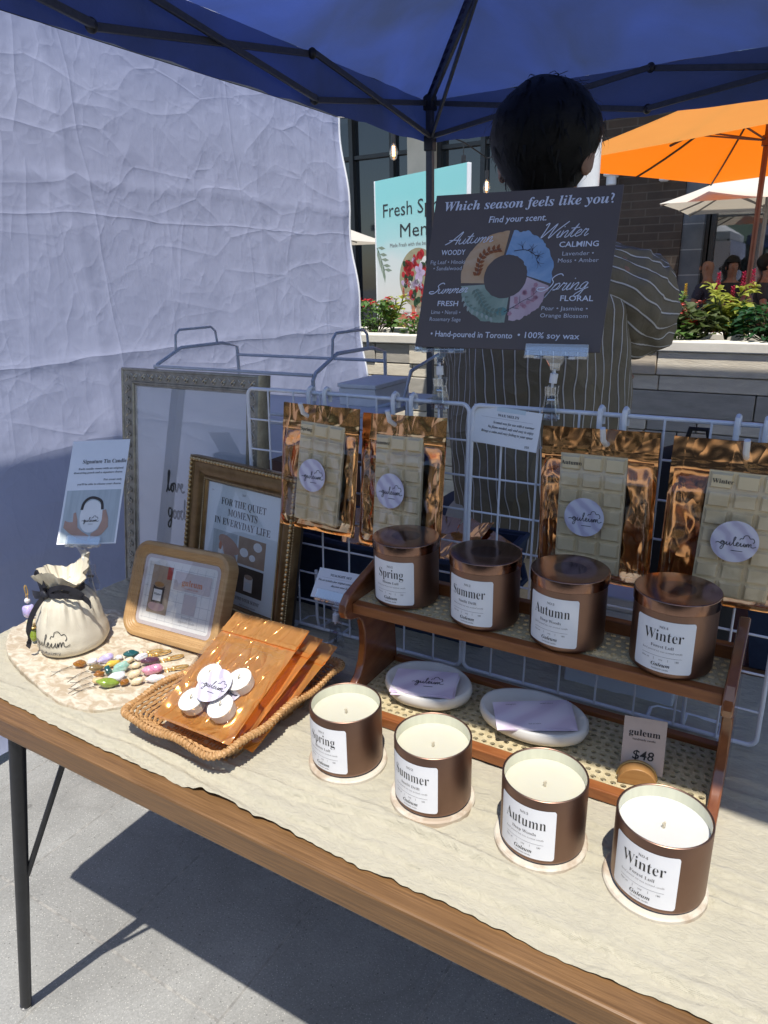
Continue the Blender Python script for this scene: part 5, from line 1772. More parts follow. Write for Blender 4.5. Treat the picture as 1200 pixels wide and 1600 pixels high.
# ================================================================== THE VENDOR (seen from behind)
M['skin'] = mk('skin', (.40, .22, .145), (.34, .175, .11), ns=30, rough=.5, Subsurface__Weight=.1)
M['hair'] = mk('black_hair', (.0035, .003, .003), (.002, .002, .002), (1, 1, 12), 40, .55, bump=.3, bs=90, spec=.22)
M['trousers'] = mk('beige_cotton', (.50, .45, .36), (.43, .38, .30), ns=30, rough=.85, bump=.2, bs=200)
M['shoe'] = mk('dark_shoe', (.04, .04, .045), (.03, .03, .033), ns=30, rough=.6)
def shirt_mat():
    t = NT('striped_shirt')
    uv = t.n('UVMap')
    sp_ = t.n('SeparateXYZ')
    t.l(uv.outputs[0], sp_.inputs[0])
    wob = t.math('ADD', t.math('MULTIPLY', t.noise(t.coord(), 4, 2), 1.3), t.math('MULTIPLY', t.noise(t.coord(), 16, 2), .3))
    f = t.math('FRACT', t.math('ADD', sp_.outputs['X'], wob))
    line = t.math('LESS_THAN', f, .105)
    edge = t.math('LESS_THAN', f, .20)
    base = t.ramp(t.noise(t.coord(), 25, 4), [(.3, (.20, .165, .105)), (.7, (.255, .21, .14))])
    c = t.mix(t.math('MULTIPLY', edge, .6), base, (.12, .10, .08))
    c = t.mix(line, c, (.72, .69, .65))
    t.l(c, t.b.inputs['Base Color'])
    t.set(Roughness=.85)
    t.bump(t.math('ADD', t.noise(t.coord((1, 1, 1)), 14, 4, .6, .6), t.math('MULTIPLY', t.crease(t.coord(), 7, .05), .5)), .6, .012)
    return t.m
M['shirt'] = shirt_mat()
M['shirt_print'] = mk('chalky_print', (.34, .32, .29), (.22, .21, .19), ns=150, rough=.9)
def skinned(name, pts, edges, radii, root, mat, parent, sub=2):
    me = bpy.data.meshes.new(name)
    me.from_pydata([tuple(p) for p in pts], edges, [])
    ob = bpy.data.objects.new(name, me)
    COL.objects.link(ob)
    md = ob.modifiers.new('skin', 'SKIN')
    md.use_smooth_shade = True
    if not me.skin_vertices:
        with bpy.context.temp_override(object=ob, active_object=ob):
            pass
    layer = me.skin_vertices[0] if me.skin_vertices else None
    for i, r_ in enumerate(radii):
        rr = r_ if isinstance(r_, tuple) else (r_, r_)
        layer.data[i].radius = rr
        layer.data[i].use_root = (i == root)
    sd = ob.modifiers.new('sub', 'SUBSURF')
    sd.levels = sd.render_levels = sub
    dg = bpy.context.evaluated_depsgraph_get()
    me2 = bpy.data.meshes.new_from_object(ob.evaluated_get(dg))
    bpy.data.objects.remove(ob)
    bpy.data.meshes.remove(me)
    me2.name = name
    me2.materials.clear()
    me2.materials.append(mat)
    me2.polygons.foreach_set('use_smooth', [True] * len(me2.polygons))
    o = bpy.data.objects.new(name, me2)
    COL.objects.link(o)
    o.parent = parent
    return o
class Skel:
    def __init__(s): s.p, s.e, s.r = [], [], []
    def add(s, p, r_, prev=None):
        s.p.append(V(p)); s.r.append(r_)
        if prev is not None: s.e.append((prev, len(s.p) - 1))
        return len(s.p) - 1
    def chain(s, prev, seq):
        for p, r_ in seq: prev = s.add(p, r_, prev)
        return prev
def hand(sk, wrist_i, wrist, palm_dir, side_dir):
    """palm, four unequal bent fingers and a thumb"""
    d, sd = V(palm_dir).normalized(), V(side_dir).normalized()
    nrm = d.cross(sd)
    w_ = V(wrist)
    pm = sk.add(w_ + d * .045, (.030, .016), wrist_i)
    for k, (off, L) in enumerate(((-.027, .068), (-.009, .078), (.009, .073), (.026, .057))):
        b = w_ + d * .082 + sd * off
        i = sk.add(b, .0095, pm)
        i = sk.add(b + d * L * .45 - nrm * L * .10, .0088, i)
        i = sk.add(b + d * L * .75 - nrm * L * .35, .0080, i)
        sk.add(b + d * L * .88 - nrm * L * .62, .0068, i)
    i = sk.add(w_ + d * .03 - sd * .032, .0125, pm)
    i = sk.add(w_ + d * .058 - sd * .050 - nrm * .010, .0105, i)
    sk.add(w_ + d * .080 - sd * .055 - nrm * .022, .0085, i)
VX, VY = -.495, 1.41
pr = thing('person', 'black haired vendor seen from behind in a loose olive striped shirt and beige trousers', 'person', (VX, VY, G))
# body frame: ground at 0; person's back faces -y
sk = Skel()
pel = sk.add((0, 0, .90), (.145, .105))
spn = sk.chain(pel, [((0, .01, 1.02), (.125, .095)), ((0, .0, 1.16), (.14, .10)), ((0, -.005, 1.29), (.155, .10))])
nk = sk.chain(spn, [((0, .0, 1.385), (.075, .065)), ((.004, .008, 1.44), .052)])
hd = sk.chain(nk, [((.006, .022, 1.50), (.062, .075)), ((.006, .026, 1.57), (.074, .088)), ((.006, .024, 1.63), (.070, .082)), ((.006, .022, 1.665), (.05, .06))])
for s_ in (-1, 1):
    hip = sk.add((s_ * .095, 0, .84), .085, pel)
    ft = sk.chain(hip, [((s_ * .10, .0, .66), .075), ((s_ * .105, .005, .47), .056), ((s_ * .11, -.01, .30), .052), ((s_ * .115, -.01, .10), .036), ((s_ * .12, .03, .045), .036), ((s_ * .13, .13, .03), .030)])
# right arm raised to the side, elbow out, forearm folded forwards
sh_r = V((.155, .005, 1.335)); el_r = V((.200, .118, 1.268)); wr_r = V((.02, .27, 1.235))
i = sk.add(sh_r, .058, spn)
i = sk.chain(i, [(sh_r.lerp(el_r, .5), .048), (el_r, .042), (el_r.lerp(wr_r, .45), .038), (wr_r, .027)])
hand(sk, i, wr_r, (-.8, .35, -.1), (.2, .4, .85))
sh_l = V((-.155, .005, 1.335)); el_l = V((-.17, .11, 1.09)); wr_l = V((-.02, .30, 1.10))
i = sk.add(sh_l, .058, spn)
i = sk.chain(i, [(sh_l.lerp(el_l, .5), .048), (el_l, .042), (el_l.lerp(wr_l, .45), .038), (wr_l, .027)])
hand(sk, i, wr_l, (.8, .4, .15), (-.2, .4, -.85))
skinned('body', sk.p, sk.e, sk.r, pel, M['skin'], pr)
mb = MB()          # face and ears
for s_ in (-1, 1):
    T = Matrix.Translation((.006 + s_ * .081, .006, 1.550)) @ Matrix.Rotation(s_ * -.35, 4, 'Z')
    mb = MB()
    mb.blob((0, 0, 0), (.010, .019, .032), nu=14, nv=10, wob=.2, T=T)
    mb.blob((0, .0, -.022), (.008, .010, .012), nu=10, nv=8, T=T)
    mb.build('ear', M['skin'], pr)
mb = MB()
mb.blob((.006, .118, 1.548), (.013, .016, .024), nu=12, nv=8)
mb.build('nose', M['skin'], pr)
mb = MB()
for s_ in (-1, 1):
    mb = MB()
    mb.blob((.006 + s_ * .032, .106, 1.572), (.012, .007, .006), nu=12, nv=8)
    mb.build('eye', M['dark_print'], pr)
mb = MB()
mb.blob((.006, .112, 1.506), (.024, .006, .006), nu=12, nv=8)
mb.build('mouth', M['coral_print'], pr)
# hair: shaped shell with layered locks
mb = MB()
HC = V((.006, .012, 1.588))
def hair_r(d):
    k = 1 + .035 * nz(d.x * 2.2, d.y * 2.2, d.z * 2.2)
    rx, ry, rz = .101, .114, .100
    p = V((d.x * rx, d.y * ry, d.z * rz)) * k
    if d.z < 0:                       # tapers to the nape
        f = -d.z
        p.x *= 1 - .30 * f ** 1.1
        p.y *= 1 - .12 * f
        p.z *= 1.27
    return p
vs, fs = [], []
nu, nv = 56, 36
for j in range(nv + 1):
    th = PI * (.01 + .83 * j / nv)
    for i in range(nu):
        ph = 2 * PI * i / nu
        d = V((math.sin(th) * math.cos(ph), math.sin(th) * math.sin(ph), math.cos(th)))
        p = hair_r(d)
        if d.y > .35 and d.z < .25:      # opens over the face
            p = V((p.x, p.y * (1 - .5 * sm(.35, .8, d.y) * sm(.25, -.1, d.z)), p.z))
        vs.append(HC + p)
fs = [(j * nu + i, (j + 1) * nu + i, (j + 1) * nu + (i + 1) % nu, j * nu + (i + 1) % nu) for j in range(nv) for i in range(nu)]
mb.add(vs, fs)
rnd = random.Random(5)
for k in range(330):
    th = math.acos(rnd.uniform(-.62, 1)); ph = rnd.uniform(0, 2 * PI)
    d = V((math.sin(th) * math.cos(ph), math.sin(th) * math.sin(ph), math.cos(th)))
    if d.y > .45 and d.z < .3: continue
    p = HC + hair_r(d) * 1.005
    tang = V((0, 0, -1)) - d * (-d.z)
    if tang.length < .2: tang = V((rnd.uniform(-1, 1), rnd.uniform(-1, 1), 0))
    tang.normalize()
    tang = (tang + V((rnd.uniform(-.5, .5), rnd.uniform(-.3, .3), 0)) + d * rnd.uniform(-.06, .10) + (V((.6, 0, .28)) * (1 if d.z > .8 and rnd.random() < .16 else 0))).normalized()
    L = rnd.uniform(.022, .045)
    side = tang.cross(d).normalized() * rnd.uniform(.0012, .0030)
    q = p + tang * L * .5 + d * .003
    e = p + tang * L
    e = e - d * (.004)
    mb.add([p + side, p - side, q - side * .8, q + side * .8, e], [(0, 1, 2, 3), (3, 2, 4)])
mb.build('hair', M['hair'], pr, auto=180)
# trousers
sk = Skel()
a = sk.add((0, 0, .93), (.165, .125))
b = sk.add((0, 0, .84), (.17, .13), a)
for s_ in (-1, 1):
    sk.chain(b, [((s_ * .095, 0, .76), .108), ((s_ * .105, .0, .50), .092), ((s_ * .115, -.005, .28), .085), ((s_ * .118, -.005, .10), .080), ((s_ * .118, -.005, .055), .078)])
skinned('trousers', sk.p, sk.e, sk.r, 0, M['trousers'], pr)
for s_ in (-1, 1):
    mb = MB()
    mb.blob((s_ * .125, .06, .035), (.048, .135, .042), nu=20, nv=12)
    for k, q in enumerate(mb.v): mb.v[k] = (q[0], q[1], max(.002, q[2]))
    mb.build('shoe', M['shoe'], pr)
# shirt: closed tubes with a stripe coordinate
def spline(seq, t):
    n = len(seq) - 1
    x = min(n - 1e-6, t * n); i = int(x); f = x - i
    p0, p1, p2, p3 = seq[max(0, i - 1)], seq[i], seq[i + 1], seq[min(n, i + 2)]
    return [.5 * (2 * b + (c - a) * f + (2 * a - 5 * b + 4 * c - d) * f * f + (3 * b - a - 3 * c + d) * f ** 3) for a, b, c, d in zip(p0, p1, p2, p3)]
def cloth_tube(name, secs, nu, nv, axis_u, stripes, wr, seed, parent, mats, extra=None, mirror_uv=False):
    """secs: rows of (x, y, z, ru, rv); ru along axis_u, rv along the other normal direction"""
    vs, uv, fs = [], [], []
    def at(u, v, h=0.):
        c = spline(secs, v)
        p = V(c[:3])
        c2 = V(spline(secs, min(1, v + .01))[:3]) - V(spline(secs, max(0, v - .01))[:3])
        ax = V(axis_u); ax = (ax - c2.normalized() * ax.dot(c2.normalized())).normalized()
        ay = c2.normalized().cross(ax)
        a = 2 * PI * u
        n_ = nz(math.cos(a) * 1.5 + seed, math.sin(a) * 1.5, v * 5) * wr + nz(math.cos(a) * 3.5, math.sin(a) * 3.5 + seed, v * 13) * wr * .55
        return p + ax * ((c[3] + n_ + h) * math.cos(a)) + ay * ((c[4] + n_ + h) * math.sin(a))
    for j in range(nv + 1):
        for i in range(nu + 1):
            vs.append(at(i / nu, j / nv))
            uv.append((i / nu * stripes, j / nv))
    for j in range(nv):
        for i in range(nu):
            a = j * (nu + 1) + i
            fs.append((a, a + 1, a + nu + 2, a + nu + 1))
    mb = MB(); mb.add(vs, fs)
    nb = len(fs)
    if extra: extra(mb, at)
    o = mb.build(name, mats, parent, auto=180)
    me = o.data
    l = me.uv_layers.new(name='UVMap')
    for poly in me.polygons:
        for li, vi in zip(poly.loop_indices, poly.vertices):
            l.data[li].uv = uv[vi] if vi < len(uv) else (.5, .5)
    return o
def scribble(mb, at):
    P = Print()
    P.stroke([(-.03, .55), (.0, .57), (.05, .585), (.10, .58), (.145, .575), (.15, .56), (.148, .60), (.15, .575)], .006, 1)
    P.stroke([(-.03, .55), (-.04, .62), (-.02, .66), (.03, .665), (.06, .64), (.09, .69), (.13, .68), (.10, .72), (.07, .735), (.02, .70), (-.01, .66)], .004, 1)
    P.stroke([(.03, .70), (.06, .72), (.08, .75), (.05, .78), (.03, .76)], .004, 1)
    for k in range(3):
        P.stroke([(-.085 + .011 * k, .67), (-.083 + .011 * k, .625), (-.078 + .011 * k, .63), (-.075 + .011 * k, .67)], .003, 1)
    P.stroke([(-.045, .70), (-.04, .665), (-.032, .67), (-.03, .70), (-.024, .66), (-.018, .70)], .003, 1)
    P.emit(mb, lambda x, y, h: at(.75 + x, y, .003 + h))
TOR = [(.0, .0, 1.425, .060, .058), (.0, .0, 1.392, .11, .085), (.0, -.002, 1.345, .160, .106), (.004, -.005, 1.27, .182, .124), (.014, -.005, 1.14, .184, .130), (.022, .0, 1.00, .184, .130), (.024, .0, .90, .176, .128), (.024, .0, .80, .165, .125)]
cloth_tube('shirt_torso', TOR, 96, 70, (1, 0, 0), 50, .017, 2.0, pr, [M['shirt'], M['shirt_print']], scribble)
cloth_tube('sleeve', [(.09, .0, 1.362, .050, .066), (.125, .012, 1.335, .074, .074), (.155, .038, 1.305, .088, .074), (.185, .075, 1.282, .092, .066), (.212, .112, 1.270, .078, .050), (.200, .150, 1.262, .064, .046), (.150, .195, 1.252, .060, .052), (.085, .235, 1.245, .054, .052)], 64, 50, (0, 0, 1), 21, .015, 7.0, pr, [M['shirt']])
cloth_tube('sleeve', [(-.09, .0, 1.362, .050, .066), (-.125, .012, 1.335, .070, .078), (-.150, .045, 1.26, .070, .080), (-.165, .085, 1.15, .068, .074), (-.16, .125, 1.09, .064, .066), (-.11, .20, 1.09, .056, .058)], 64, 50, (1, 0, .2), 21, .012, 17.0, pr, [M['shirt']])
mb = MB()
mb.tube([(.062 * math.cos(a), .005 + .060 * math.sin(a), 1.432 + .010 * math.sin(a)) for a in [2 * PI * i / 24 for i in range(24)]], .013, 8, closed=True)
col_ = mb.build('collar', M['trousers'], pr)
col_.data.materials[0] = mk('shirt_collar', (.165, .15, .115), (.13, .118, .09), ns=30, rough=.85)

# ================================================================== CANOPY AND SIDE WALL
def canopy_mat():
    t = NT('blue_canopy_fabric')
    v = t.coord()
    f = t.noise(v, 2.2, 4, .5, .6)
    t.l(t.ramp(f, [(.3, (.070, .092, .20)), (.7, (.105, .135, .28))]), t.b.inputs['Base Color'])
    t.set(Roughness=.75)
    tl = t.n('BsdfTranslucent')
    t.l(t.ramp(f, [(.3, (.055, .080, .18)), (.7, (.060, .110, .42))]), tl.inputs['Color'])
    mx = t.n('MixShader', Fac=.42)
    t.l(t.b.outputs[0], mx.inputs[1]); t.l(tl.outputs[0], mx.inputs[2]); t.l(mx.outputs[0], t.out.inputs[0])
    t.bump(t.noise(v, 9, 5, .6, .8), .35, .02)
    return t.m
M['canopy'] = canopy_mat()
M['truss'] = mk('grey_truss_metal', (.075, .078, .086), (.055, .058, .064), ns=60, rough=.45, metal=.2, bump=.05)
M['joint_plastic'] = mk('black_joint_plastic', (.018, .018, .02), (.012, .012, .013), ns=60, rough=.5)
RX0, RX1, RY0, RY1 = -1.72, 1.40, .31, 3.32
RZ = 1.225
cxm, cym = (RX0 + RX1) / 2, (RY0 + RY1) / 2
PK = 2.42
EZ = RZ + .165
cp = thing('pop_up_canopy', 'dark blue pop-up canopy with grey folding truss bars over the table', 'canopy', (cxm, cym, G))
co_ = V((cxm, cym, G))
def edge_z(s_): return RZ + .000 - .012 * math.sin(PI * s_) * 0
def roof(u, v):
    x, y = RX0 + (RX1 - RX0) * u, RY0 + (RY1 - RY0) * v
    du, dv = 1 - abs(2 * u - 1), 1 - abs(2 * v - 1)
    h = min(du, dv)
    # fabric hangs slightly hollow between the corner ridges and drapes over the truss
    ridge = abs(du - dv)
    z = EZ + (PK - EZ) * h ** .97 - .20 * sm(0, .7, ridge) * (h * (1 - h)) * 2.0
    z += .010 * nz(x * 3, y * 3, 2) * sm(0, .1, h) + .004 * nz(x * 9, y * 9, 5)
    return V((x, y, z)) - co_
mb = MB()
mb.sheet(roof, 96, 96)
# valance: a short hem hanging from the edge all round
def val(a, b, n=60):
    vs, fs = [], []
    for i in range(n + 1):
        q = i / n
        x, y = a[0] + (b[0] - a[0]) * q, a[1] + (b[1] - a[1]) * q
        wv = .012 * nz(x * 6, y * 6, 3) + .006 * nz(x * 20, y * 20)
        nx_, ny_ = (b[1] - a[1]), -(b[0] - a[0])
        L = math.hypot(nx_, ny_)
        vs += [V((x, y, EZ)) - co_, V((x + nx_ / L * wv * .5, y + ny_ / L * wv * .5, (EZ + RZ) / 2)) - co_, V((x + nx_ / L * wv, y + ny_ / L * wv, RZ - .012 + .008 * nz(x * 9, y * 9, 7))) - co_]
    for i in range(n):
        fs += [(3 * i, 3 * i + 1, 3 * i + 4, 3 * i + 3), (3 * i + 1, 3 * i + 2, 3 * i + 5, 3 * i + 4)]
    mb.add(vs, fs)
cs = [(RX0, RY0), (RX1, RY0), (RX1, RY1), (RX0, RY1)]
for i in range(4): val(cs[i], cs[(i + 1) % 4])
rf = mb.build('roof_fabric', M['canopy'], cp, auto=180)
M['seam'] = mk('blue_seam_tape', (.018, .028, .12), (.014, .022, .10), ns=60, rough=.7, bump=.2, bs=300)
for fa, fb in (((0, 0), (.5, .5)), ((1, 0), (.5, .5)), ((1, 1), (.5, .5)), ((0, 1), (.5, .5))):
    mb = MB()
    vs = []
    for i in range(49):
        q = i / 48
        p = roof(fa[0] + (fb[0] - fa[0]) * q, fa[1] + (fb[1] - fa[1]) * q) - V((0, 0, .004))
        d = V((fb[0] - fa[0], fb[1] - fa[1], 0)).cross(V((0, 0, 1))).normalized() * .017
        vs += [p + d - V((0, 0, .006)), p, p - d - V((0, 0, .006))]
    mb.add(vs, [f for i in range(48) for f in ((3 * i, 3 * i + 1, 3 * i + 4, 3 * i + 3), (3 * i + 1, 3 * i + 2, 3 * i + 5, 3 * i + 4))])
    mb.build('ridge_seam', M['seam'], cp, auto=180)
for i, (x, y) in enumerate(cs):
    mb = MB()
    lean = (-.0, 0)
    sx, sy = (1 if i in (0, 3) else -1), (1 if i < 2 else -1)
    px, py = x + sx * .03, y + sy * .03
    mb.box((px - co_.x, py - co_.y, (RZ + .13 - G) / 2), (.032, .032, RZ + .13 - G))
    lg = mb.build('leg', M['truss'], cp, smooth=False, bevel=.004)
    mb = MB()
    mb.box((px - co_.x, py - co_.y, .004), (.075, .075, .008))
    mb.build('foot_plate', M['joint_plastic'], lg, smooth=False, bevel=.003)
    for hz, hs in ((RZ - G - .02, .046), (RZ - G + .15, .050)):
        mb = MB()
        mb.box((px - co_.x, py - co_.y, hz), (hs, hs, .065))
        mb.build('leg_fitting', M['joint_plastic'], lg, smooth=False, bevel=.005)
def bar(a, b, w_=.0115, h_=.021, name='truss_bar'):
    a, b = V(a) - co_, V(b) - co_
    d = (b - a); L = d.length; d.normalize()
    x, y = frame_of(d)
    T = Matrix((x, y, d)).transposed().to_4x4(); T.translation = (a + b) / 2
    mb = MB(); mb.box((0, 0, 0), (w_, h_, L), 0, T)
    ob_ = mb.build(name, M['truss'], cp, smooth=False, bevel=.002)
    return ob_
def scissor(fixed, axis, lo, hi, ins, joints):
    """chain of X pairs along one side: alternate high and low joints"""
    for k in range(len(joints) - 1):
        a, b = joints[k], joints[k + 1]
        za, zb = RZ + .005, RZ + .150
        for q, (z0, z1) in enumerate(((za, zb), (zb, za))):
            off = ins + (.010 if q else -.010)
            if axis == 'Y': bar((fixed + off, a, z0), (fixed + off, b, z1))
            else: bar((a, fixed + off, z0), (b, fixed + off, z1))
    for j in joints[1:-1]:
        for z in (RZ + .005, RZ + .150):
            mb = MB()
            c = (fixed + ins, j, z) if axis == 'Y' else (j, fixed + ins, z)
            mb.blob(V(c) - co_, (.017, .017, .019), nu=10, nv=8)
            mb.build('truss_joint', M['joint_plastic'], cp)
scissor(RX0, 'Y', 0, 0, .03, [RY0 + .03, 1.42, 2.375, RY1 - .03])
scissor(RY1, 'X', 0, 0, -.03, [RX0 + .03, -.715, .36, RX1 - .03])
scissor(RX1, 'Y', 0, 0, -.03, [RY0 + .03, 1.42, 2.375, RY1 - .03])
for x, y in cs:       # corner rafters up to the peak
    sx = 1 if x < cxm else -1; sy = 1 if y < cym else -1
    a = (x + sx * .03, y + sy * .03, RZ + .15)
    m_ = (x + (cxm - x) * .46, y + (cym - y) * .46, EZ + (PK - EZ) * .46 - .03)
    bar(a, m_, .016, .026, 'rafter'); bar(m_, (cxm, cym, PK - .05), .016, .026, 'rafter')
    bar((x + sx * .03, y + sy * .03, RZ - .01), (x + (cxm - x) * .28, y + (cym - y) * .28, EZ + (PK - EZ) * .28 - .05), .012, .018, 'strut')

# white side wall of the neighbouring stall
def wall_mat():
    t = NT('white_tent_fabric')
    v = t.coord()
    t.l(t.ramp(t.noise(v, 6, 4), [(.3, (.41, .445, .61)), (.7, (.45, .485, .66))]), t.b.inputs['Base Color'])  # bluish canopy light tinted into the white fabric's colour
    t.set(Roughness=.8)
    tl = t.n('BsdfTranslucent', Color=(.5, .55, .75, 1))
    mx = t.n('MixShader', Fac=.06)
    t.l(t.b.outputs[0], mx.inputs[1]); t.l(tl.outputs[0], mx.inputs[2]); t.l(mx.outputs[0], t.out.inputs[0])
    def warped(sc, amt):
        vo = t.n('TexVoronoi', Scale=sc)
        mxv = t.n('Mix', _data_type='VECTOR'); mxv.inputs[0].default_value = amt
        nn = t.n('TexNoise', Scale=sc * .8, Detail=3.0)
        t.l(v, nn.inputs['Vector']); t.l(v, mxv.inputs[4]); t.l(nn.outputs['Color'], mxv.inputs[5])
        t.l(mxv.outputs[1], vo.inputs['Vector'])
        return vo.outputs['Distance']
    sp_ = t.n('SeparateXYZ'); t.l(v, sp_.inputs[0])
    wob = t.math('MULTIPLY_ADD', t.noise(v, 1.6, 3), .10, -.05)
    def fold(axis, pos, wd, seed):
        d = t.math('ABSOLUTE', t.math('SUBTRACT', t.math('ADD', sp_.outputs[axis], wob), pos))
        return t.math('POWER', 2.718, t.math('MULTIPLY', d, -1 / wd))
    h = t.math('ADD', t.math('MULTIPLY', warped(2.6, .25), .22), t.math('MULTIPLY', warped(8.5, .22), .10))
    h = t.math('ADD', h, t.math('MULTIPLY', t.noise(t.coord((1, 1, .4)), 9, 4, .55, .6), .10))
    v2, v3 = t.coord((1, 1.5, .8), rot=(.7, 0, 0)), t.coord((1, .7, 1.5), rot=(-.5, 0, 0))
    for vv, sc, wd, k in ((v, 1.7, .030, .085), (v2, 3.1, .045, .075), (v3, 5.2, .06, .055), (v2, 9.0, .08, .035), (v, 15.0, .10, .020)):
        msk = t.math('MULTIPLY_ADD', t.noise(vv, sc * .5, 1), 3.0, -1.0)
        msk.node.use_clamp = True
        h = t.math('ADD', h, t.math('MULTIPLY', t.math('MULTIPLY', t.edges(vv, sc, wd, .10), msk), k))
    for ax, pos, wd, k in (('Z', 1.12, .007, .06), ('Z', 1.55, .006, .05), ('Z', .70, .008, .03), ('Y', .22, .007, .07), ('Y', .95, .006, .05)):
        h = t.math('ADD', h, t.math('MULTIPLY', fold(ax, pos, wd, 0), k))
    t.bump(h, .52, .040)
    return t.m
def wall_pt(u, v):
    y = -.4 + 3.53 * u
    z = -.715 + (1.335 + .715) * v
    z0 = z + (0.03 * nz(y * 3, 9) + .012 * nz(y * 11, 2)) * (1 - v) ** 6
    x = -1.900 - .180 * v + (y - 1.5) * -.006
    x += .011 * nz(y * 1.3, z * 1.1, 1) + .002 * nz(y * 4, z * 2, 4)
    for fz, am in ((.385, .0035), (.92, .0025), (-.16, .004)):
        x += am * math.exp(-abs(z - fz - .02 * nz(y * 2, 5)) / .02)
    for fy, am in ((1.55, .004), (2.45, .003), (.9, .0025)):
        x += am * math.exp(-abs(y - fy - .03 * nz(z * 2, 8)) / .022)
    f = abs(nz(y * 5 + z * 2, z * 6 - y, 11))
    x += .0006 * nz(y * 22, z * 9, 6)
    if u > .985: x += .01 * math.sin(z * 14)
    return V((x + 1.945, y - 1.4, z0 - G))
sw = thing('side_wall', 'white creased tent side wall hanging left of the table behind the canopy edge', 'tent wall', (-1.945, 1.4, G))
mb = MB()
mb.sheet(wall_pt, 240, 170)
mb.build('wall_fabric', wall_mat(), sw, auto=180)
mb = MB()
mb.tube([wall_pt(1.0, i / 60) + V((.001, .002, 0)) for i in range(61)], .005, 6)
mb.build('hem', wall_mat() if False else M['card'], sw)
mb = MB()
mb.tube([wall_pt(i / 40, 1.0) + V((-.02, 0, .005)) for i in range(41)], .014, 8)
mb.build('top_rail', M['truss'], sw)
for u in (.02, .965):
    mb = MB()
    p = wall_pt(u, 1.0)
    mb.box((p.x - .05, p.y, p.z / 2), (.032, .032, p.z))
    mb.build('leg', M['truss'], sw, smooth=False, bevel=.004)

# unseen neighbouring canopy, added to keep sky light off the side wall
M['tent_white'] = mk('white_tent_roof', (.70, .70, .70), (.64, .64, .65), ns=3, rough=.8, bump=.2, bs=10, bd=.02)
def blocking_canopy(label, cx, cy, half, ez, pk, mat, cloth_table=True):
    t = thing('sky_block_canopy', label, 'canopy', (cx, cy, G), group='unseen stalls added to block sky light')
    mb = MB()
    def fn(u, v):
        h = min(1 - abs(2 * u - 1), 1 - abs(2 * v - 1))
        return V(((2 * u - 1) * half, (2 * v - 1) * half, ez + (pk - ez) * h ** .95 - G))
    mb.sheet(fn, 24, 24)
    for a, b in (((0, 0), (1, 0)), ((1, 0), (1, 1)), ((1, 1), (0, 1)), ((0, 1), (0, 0))):
        vs = []
        for i in range(25):
            p = fn(a[0] + (b[0] - a[0]) * i / 24, a[1] + (b[1] - a[1]) * i / 24)
            vs += [p, p - V((0, 0, .17 + .01 * nz(i * .7, cx, cy)))]
        mb.add(vs, [(2 * i, 2 * i + 1, 2 * i + 3, 2 * i + 2) for i in range(24)])
    mb.build('roof_fabric', mat, t, auto=30)
    for sx in (-1, 1):
        for sy in (-1, 1):
            mb = MB(); mb.box((sx * (half - .04), sy * (half - .04), (ez - G) / 2), (.035, .035, ez - G)); mb.build('leg', M['truss'], t, smooth=False, bevel=.003)
    return t
blocking_canopy('unseen white canopy of the neighbouring stall, added beyond the side wall to block sky light', -3.76, 1.33, 1.64, 1.53, 2.5, M['tent_white'])

# ================================================================== STONE PLANTER
M['stone_a'] = mk('pale_stone_block', (.84, .76, .60), (.66, .58, .45), (1, 1, 4), 9, .85, bump=.5, bs=60, detail=7, bd=.004)
M['stone_b'] = mk('warm_stone_block', (.66, .56, .42), (.50, .42, .31), (1, 1, 4), 9, .85, bump=.5, bs=60, detail=7, bd=.004)
M['stone_c'] = mk('grey_stone_block', (.50, .46, .39), (.38, .35, .29), (1, 1, 4), 9, .85, bump=.5, bs=60, detail=7, bd=.004)
M['stone_cap'] = mk('stone_cap', (.80, .76, .66), (.68, .64, .55), (1, 1, 1), 6, .8, bump=.3, bs=80)
M['soil'] = mk('soil', (.06, .045, .03), (.03, .022, .016), ns=60, rough=.95, bump=.8, bs=90)
PX0, PX1, PY0, PY1, PZ = -3.3, 2.6, 3.80, 4.42, .288
po = V((-.4, 4.1, G))
pl = thing('stone_planter', 'long planter wall of pale split stone blocks behind the vendor', 'planter', po)
rnd = random.Random(11)
mb = MB()
courses = [.118, .078, .128, .076, .120, .080, .125, .082, .12]
z = PZ - .052
k = 0
while z > G:
    h = courses[k % len(courses)]
    z0 = max(G, z - h)
    x = PX0 - rnd.uniform(0, .3)
    while x < PX1:
        L = rnd.choice((.16, .24, .36, .48, .62, .78))
        x1 = min(PX1, x + L)
        d = rnd.uniform(-.008, .012)
        mb.box(((max(x, PX0) + x1) / 2 - po.x, PY0 + .05 - d - po.y, (z + z0) / 2 - po.z), (x1 - max(x, PX0) - .005, .10, z - z0 - .005), rnd.choice((0, 0, 0, 1, 2)))
        x = x1
    z = z0
    k += 1
mb.build('block_face', [M['stone_a'], M['stone_b'], M['stone_c']], pl, smooth=False, bevel=.004)
mb = MB()
mb.box(((PX0 + PX1) / 2 - po.x, (PY0 + PY1) / 2 + .06 - po.y, (PZ - .06 + G) / 2 - po.z), (PX1 - PX0 - .01, PY1 - PY0 - .14, PZ - .06 - G))
mb.build('core', M['stone_c'], pl, smooth=False)
mb = MB()
x = PX0
while x < PX1 - .01:
    L = min(rnd.uniform(.55, 1.0), PX1 - x)
    mb.box((x + L / 2 - po.x, PY0 + .055 - po.y, PZ - .0245 - po.z + rnd.uniform(-.004, .004)), (L - .006, .155, .05))
    mb.box((x + L / 2 - po.x, PY1 - .06 - po.y, PZ - .0245 - po.z), (L - .006, .12, .05))
    x += L
mb.build('cap', M['stone_cap'], pl, smooth=False, bevel=.006)
mb = MB()
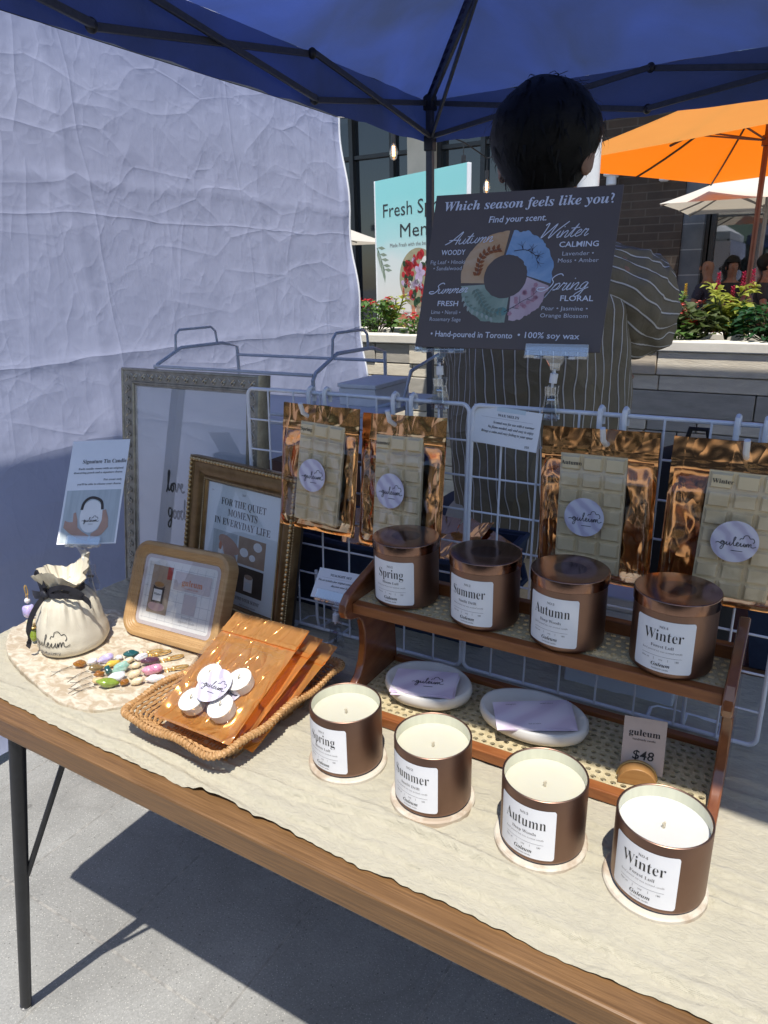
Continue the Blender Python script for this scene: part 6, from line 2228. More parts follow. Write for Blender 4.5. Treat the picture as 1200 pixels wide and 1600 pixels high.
mb.sheet(lambda u, v: V((PX0 + (PX1 - PX0) * u, PY0 + .12 + (PY1 - PY0 - .24) * v, PZ - .03 + .02 * nz(u * 60, v * 5))) - po, 80, 8)
mb.build('soil', M['soil'], pl)

# ------------------------------------------------------------------ planting
def leafmat(name, a, b, tr):
    t = NT(name)
    oi = t.n('ObjectInfo')
    f = t.noise(t.coord((1, 1, 1)), 22, 3)
    t.l(t.ramp(f, [(.3, a), (.7, b)]), t.b.inputs['Base Color'])
    t.set(Roughness=.45)
    tl = t.n('BsdfTranslucent', Color=(*tr, 1))
    mx = t.n('MixShader', Fac=.3)
    t.l(t.b.outputs[0], mx.inputs[1]); t.l(tl.outputs[0], mx.inputs[2]); t.l(mx.outputs[0], t.out.inputs[0])
    return t.m
M['leaf_mid'] = leafmat('green_leaf', (.06, .13, .03), (.13, .23, .06), (.16, .30, .05))
M['leaf_lime'] = leafmat('lime_leaf', (.26, .32, .04), (.46, .46, .09), (.46, .50, .08))
M['leaf_dark'] = leafmat('dark_glossy_leaf', (.012, .050, .016), (.03, .10, .035), (.04, .14, .03))
M['leaf_begonia'] = leafmat('begonia_leaf', (.05, .085, .03), (.14, .16, .07), (.14, .2, .06))
M['stem_green'] = mk('plant_stem', (.10, .13, .04), (.08, .09, .03), ns=30, rough=.6)
M['flower_red'] = mk('red_petal', (.55, .012, .02), (.40, .008, .015), ns=90, rough=.55)
M['flower_pink'] = mk('crimson_plume', (.60, .02, .10), (.42, .01, .06), ns=90, rough=.6)
M['flower_yellow'] = mk('yellow_petal', (.75, .50, .02), (.62, .38, .01), ns=90, rough=.55)
M['flower_coral'] = mk('coral_petal', (.66, .17, .13), (.55, .10, .09), ns=90, rough=.55)
def leaf_shape(mb, p, d, L, wd, roll, mi=0, droop=.25):
    d = d.normalized()
    x, y = frame_of(d)
    s_ = x * math.cos(roll) + y * math.sin(roll)
    u = s_.cross(d)
    if u.z < 0: u = -u
    a = p + d * L * .35 + u * L * .06
    b = p + d * L * .72 + u * L * .02 - V((0, 0, droop * L * .3))
    e = p + d * L - V((0, 0, droop * L))
    mb.add([p, a + s_ * wd * .5, a - u * wd * .12, a - s_ * wd * .5, b + s_ * wd * .42, b - u * wd * .1, b - s_ * wd * .42, e],
           [(0, 1, 2), (0, 2, 3), (1, 4, 5, 2), (2, 5, 6, 3), (4, 7, 5), (5, 7, 6)], mi)
def plant(name, label, cat, loc, kind, seed, leaf, fl, group=None, H=.25, R=.12, n=160, L=.05, wd=.025, nfl=6, flr=.02):
    rnd = random.Random(seed)
    t = thing(name, label, cat, loc, group=group)
    mb, ms, mf = MB(), MB(), MB()
    if kind == 'bush':
        for k in range(n):
            ph, q = rnd.uniform(0, 2 * PI), rnd.random() ** .5
            hz = rnd.uniform(.15, 1)
            rr = R * q * math.sqrt(max(.05, 1 - (hz - .45) ** 2 * 1.6))
            p = V((rr * math.cos(ph), rr * math.sin(ph), H * hz))
            d = V((math.cos(ph) * (.5 + q), math.sin(ph) * (.5 + q), rnd.uniform(-.1, .9)))
            leaf_shape(mb, p, d, L * rnd.uniform(.7, 1.25), wd * rnd.uniform(.8, 1.2), rnd.uniform(-.6, .6), 0, rnd.uniform(.1, .5))
            if k % 6 == 0: ms.tube([(p.x * .2, p.y * .2, 0), (p.x * .6, p.y * .6, p.z * .6), tuple(p)], .0022, 4)
        for k in range(nfl):
            ph, q = rnd.uniform(0, 2 * PI), rnd.uniform(.3, 1)
            p = V((R * q * math.cos(ph), R * q * math.sin(ph), H * rnd.uniform(.75, 1.08)))
            for j in range(9):
                a = 2.4 * j
                rr = flr * (.25 + .09 * j)
                leaf_shape(mf, p + V((rr * .5 * math.cos(a), rr * .5 * math.sin(a), flr * (.6 - .06 * j))), V((math.cos(a), math.sin(a), .9 - .12 * j)), flr * 1.1, flr * 1.1, rnd.uniform(-.3, .3), 0, .2)
    else:      # upright plumes: several leafy stems
        for k in range(kind):
            ph = 2 * PI * k / kind + rnd.uniform(-.4, .4)
            lean = rnd.uniform(.1, .45)
            hh = H * rnd.uniform(.55, .9) if k else H * .85
            tip = V((math.cos(ph) * R * lean * 2, math.sin(ph) * R * lean * 2, hh))
            ms.tube([(0, 0, 0), tuple(tip * .5), tuple(tip)], .004, 5)
            for j in range(n // kind):
                f = rnd.uniform(.12, 1)
                a = rnd.uniform(0, 2 * PI)
                d = V((math.cos(a), math.sin(a), rnd.uniform(.2, 1.1)))
                leaf_shape(mb, tip * f, d, L * (1.25 - .6 * f) * rnd.uniform(.8, 1.2), wd * rnd.uniform(.8, 1.2), rnd.uniform(-.5, .5), 0, .35)
            if fl and k < nfl:
                for j in range(46):
                    f = j / 45
                    a = j * 2.4
                    rr = flr * .55 * (1 - f * .8)
                    leaf_shape(mf, tip + V((rr * math.cos(a), rr * math.sin(a), flr * 5 * f - .01)), V((math.cos(a), math.sin(a), 1.2)), flr * .8, flr * .5, 0, 0, 0)
    ms.build('stems', M['stem_green'], t)
    mb.build('foliage', leaf, t, smooth=False)
    if fl: mf.build('blossoms', fl, t, smooth=False)
PYM = 4.08
plant('flowering_plant', 'bushy red flowering plant at the left end of the planter beside the white side wall', 'plant', (-2.50, PYM, PZ - .02), 'bush', 1, M['leaf_mid'], M['flower_red'], 'flowers in the stone planter', .20, .13, 240, .055, .028, 9, .020)
plant('plume_plant', 'lime leaved upright plant at the back of the left flower clump', 'plant', (-2.44, PYM + .12, PZ - .02), 4, 2, M['leaf_lime'], M['flower_coral'], 'flowers in the stone planter', .27, .09, 110, .09, .026, 1, .012)
plant('flowering_plant', 'small red flowering plant right of the food poster', 'plant', (-2.12, 3.94, PZ - .02), 'bush', 3, M['leaf_mid'], M['flower_red'], 'flowers in the stone planter', .12, .08, 110, .045, .024, 6, .018)
plant('flowering_plant', 'leafy plant with a pale flower spike beside the vendor elbow', 'plant', (-.645, PYM, PZ - .02), 5, 4, M['leaf_mid'], M['flower_yellow'], 'flowers in the stone planter', .27, .10, 150, .055, .022, 1, .012)
plant('begonia_plant', 'round leaved begonia with coral and red flowers between the spike plant and the plume plant', 'plant', (-.545, 4.00, PZ - .02), 'bush', 5, M['leaf_begonia'], M['flower_coral'], 'flowers in the stone planter', .17, .115, 190, .052, .048, 6, .022)
plant('begonia_plant', 'low red flowering plant at the front of the right flower bed', 'plant', (-.60, 3.93, PZ - .02), 'bush', 6, M['leaf_mid'], M['flower_red'], 'flowers in the stone planter', .10, .08, 110, .04, .034, 5, .020)
plant('plume_plant', 'tall lime leaved celosia with crimson plumes in the right flower bed', 'plant', (-.405, PYM + .02, PZ - .02), 7, 7, M['leaf_lime'], M['flower_pink'], 'flowers in the stone planter', .30, .16, 210, .11, .030, 4, .017)
plant('glossy_shrub', 'low dark glossy shrub at the right edge of the planter', 'plant', (-.185, 4.02, PZ - .02), 'bush', 8, M['leaf_dark'], None, 'flowers in the stone planter', .17, .19, 420, .055, .030)
plant('glossy_shrub', 'dark glossy shrub hidden behind the season sign', 'plant', (-1.45, 4.05, PZ - .02), 'bush', 9, M['leaf_dark'], None, 'flowers in the stone planter', .16, .18, 300, .055, .030)
plant('flowering_plant', 'red flowering plant hidden behind the vendor', 'plant', (-1.05, 4.05, PZ - .02), 'bush', 10, M['leaf_mid'], M['flower_red'], 'flowers in the stone planter', .18, .13, 240, .055, .028, 8, .02)

# ------------------------------------------------------------------ food poster on a stand
M['p_aqua'] = water('aqua_poster_wash', (.30, .62, .62), (.38, .68, .67), (.50, .74, .72), 3)
def poster_mat():
    t = NT('food_poster_paper')
    v = t.coord()
    sp_ = t.n('SeparateXYZ'); t.l(v, sp_.inputs[0])
    h = t.math('ADD', t.math('MULTIPLY', sp_.outputs['Z'], 1.0), t.math('MULTIPLY', t.noise(v, 4, 4), .14))
    t.l(t.ramp(h, [(.04, (.78, .50, .46)), (.20, (.80, .74, .68)), (.58, (.74, .80, .77)), (.72, (.46, .76, .74)), (1.0, (.30, .72, .70))]), t.b.inputs['Base Color'])
    t.set(Roughness=.5)
    return t.m
M['poster'] = poster_mat()
M['olive_print'] = mk('printed_olive_plate', (.40, .36, .22), (.3, .27, .16), ns=20, rough=.6)
M['lilac_print'] = mk('printed_lilac', (.50, .36, .56), (.6, .48, .64), ns=20, rough=.6)
PW, PH = .95, 1.04
pt_ = thing('food_poster', 'aqua and cream food poster reading Fresh and Menu on a stand behind the planter', 'poster', group=None)
pt_.matrix_world = Matrix.Translation((-2.838 + PW / 2 * .921, 4.676 - PW / 2 * .389, .225)) @ Matrix.Rotation(-.40, 4, 'Z')
P = Print()
P.rect(-PW / 2, 0, PW / 2, PH, 0, 0)
P.text('Fresh Spring', .0, .795, .125, 1, width=.77)
P.text('Menu', .0, .655, .125, 1, width=.385)
P.text('Made Fresh with the best ingredients', -.0, .595, .036, 2, width=.62)
P.disc(-.0, .385, .205, 3, 1, 40, ry=.195)
rnd = random.Random(21)
for k in range(70):
    a, r_ = rnd.uniform(0, 6.28), .165 * rnd.random() ** .5
    P.poly(ell(r_ * math.cos(a), .385 + r_ * math.sin(a), rnd.uniform(.018, .036), rnd.uniform(.014, .026), 10, rot=rnd.uniform(0, 3)), rnd.choice((4, 4, 4, 5, 5, 6, 7)), 2)
for k in range(5):
    P.poly(ell(.02 + .03 * math.cos(k * 1.26), .42 + .035 * math.sin(k * 1.26), .03, .02, 12, rot=k * 1.26), 6, 3)
P.text('Strawberry', 0, .185, .03, 2, width=.16); P.text('Seasonal garden salad', 0, .15, .026, 2, width=.34); P.text('spinach', 0, .12, .026, 2, width=.12)
P.poly(ell(-.22, .105, .11, .045, 22), 8, 1); P.rect(-.32, .04, -.12, .10, 8, 1); P.poly(ell(-.20, .03, .12, .04, 20), 9, 1); P.poly(ell(-.23, .09, .08, .022, 20), 10, 2)
for k in range(3):
    a = .2 * k
    P.poly([(-.07 + .05 * k, .02), (-.03 + .05 * k, .01), (-.06 + .05 * k + .03, .20), (-.10 + .05 * k + .03, .21)], (8, 9, 8)[k], 2)
P.poly(ell(-.12, .02, .06, .02, 18), 5, 3)
br = [(-.47, .60), (-.44, .56), (-.41, .50), (-.38, .44)]
P.stroke(br, .006, 5, 1)
for k, (x, y) in enumerate(((-.46, .60), (-.44, .555), (-.42, .52), (-.40, .48), (-.385, .45))):
    for s_ in (-.5, .9):
        a = -1.0 + s_
        P.poly([(x, y), (x + .05 * math.cos(a) - .012 * math.sin(a), y + .05 * math.sin(a) + .012 * math.cos(a)), (x + .095 * math.cos(a), y + .095 * math.sin(a)), (x + .05 * math.cos(a) + .012 * math.sin(a), y + .05 * math.sin(a) - .012 * math.cos(a))], 11, 1)
mb = MB()
P.emit(mb, flat, .0006)
mb.box((0, .012, PH / 2), (PW, .022, PH), 12)
mb.build('poster_panel', [M['poster'], M['ink'], M['ink_grey'], M['olive_print'], M['flower_red'], M['leaf_dark'], M['lilac_print'], M['white_print'], M['coral_print'], M['tan_print'], M['pink_print'], M['sage_print'], M['card']], pt_, smooth=False)
for s_ in (-1, 1):
    mb = MB()
    mb.box((s_ * (PW / 2 + .007), .012, PH / 2), (.012, .030, PH))
    mb.box((s_ * (PW / 2 + .014), .012, -.48), (.024, .034, .96))
    mb.box((s_ * (PW / 2 + .014), .012, -.95), (.04, .36, .02))
    mb.build('stand_post', M['card'], pt_, smooth=False, bevel=.003)

# ------------------------------------------------------------------ white column and black lamp foot
t = thing('white_column', 'slim round white column behind the vendor head', 'column', (-1.362, 4.8, G))
mb = MB(); mb.lathe([(.066, .14), (.066, 4.6)], 32); mb.build('shaft', M['stone_cap'], t); t.children[0].data.materials[0] = mk('white_painted_steel', (.72, .72, .71), (.66, .66, .65), ns=20, rough=.4)
mb = MB(); mb.lathe([(.10, 0), (.10, .12), (.075, .14)], 32); mb.build('base', M['stone_cap'], t)
mb = MB(); mb.lathe([(.075, 4.6), (.11, 4.66), (.11, 4.74)], 32); mb.build('capital', M['stone_cap'], t)

# ================================================================== BUILDING
def brick_mat(name, a, b, mortar, sx, sy):
    t = NT(name)
    v = t.coord((1, 1, 1), rot=(PI / 2, 0, 0))
    br = t.n('TexBrick', Scale=1.0, Color1=(*a, 1), Color2=(*b, 1), Mortar=(*mortar, 1))
    br.inputs['Brick Width'].default_value = sx
    br.inputs['Row Height'].default_value = sy
    br.inputs['Mortar Size'].default_value = .008
    t.l(v, br.inputs['Vector'])
    mm = t.n('Mix', _data_type='RGBA', _blend_type='MULTIPLY'); mm.inputs[0].default_value = 1
    t.l(br.outputs['Color'], mm.inputs[6])
    t.l(t.ramp(t.noise(v, 5, 5), [(.3, (.75, .75, .75)), (.7, (1.1, 1.08, 1.05))]), mm.inputs[7])
    t.l(mm.outputs[2], t.b.inputs['Base Color'])
    t.set(Roughness=.85)
    b_ = t.bump(br.outputs['Fac'], .6, .01); b_.invert = True
    return t.m
M['brick'] = brick_mat('brown_brick', (.058, .040, .030), (.042, .029, .022), (.085, .068, .055), .40, .105)
M['panel'] = brick_mat('grey_metal_panel', (.115, .125, .145), (.10, .11, .13), (.25, .26, .28), 4.0, .33)
M['dark_glass'] = mk('dark_window_glass', (.012, .016, .022), (.008, .011, .016), ns=.5, rough=.03, spec=.9, bump=.012, bs=1.1, bd=.05)
M['mullion'] = mk('dark_mullion', (.022, .024, .028), (.016, .018, .02), ns=20, rough=.4)
M['render'] = mk('cream_render', (.56, .51, .42), (.48, .44, .36), ns=3, rough=.85, bump=.1)
M['soffit'] = mk('grey_soffit', (.20, .20, .21), (.17, .17, .18), ns=5, rough=.7)
BY = 11.0
BK = BY / 7.2
bo = V((-2.3, BY, G))
bd_ = thing('restaurant_building', 'brick and dark glass restaurant front behind the planter and umbrellas', 'building', bo)
def bbox(name, x0, x1, y0, y1, z0, z1, mat, bev=.0, par=None):
    mb = MB()
    b = bo
    x0, x1 = x0 * BK, x1 * BK
    z0, z1 = [(.602 + (z - .602) * BK if z > G + .03 else z) for z in (z0, z1)]
    mb.box(((x0 + x1) / 2 - b.x, (y0 + y1) / 2 - b.y, (z0 + z1) / 2 - b.z), (x1 - x0, y1 - y0, z1 - z0))
    return mb.build(name, mat, par or bd_, smooth=False, bevel=bev)
bbox('brick_pier', -1.95, -1.18, BY, BY + .5, G, 4.6, M['brick'])
bbox('metal_panel', -1.177, -1.002, BY + .03, BY + .45, G, 4.6, M['panel'])
bbox('render_pier', -3.95, -3.68, BY - .05, BY + .45, G, 4.6, M['render'])
bbox('brick_pier', 2.6, 3.4, BY, BY + .5, G, 4.6, M['brick'])
bbox('brick_pier', -9.5, -8.7, BY, BY + .5, G, 4.6, M['brick'])
bbox('upper_wall', -9.5, 3.4, BY - .02, BY + .6, 3.3, 5.6, M['brick'])
bbox('awning_slab', -9.5, 3.4, BY - 1.1, BY - .03, 2.62, 2.80, M['soffit'])
bbox('back_wall', -9.5, 3.4, BY + 3.0, BY + 3.1, G, 3.3, M['render'])
bbox('room_floor', -9.5, 3.4, BY + .52, BY + 2.98, G + .004, G + .02, M['soffit'])
bbox('room_ceiling', -9.5, 3.4, BY + .62, BY + 2.98, 2.9, 3.0, M['soffit'])
def window(x0, x1, z0, z1, muls, rails=(), glass=None):
    kz = lambda z: .602 + (z - .602) * BK if z > G + .03 else z
    w_ = bbox('window', x0, x1, BY + .26, BY + .32, z0, z0 + .06, M['mullion'])
    x0, x1, muls = x0 * BK, x1 * BK, [x * BK for x in muls]
    z0, z1, rails = kz(z0), kz(z1), [kz(z) for z in rails]
    m2 = MB()
    for x in [x0 + .03] + list(muls) + [x1 - .03]:
        m2.box((x - bo.x, BY + .24 - bo.y, (z0 + z1) / 2 - bo.z), (.075, .12, z1 - z0))
    for z in [z1 - .03] + list(rails):
        m2.box(((x0 + x1) / 2 - bo.x, BY + .25 - bo.y, z - bo.z), (x1 - x0, .08, .06))
    m2.build('window_frame', M['mullion'], w_, smooth=False)
    m3 = MB()
    m3.box(((x0 + x1) / 2 - bo.x, BY + .29 - bo.y, (z0 + z1) / 2 + .03 - bo.z), (x1 - x0, .012, z1 - z0 - .06))
    m3.build('pane', glass or M['dark_glass'], w_, smooth=False)
window(-8.7, -3.95, G + .02, 3.28, (-7.2, -5.8, -4.75, -4.23), (1.9,))
window(-3.68, -1.95, G + .02, 3.28, (-3.165, -2.5), (1.9,))
M['room_glass'] = clear_mat('shop_window_glass', (.55, .58, .60), .16, .02, .6)
window(-1.0, 2.6, .12, 3.28, (-.945, .35, 1.5), (2.1,), M['room_glass'])
bbox('sill_wall', -1.0, 2.6, BY + .12, BY + .45, G, .118, M['mullion'])
for x in (-1.812, -1.353):
    t = thing('wall_lamp', 'white round wall lamp on the brick pier ' + ('nearer the white column' if x < -1.5 else 'above the tip of the cream umbrella'), 'wall lamp', (x * BK, BY, .602 + .80 * BK))
    mb = MB(); mb.lathe([(.055, .13), (.075, .125), (.075, .06), (.05, .05)], 24, 0, Matrix.Translation((0, -.08, 0))); mb.build('lamp_body', M['card'], t)
    mb = MB(); mb.lathe([(.045, .05), (.045, -.02), (.03, -.03)], 24, 0, Matrix.Translation((0, -.08, 0))); mb.build('lamp_lens', M['rack_board'], t)
    mb = MB(); mb.box((0, -.012, .09), (.09, .022, .09)); mb.build('bracket', M['card'], t, smooth=False, bevel=.004)
    t.scale = (1.5, 1.5, 1.5)

# ------------------------------------------------------------------ string lights
def bulb_mat():
    t = NT('glowing_filament')
    t.b.inputs['Emission Color'].default_value = (1, .55, .2, 1)
    t.b.inputs['Emission Strength'].default_value = 5
    t.set(Base__Color=(1, .7, .4, 1)) if False else None
    return t.m
M['filament'] = bulb_mat()
M['bulb_glass'] = clear_mat('bulb_glass', (1, .93, .82), .12, .02, .6)
st = thing('string_light', 'black cable of hanging filament bulbs strung under the restaurant awning', 'string lights', (-3.1, 5.9, 1.9))
so_ = V((-3.1, 5.9, 1.9))
ctrl = [V((-5.2, 4.6, 2.05)), V((-4.0, 5.0, 1.86)), V((-3.09, 5.385, 1.80)), V((-2.9, 5.65, 1.74)), V((-2.738, 5.935, 1.67)), V((-2.75, 6.25, 1.64)), V((-2.80, 6.58, 1.63)), V((-2.5, 6.9, 1.75)), V((-1.9, 7.1, 2.0))]
mb = MB(); mb.tube([p - so_ for p in ctrl], .006, 6); mb.build('cable', M['black_metal'], st)
for k, p in enumerate((ctrl[1], ctrl[2], ctrl[4], ctrl[6])):
    mb = MB()
    b_ = p - so_
    mb.tube([b_, b_ - V((0, 0, .10))], .0045, 6)
    mb.tube([b_ - V((0, 0, .10)), b_ - V((0, 0, .175))], .019, 12)
    s_ = mb.build('bulb_socket', M['black_metal'], st)
    mb = MB(); mb.lathe([(.014, -.175), (.030, -.215), (.034, -.245), (.024, -.285), (.002, -.298)], 20, 0, Matrix.Translation(b_)); mb.build('bulb', M['bulb_glass'], s_)
    mb = MB()
    for a in range(4): mb.tube([b_ + V((.009 * math.cos(a * 1.57), .009 * math.sin(a * 1.57), -.195)), b_ + V((.009 * math.cos(a * 1.57 + .6), .009 * math.sin(a * 1.57 + .6), -.268))], .0035, 5)
    mb.build('filament', M['filament'], s_)

# ------------------------------------------------------------------ parasols
def umb_mat(name, c, tr, f=.5):
    t = NT(name)
    t.l(t.ramp(t.noise(t.coord(), 3, 4), [(.3, tuple(x * .93 for x in c)), (.7, c)]), t.b.inputs['Base Color'])
    t.set(Roughness=.8)
    tl = t.n('BsdfTranslucent', Color=(*tr, 1))
    mx = t.n('MixShader', Fac=f)
    t.l(t.b.outputs[0], mx.inputs[1]); t.l(tl.outputs[0], mx.inputs[2]); t.l(mx.outputs[0], t.out.inputs[0])
    t.bump(t.noise(t.coord(), 12, 4), .2, .02)
    return t.m
M['orange_cloth'] = umb_mat('orange_parasol_fabric', (.90, .42, .09), (.98, .20, .002), .6)
M['cream_cloth'] = umb_mat('cream_parasol_fabric', (.80, .76, .68), (.75, .66, .52), .35)
M['bronze_pole'] = mk('bronze_pole', (.15, .07, .045), (.12, .055, .035), ns=20, rough=.35, metal=.5)
M['grey_pole'] = mk('grey_pole', (.22, .21, .2), (.18, .17, .165), ns=20, rough=.4)
def parasol(label, loc, half, rimz, apexz, rot, cloth, pole, group='patio parasols', z0=0.):
    t = thing('patio_parasol', label, 'parasol', (loc[0], loc[1], G + z0), (0, 0, rot), group)
    rz, az = rimz - G - z0, apexz - G - z0
    mb = MB()
    def cp_(u, v):
        x, y = (2 * u - 1), (2 * v - 1)
        m_ = max(abs(x), abs(y))
        diag = 1 - abs(abs(x) - abs(y)) / max(m_, 1e-6)
        z = rz + (az - rz) * (1 - m_) - .06 * m_ * (1 - m_) * 2 + .0
        z -= .05 * (1 - diag) * m_ * (1 - m_) * 2
        edge = 1 - .03 * (1 - diag) * m_
        return V((x * half * edge, y * half * edge, z))
    mb.sheet(cp_, 40, 40)
    mb.build('canopy_cloth', cloth, t, auto=20)
    mb = MB(); mb.tube([(0, 0, .10), (0, 0, az + .02)], .024, 14); mb.tube([(0, 0, az), (0, 0, az + .10)], .03, 10); mb.build('pole', pole, t)
    mb = MB(); mb.lathe([(.045, 1.02), (.06, 1.05), (.06, 1.10), (.03, 1.16)], 16); mb.tube([(0, -.05, 1.08), (.0, -.13, 1.02)], .012, 8); mb.build('crank', pole, t)
    mb = MB(); mb.lathe([(.28, 0), (.28, .05), (.06, .08), (.045, .12), (.045, .30)], 28); mb.build('base', pole, t)
    hub = az - .55
    for k in range(8):
        a = PI / 4 * k
        e = half / max(abs(math.cos(a)), abs(math.sin(a)))
        pts = []
        for i in range(9):
            f = i / 8 * .985
            x, y = math.cos(a) * e * f / half, math.sin(a) * e * f / half
            p = cp_((x + 1) / 2, (y + 1) / 2)
            pts.append((p.x, p.y, p.z - .022))
        rbm = MB(); rbm.tube(pts, .010, 6); r_ = rbm.build('rib', M['black_metal'] if pole is M['bronze_pole'] else pole, t)
        q = pts[4]
        sm_ = MB(); sm_.tube([(0, 0, hub), q], .008, 6); sm_.build('strut', pole, r_)
    mb = MB(); mb.lathe([(.04, hub - .04), (.04, hub + .04)], 14); mb.build('hub', pole, t)
parasol('orange square parasol with bronze pole over the patio at the right edge', (-.60, 7.36), 1.36, 1.53, 2.20, -.44, M['orange_cloth'], M['bronze_pole'])
parasol('cream parasol standing behind and below the orange one', (-.72, 9.9), 1.0, 1.34, 1.85, .0, M['cream_cloth'], M['grey_pole'], z0=.2)
parasol('cream parasol seen as a small tip left of the food poster', (-6.35, 8.3), 1.0, 1.10, 1.6, .1, M['cream_cloth'], M['grey_pole'])

mb = MB(); mb.box((-2.0, 10.0, G + .098), (12, 1.9, .196)); tag(mb.build('patio_deck', M['soffit'], smooth=False, bevel=.01), kind='structure')
# ------------------------------------------------------------------ diners by the window
M['dotted_shirt'] = mk('dotted_navy_shirt', (.012, .014, .03), (.35, .36, .4), ns=70, rough=.8)
t_ = M['dotted_shirt'].node_tree
for nd in t_.nodes:
    if nd.type == 'VALTORGB':
        nd.color_ramp.elements[0].position = .30; nd.color_ramp.elements[1].position = .36
M['black_top'] = mk('black_top', (.012, .012, .014), (.009, .009, .01), ns=30, rough=.8)
M['shaded_skin'] = mk('shaded_tan_skin', (.22, .105, .06), (.17, .08, .045), ns=30, rough=.5)  # tan skin, darkened in the colour for the shade the diners sit in
M['teal_top'] = mk('pale_teal_top', (.28, .38, .36), (.22, .31, .3), ns=30, rough=.8)
def diner(label, loc, rot, skin, top, hair, bald=False, lean=.0, arm_out=.0):
    t = thing('person', label, 'person', loc, (0, 0, rot), 'diners seated by the restaurant window')
    sk = Skel()
    pel = sk.add((0, 0, .50), (.15, .12))
    sp_ = sk.chain(pel, [((0, .01 + lean * .3, .70), (.13, .10)), ((0, .0 + lean * .7, .92), (.16, .10)), ((0, .0 + lean, 1.03), (.07, .065)), ((0, -.01 + lean, 1.08), .05)])
    sk.chain(sp_, [((0, -.02 + lean, 1.15), (.065, .08)), ((0, -.02 + lean, 1.22), (.075, .09)), ((0, -.015 + lean, 1.29), (.055, .065))])
    for s_ in (-1, 1):
        sh = V((s_ * .18, lean * .8, .97)); el = V((s_ * (.25 + arm_out), -.06 + lean, .72)); wr = V((s_ * (.13 + arm_out * .5), -.28 + lean, .74))
        i = sk.add(sh, .052, 2)
        i = sk.chain(i, [(sh.lerp(el, .5), .045), (el, .038), (wr, .026)])
        hand(sk, i, wr, (-s_ * .4, -.9, 0), (0, 0, s_ * 1.))
        h_ = sk.add((s_ * .10, -.08, .48), .085, pel)
        sk.chain(h_, [((s_ * .11, -.42, .48), .06), ((s_ * .11, -.44, .22), .05), ((s_ * .11, -.44, .06), .036), ((s_ * .115, -.55, .035), .03)])
    skinned('body', sk.p, sk.e, sk.r, pel, skin, t, 1)
    mb = MB()
    for s_ in (-1, 1): mb.blob((s_ * .078, -.015 + lean, 1.20), (.010, .018, .030), nu=10, nv=8)
    mb.blob((0, -.118 + lean, 1.195), (.014, .018, .024), nu=10, nv=8)
    for s_ in (-1, 1): mb.blob((s_ * .032, -.103 + lean, 1.222), (.012, .008, .007), nu=8, nv=6)
    mb.blob((0, -.108 + lean, 1.150), (.024, .008, .006), nu=8, nv=6)
    mb.build('face', skin, t)
    k2 = Skel()
    a = k2.add((0, 0, .49), (.17, .14))
    b = k2.chain(a, [((0, .01 + lean * .3, .70), (.155, .125)), ((0, lean * .7, .92), (.18, .12)), ((0, lean * .95, 1.01), (.09, .08))])
    for s_ in (-1, 1):
        sh = V((s_ * .18, lean * .8, .97)); el = V((s_ * (.25 + arm_out), -.06 + lean, .72))
        k2.chain(2, [(sh, .068), (sh.lerp(el, .65), .060)])
    skinned('shirt', k2.p, k2.e, k2.r, 0, top, t, 1)
    if hair:
        mb = MB()
        mb.blob((0, .005 + lean, 1.245), (.098, .112, .105), nu=22, nv=16, wob=.15)
        mb.v = [(x, y if not (y < -.05 + lean and z < 1.25) else -.05 + lean, z) for x, y, z in mb.v]
        mb.build('hair', hair, t)
    ch = thing('patio_chair', 'dark patio chair under the ' + label.split(' sitting')[0], 'chair', loc, (0, 0, rot), 'chairs of the seated diners')
    mb = MB(); mb.box((0, -.02, .405), (.44, .44, .03)); mb.build('seat', M['black_metal'], ch, smooth=False, bevel=.006)
    mb = MB(); mb.box((0, .215, .66), (.44, .025, .36)); mb.build('backrest', M['black_metal'], ch, smooth=False, bevel=.006)
    for a in (-1, 1):
        for b in (-1, 1):
            mb = MB(); mb.tube([(a * .2, b * .2, .40), (a * .21, b * .215, 0)], .014, 8); mb.build('leg', M['black_metal'], ch)
diner('bald man in a dotted navy shirt sitting sideways by the window', (-1.30, 10.25, G + .2), -1.9, M['shaded_skin'], M['dotted_shirt'], None)
diner('dark haired person in black sitting beside the bald man', (-1.05, 10.4, G + .2), .3, M['shaded_skin'], M['black_top'], M['hair'])
diner('woman in a black top with bare arms sitting at the right edge', (-.62, 9.85, G + .2), 1.5, M['shaded_skin'], M['black_top'], M['hair'], arm_out=.06)

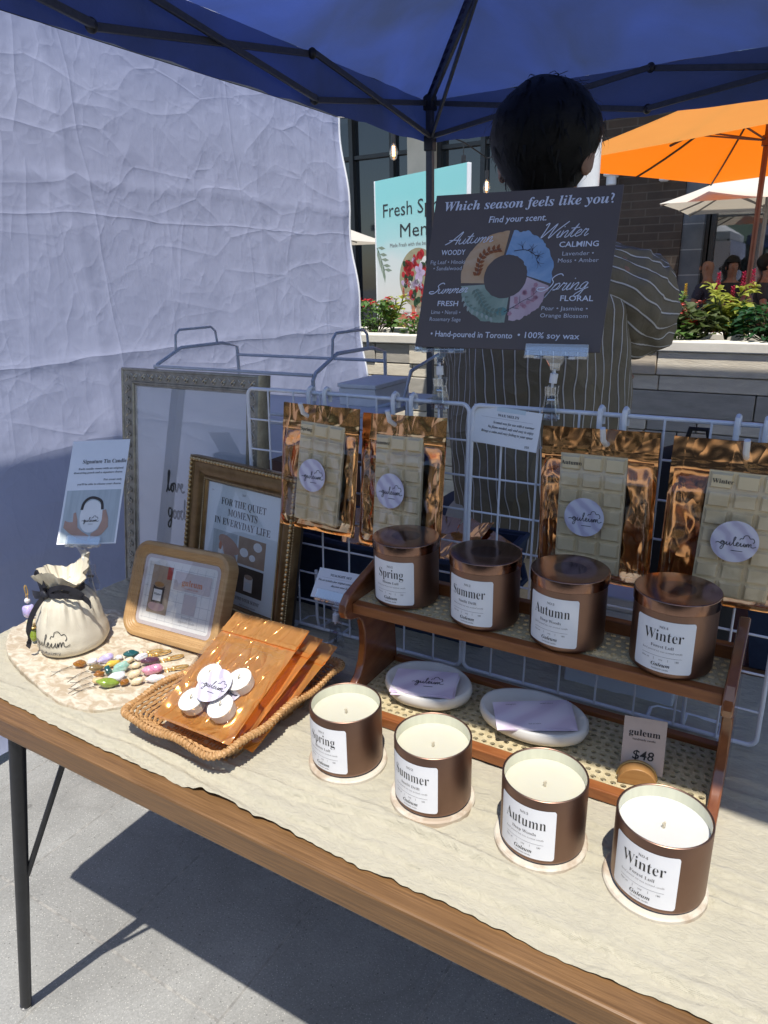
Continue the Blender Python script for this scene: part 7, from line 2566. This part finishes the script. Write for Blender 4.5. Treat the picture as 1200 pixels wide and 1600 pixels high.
# ================================================================== ACROSS THE SQUARE (building seen in reflections; unseen stall row added to block sky light)
ob_ = thing('low_building', 'low pale building across the square, seen only as a reflection in the windows', 'building', (0, -17, G))
mb = MB(); mb.box((0, 0, 2.0), (44, 5, 4.0)); mb.build('wall', M['render'], ob_, smooth=False)
mb = MB(); mb.box((0, 0, 4.15), (45, 6, .3)); mb.build('roof', M['soffit'], ob_, smooth=False)
for k in range(11):
    mb = MB(); mb.box((-19 + 3.8 * k, 2.53, 2.2), (2.6, .1, 2.8)); mb.build('window', M['dark_glass'], ob_, smooth=False)

M['tent_navy'] = mk('navy_tent_roof', (.03, .04, .09), (.025, .032, .075), ns=3, rough=.8, bump=.2, bs=10, bd=.02)
M['tent_green'] = mk('green_tent_roof', (.03, .08, .05), (.025, .065, .04), ns=3, rough=.8, bump=.2, bs=10, bd=.02)
for k, (x, m_, l) in enumerate(((-9.3, 'tent_white', 'white canopy far left in the unseen stall row added to block low sky light'), (-6.0, 'tent_navy', 'navy canopy left of the middle in the unseen stall row added to block low sky light'), (-2.7, 'tent_green', 'green canopy in the middle of the unseen stall row added to block low sky light'), (.6, 'tent_navy', 'navy canopy straight across behind the camera, unseen and added to block low sky light'), (3.9, 'tent_white', 'white canopy at the right end of the unseen stall row added to block low sky light'))):
    blocking_canopy(l, x, -4.6, 1.6, 1.5, 2.45, M[m_])  # unseen row, added to cut low sky light from the front
    t = thing('stall_table', 'cloth covered stall table under the added ' + l.split(' in ')[0].split(' at ')[0].split(' straight')[0].split(' far')[0].split(' left')[0] + (' number' if False else '') + (' far left' if k == 0 else ' at the right end' if k == 4 else ' in the middle' if k == 2 else ' left of the middle' if k == 1 else ' straight across'), 'table', (x, -3.5, G))
    mb = MB(); mb.box((0, 0, .755), (2.4, .7, .03)); mb.build('tabletop', M['card'], t, smooth=False)
    mb = MB()
    mb.sheet(lambda u, v: (-1.21 + 2.42 * u, .355 + .02 * nz(u * 14, v * 2, k), .02 + .745 * v), 60, 6)
    mb.sheet(lambda u, v: (-1.21 + 2.42 * u, -.355 + .02 * nz(u * 14, v * 2, k + 5), .02 + .745 * v), 60, 6)
    mb.build('table_skirt', M['navy_fabric'] if k % 2 else M['black_cloth'], t, auto=180)

blocking_canopy('unseen white canopy added right of the candle table to block sky light', 3.2, 1.85, 1.6, 1.5, 2.45, M['tent_white'])  # out of view, added to cut sky light from the right
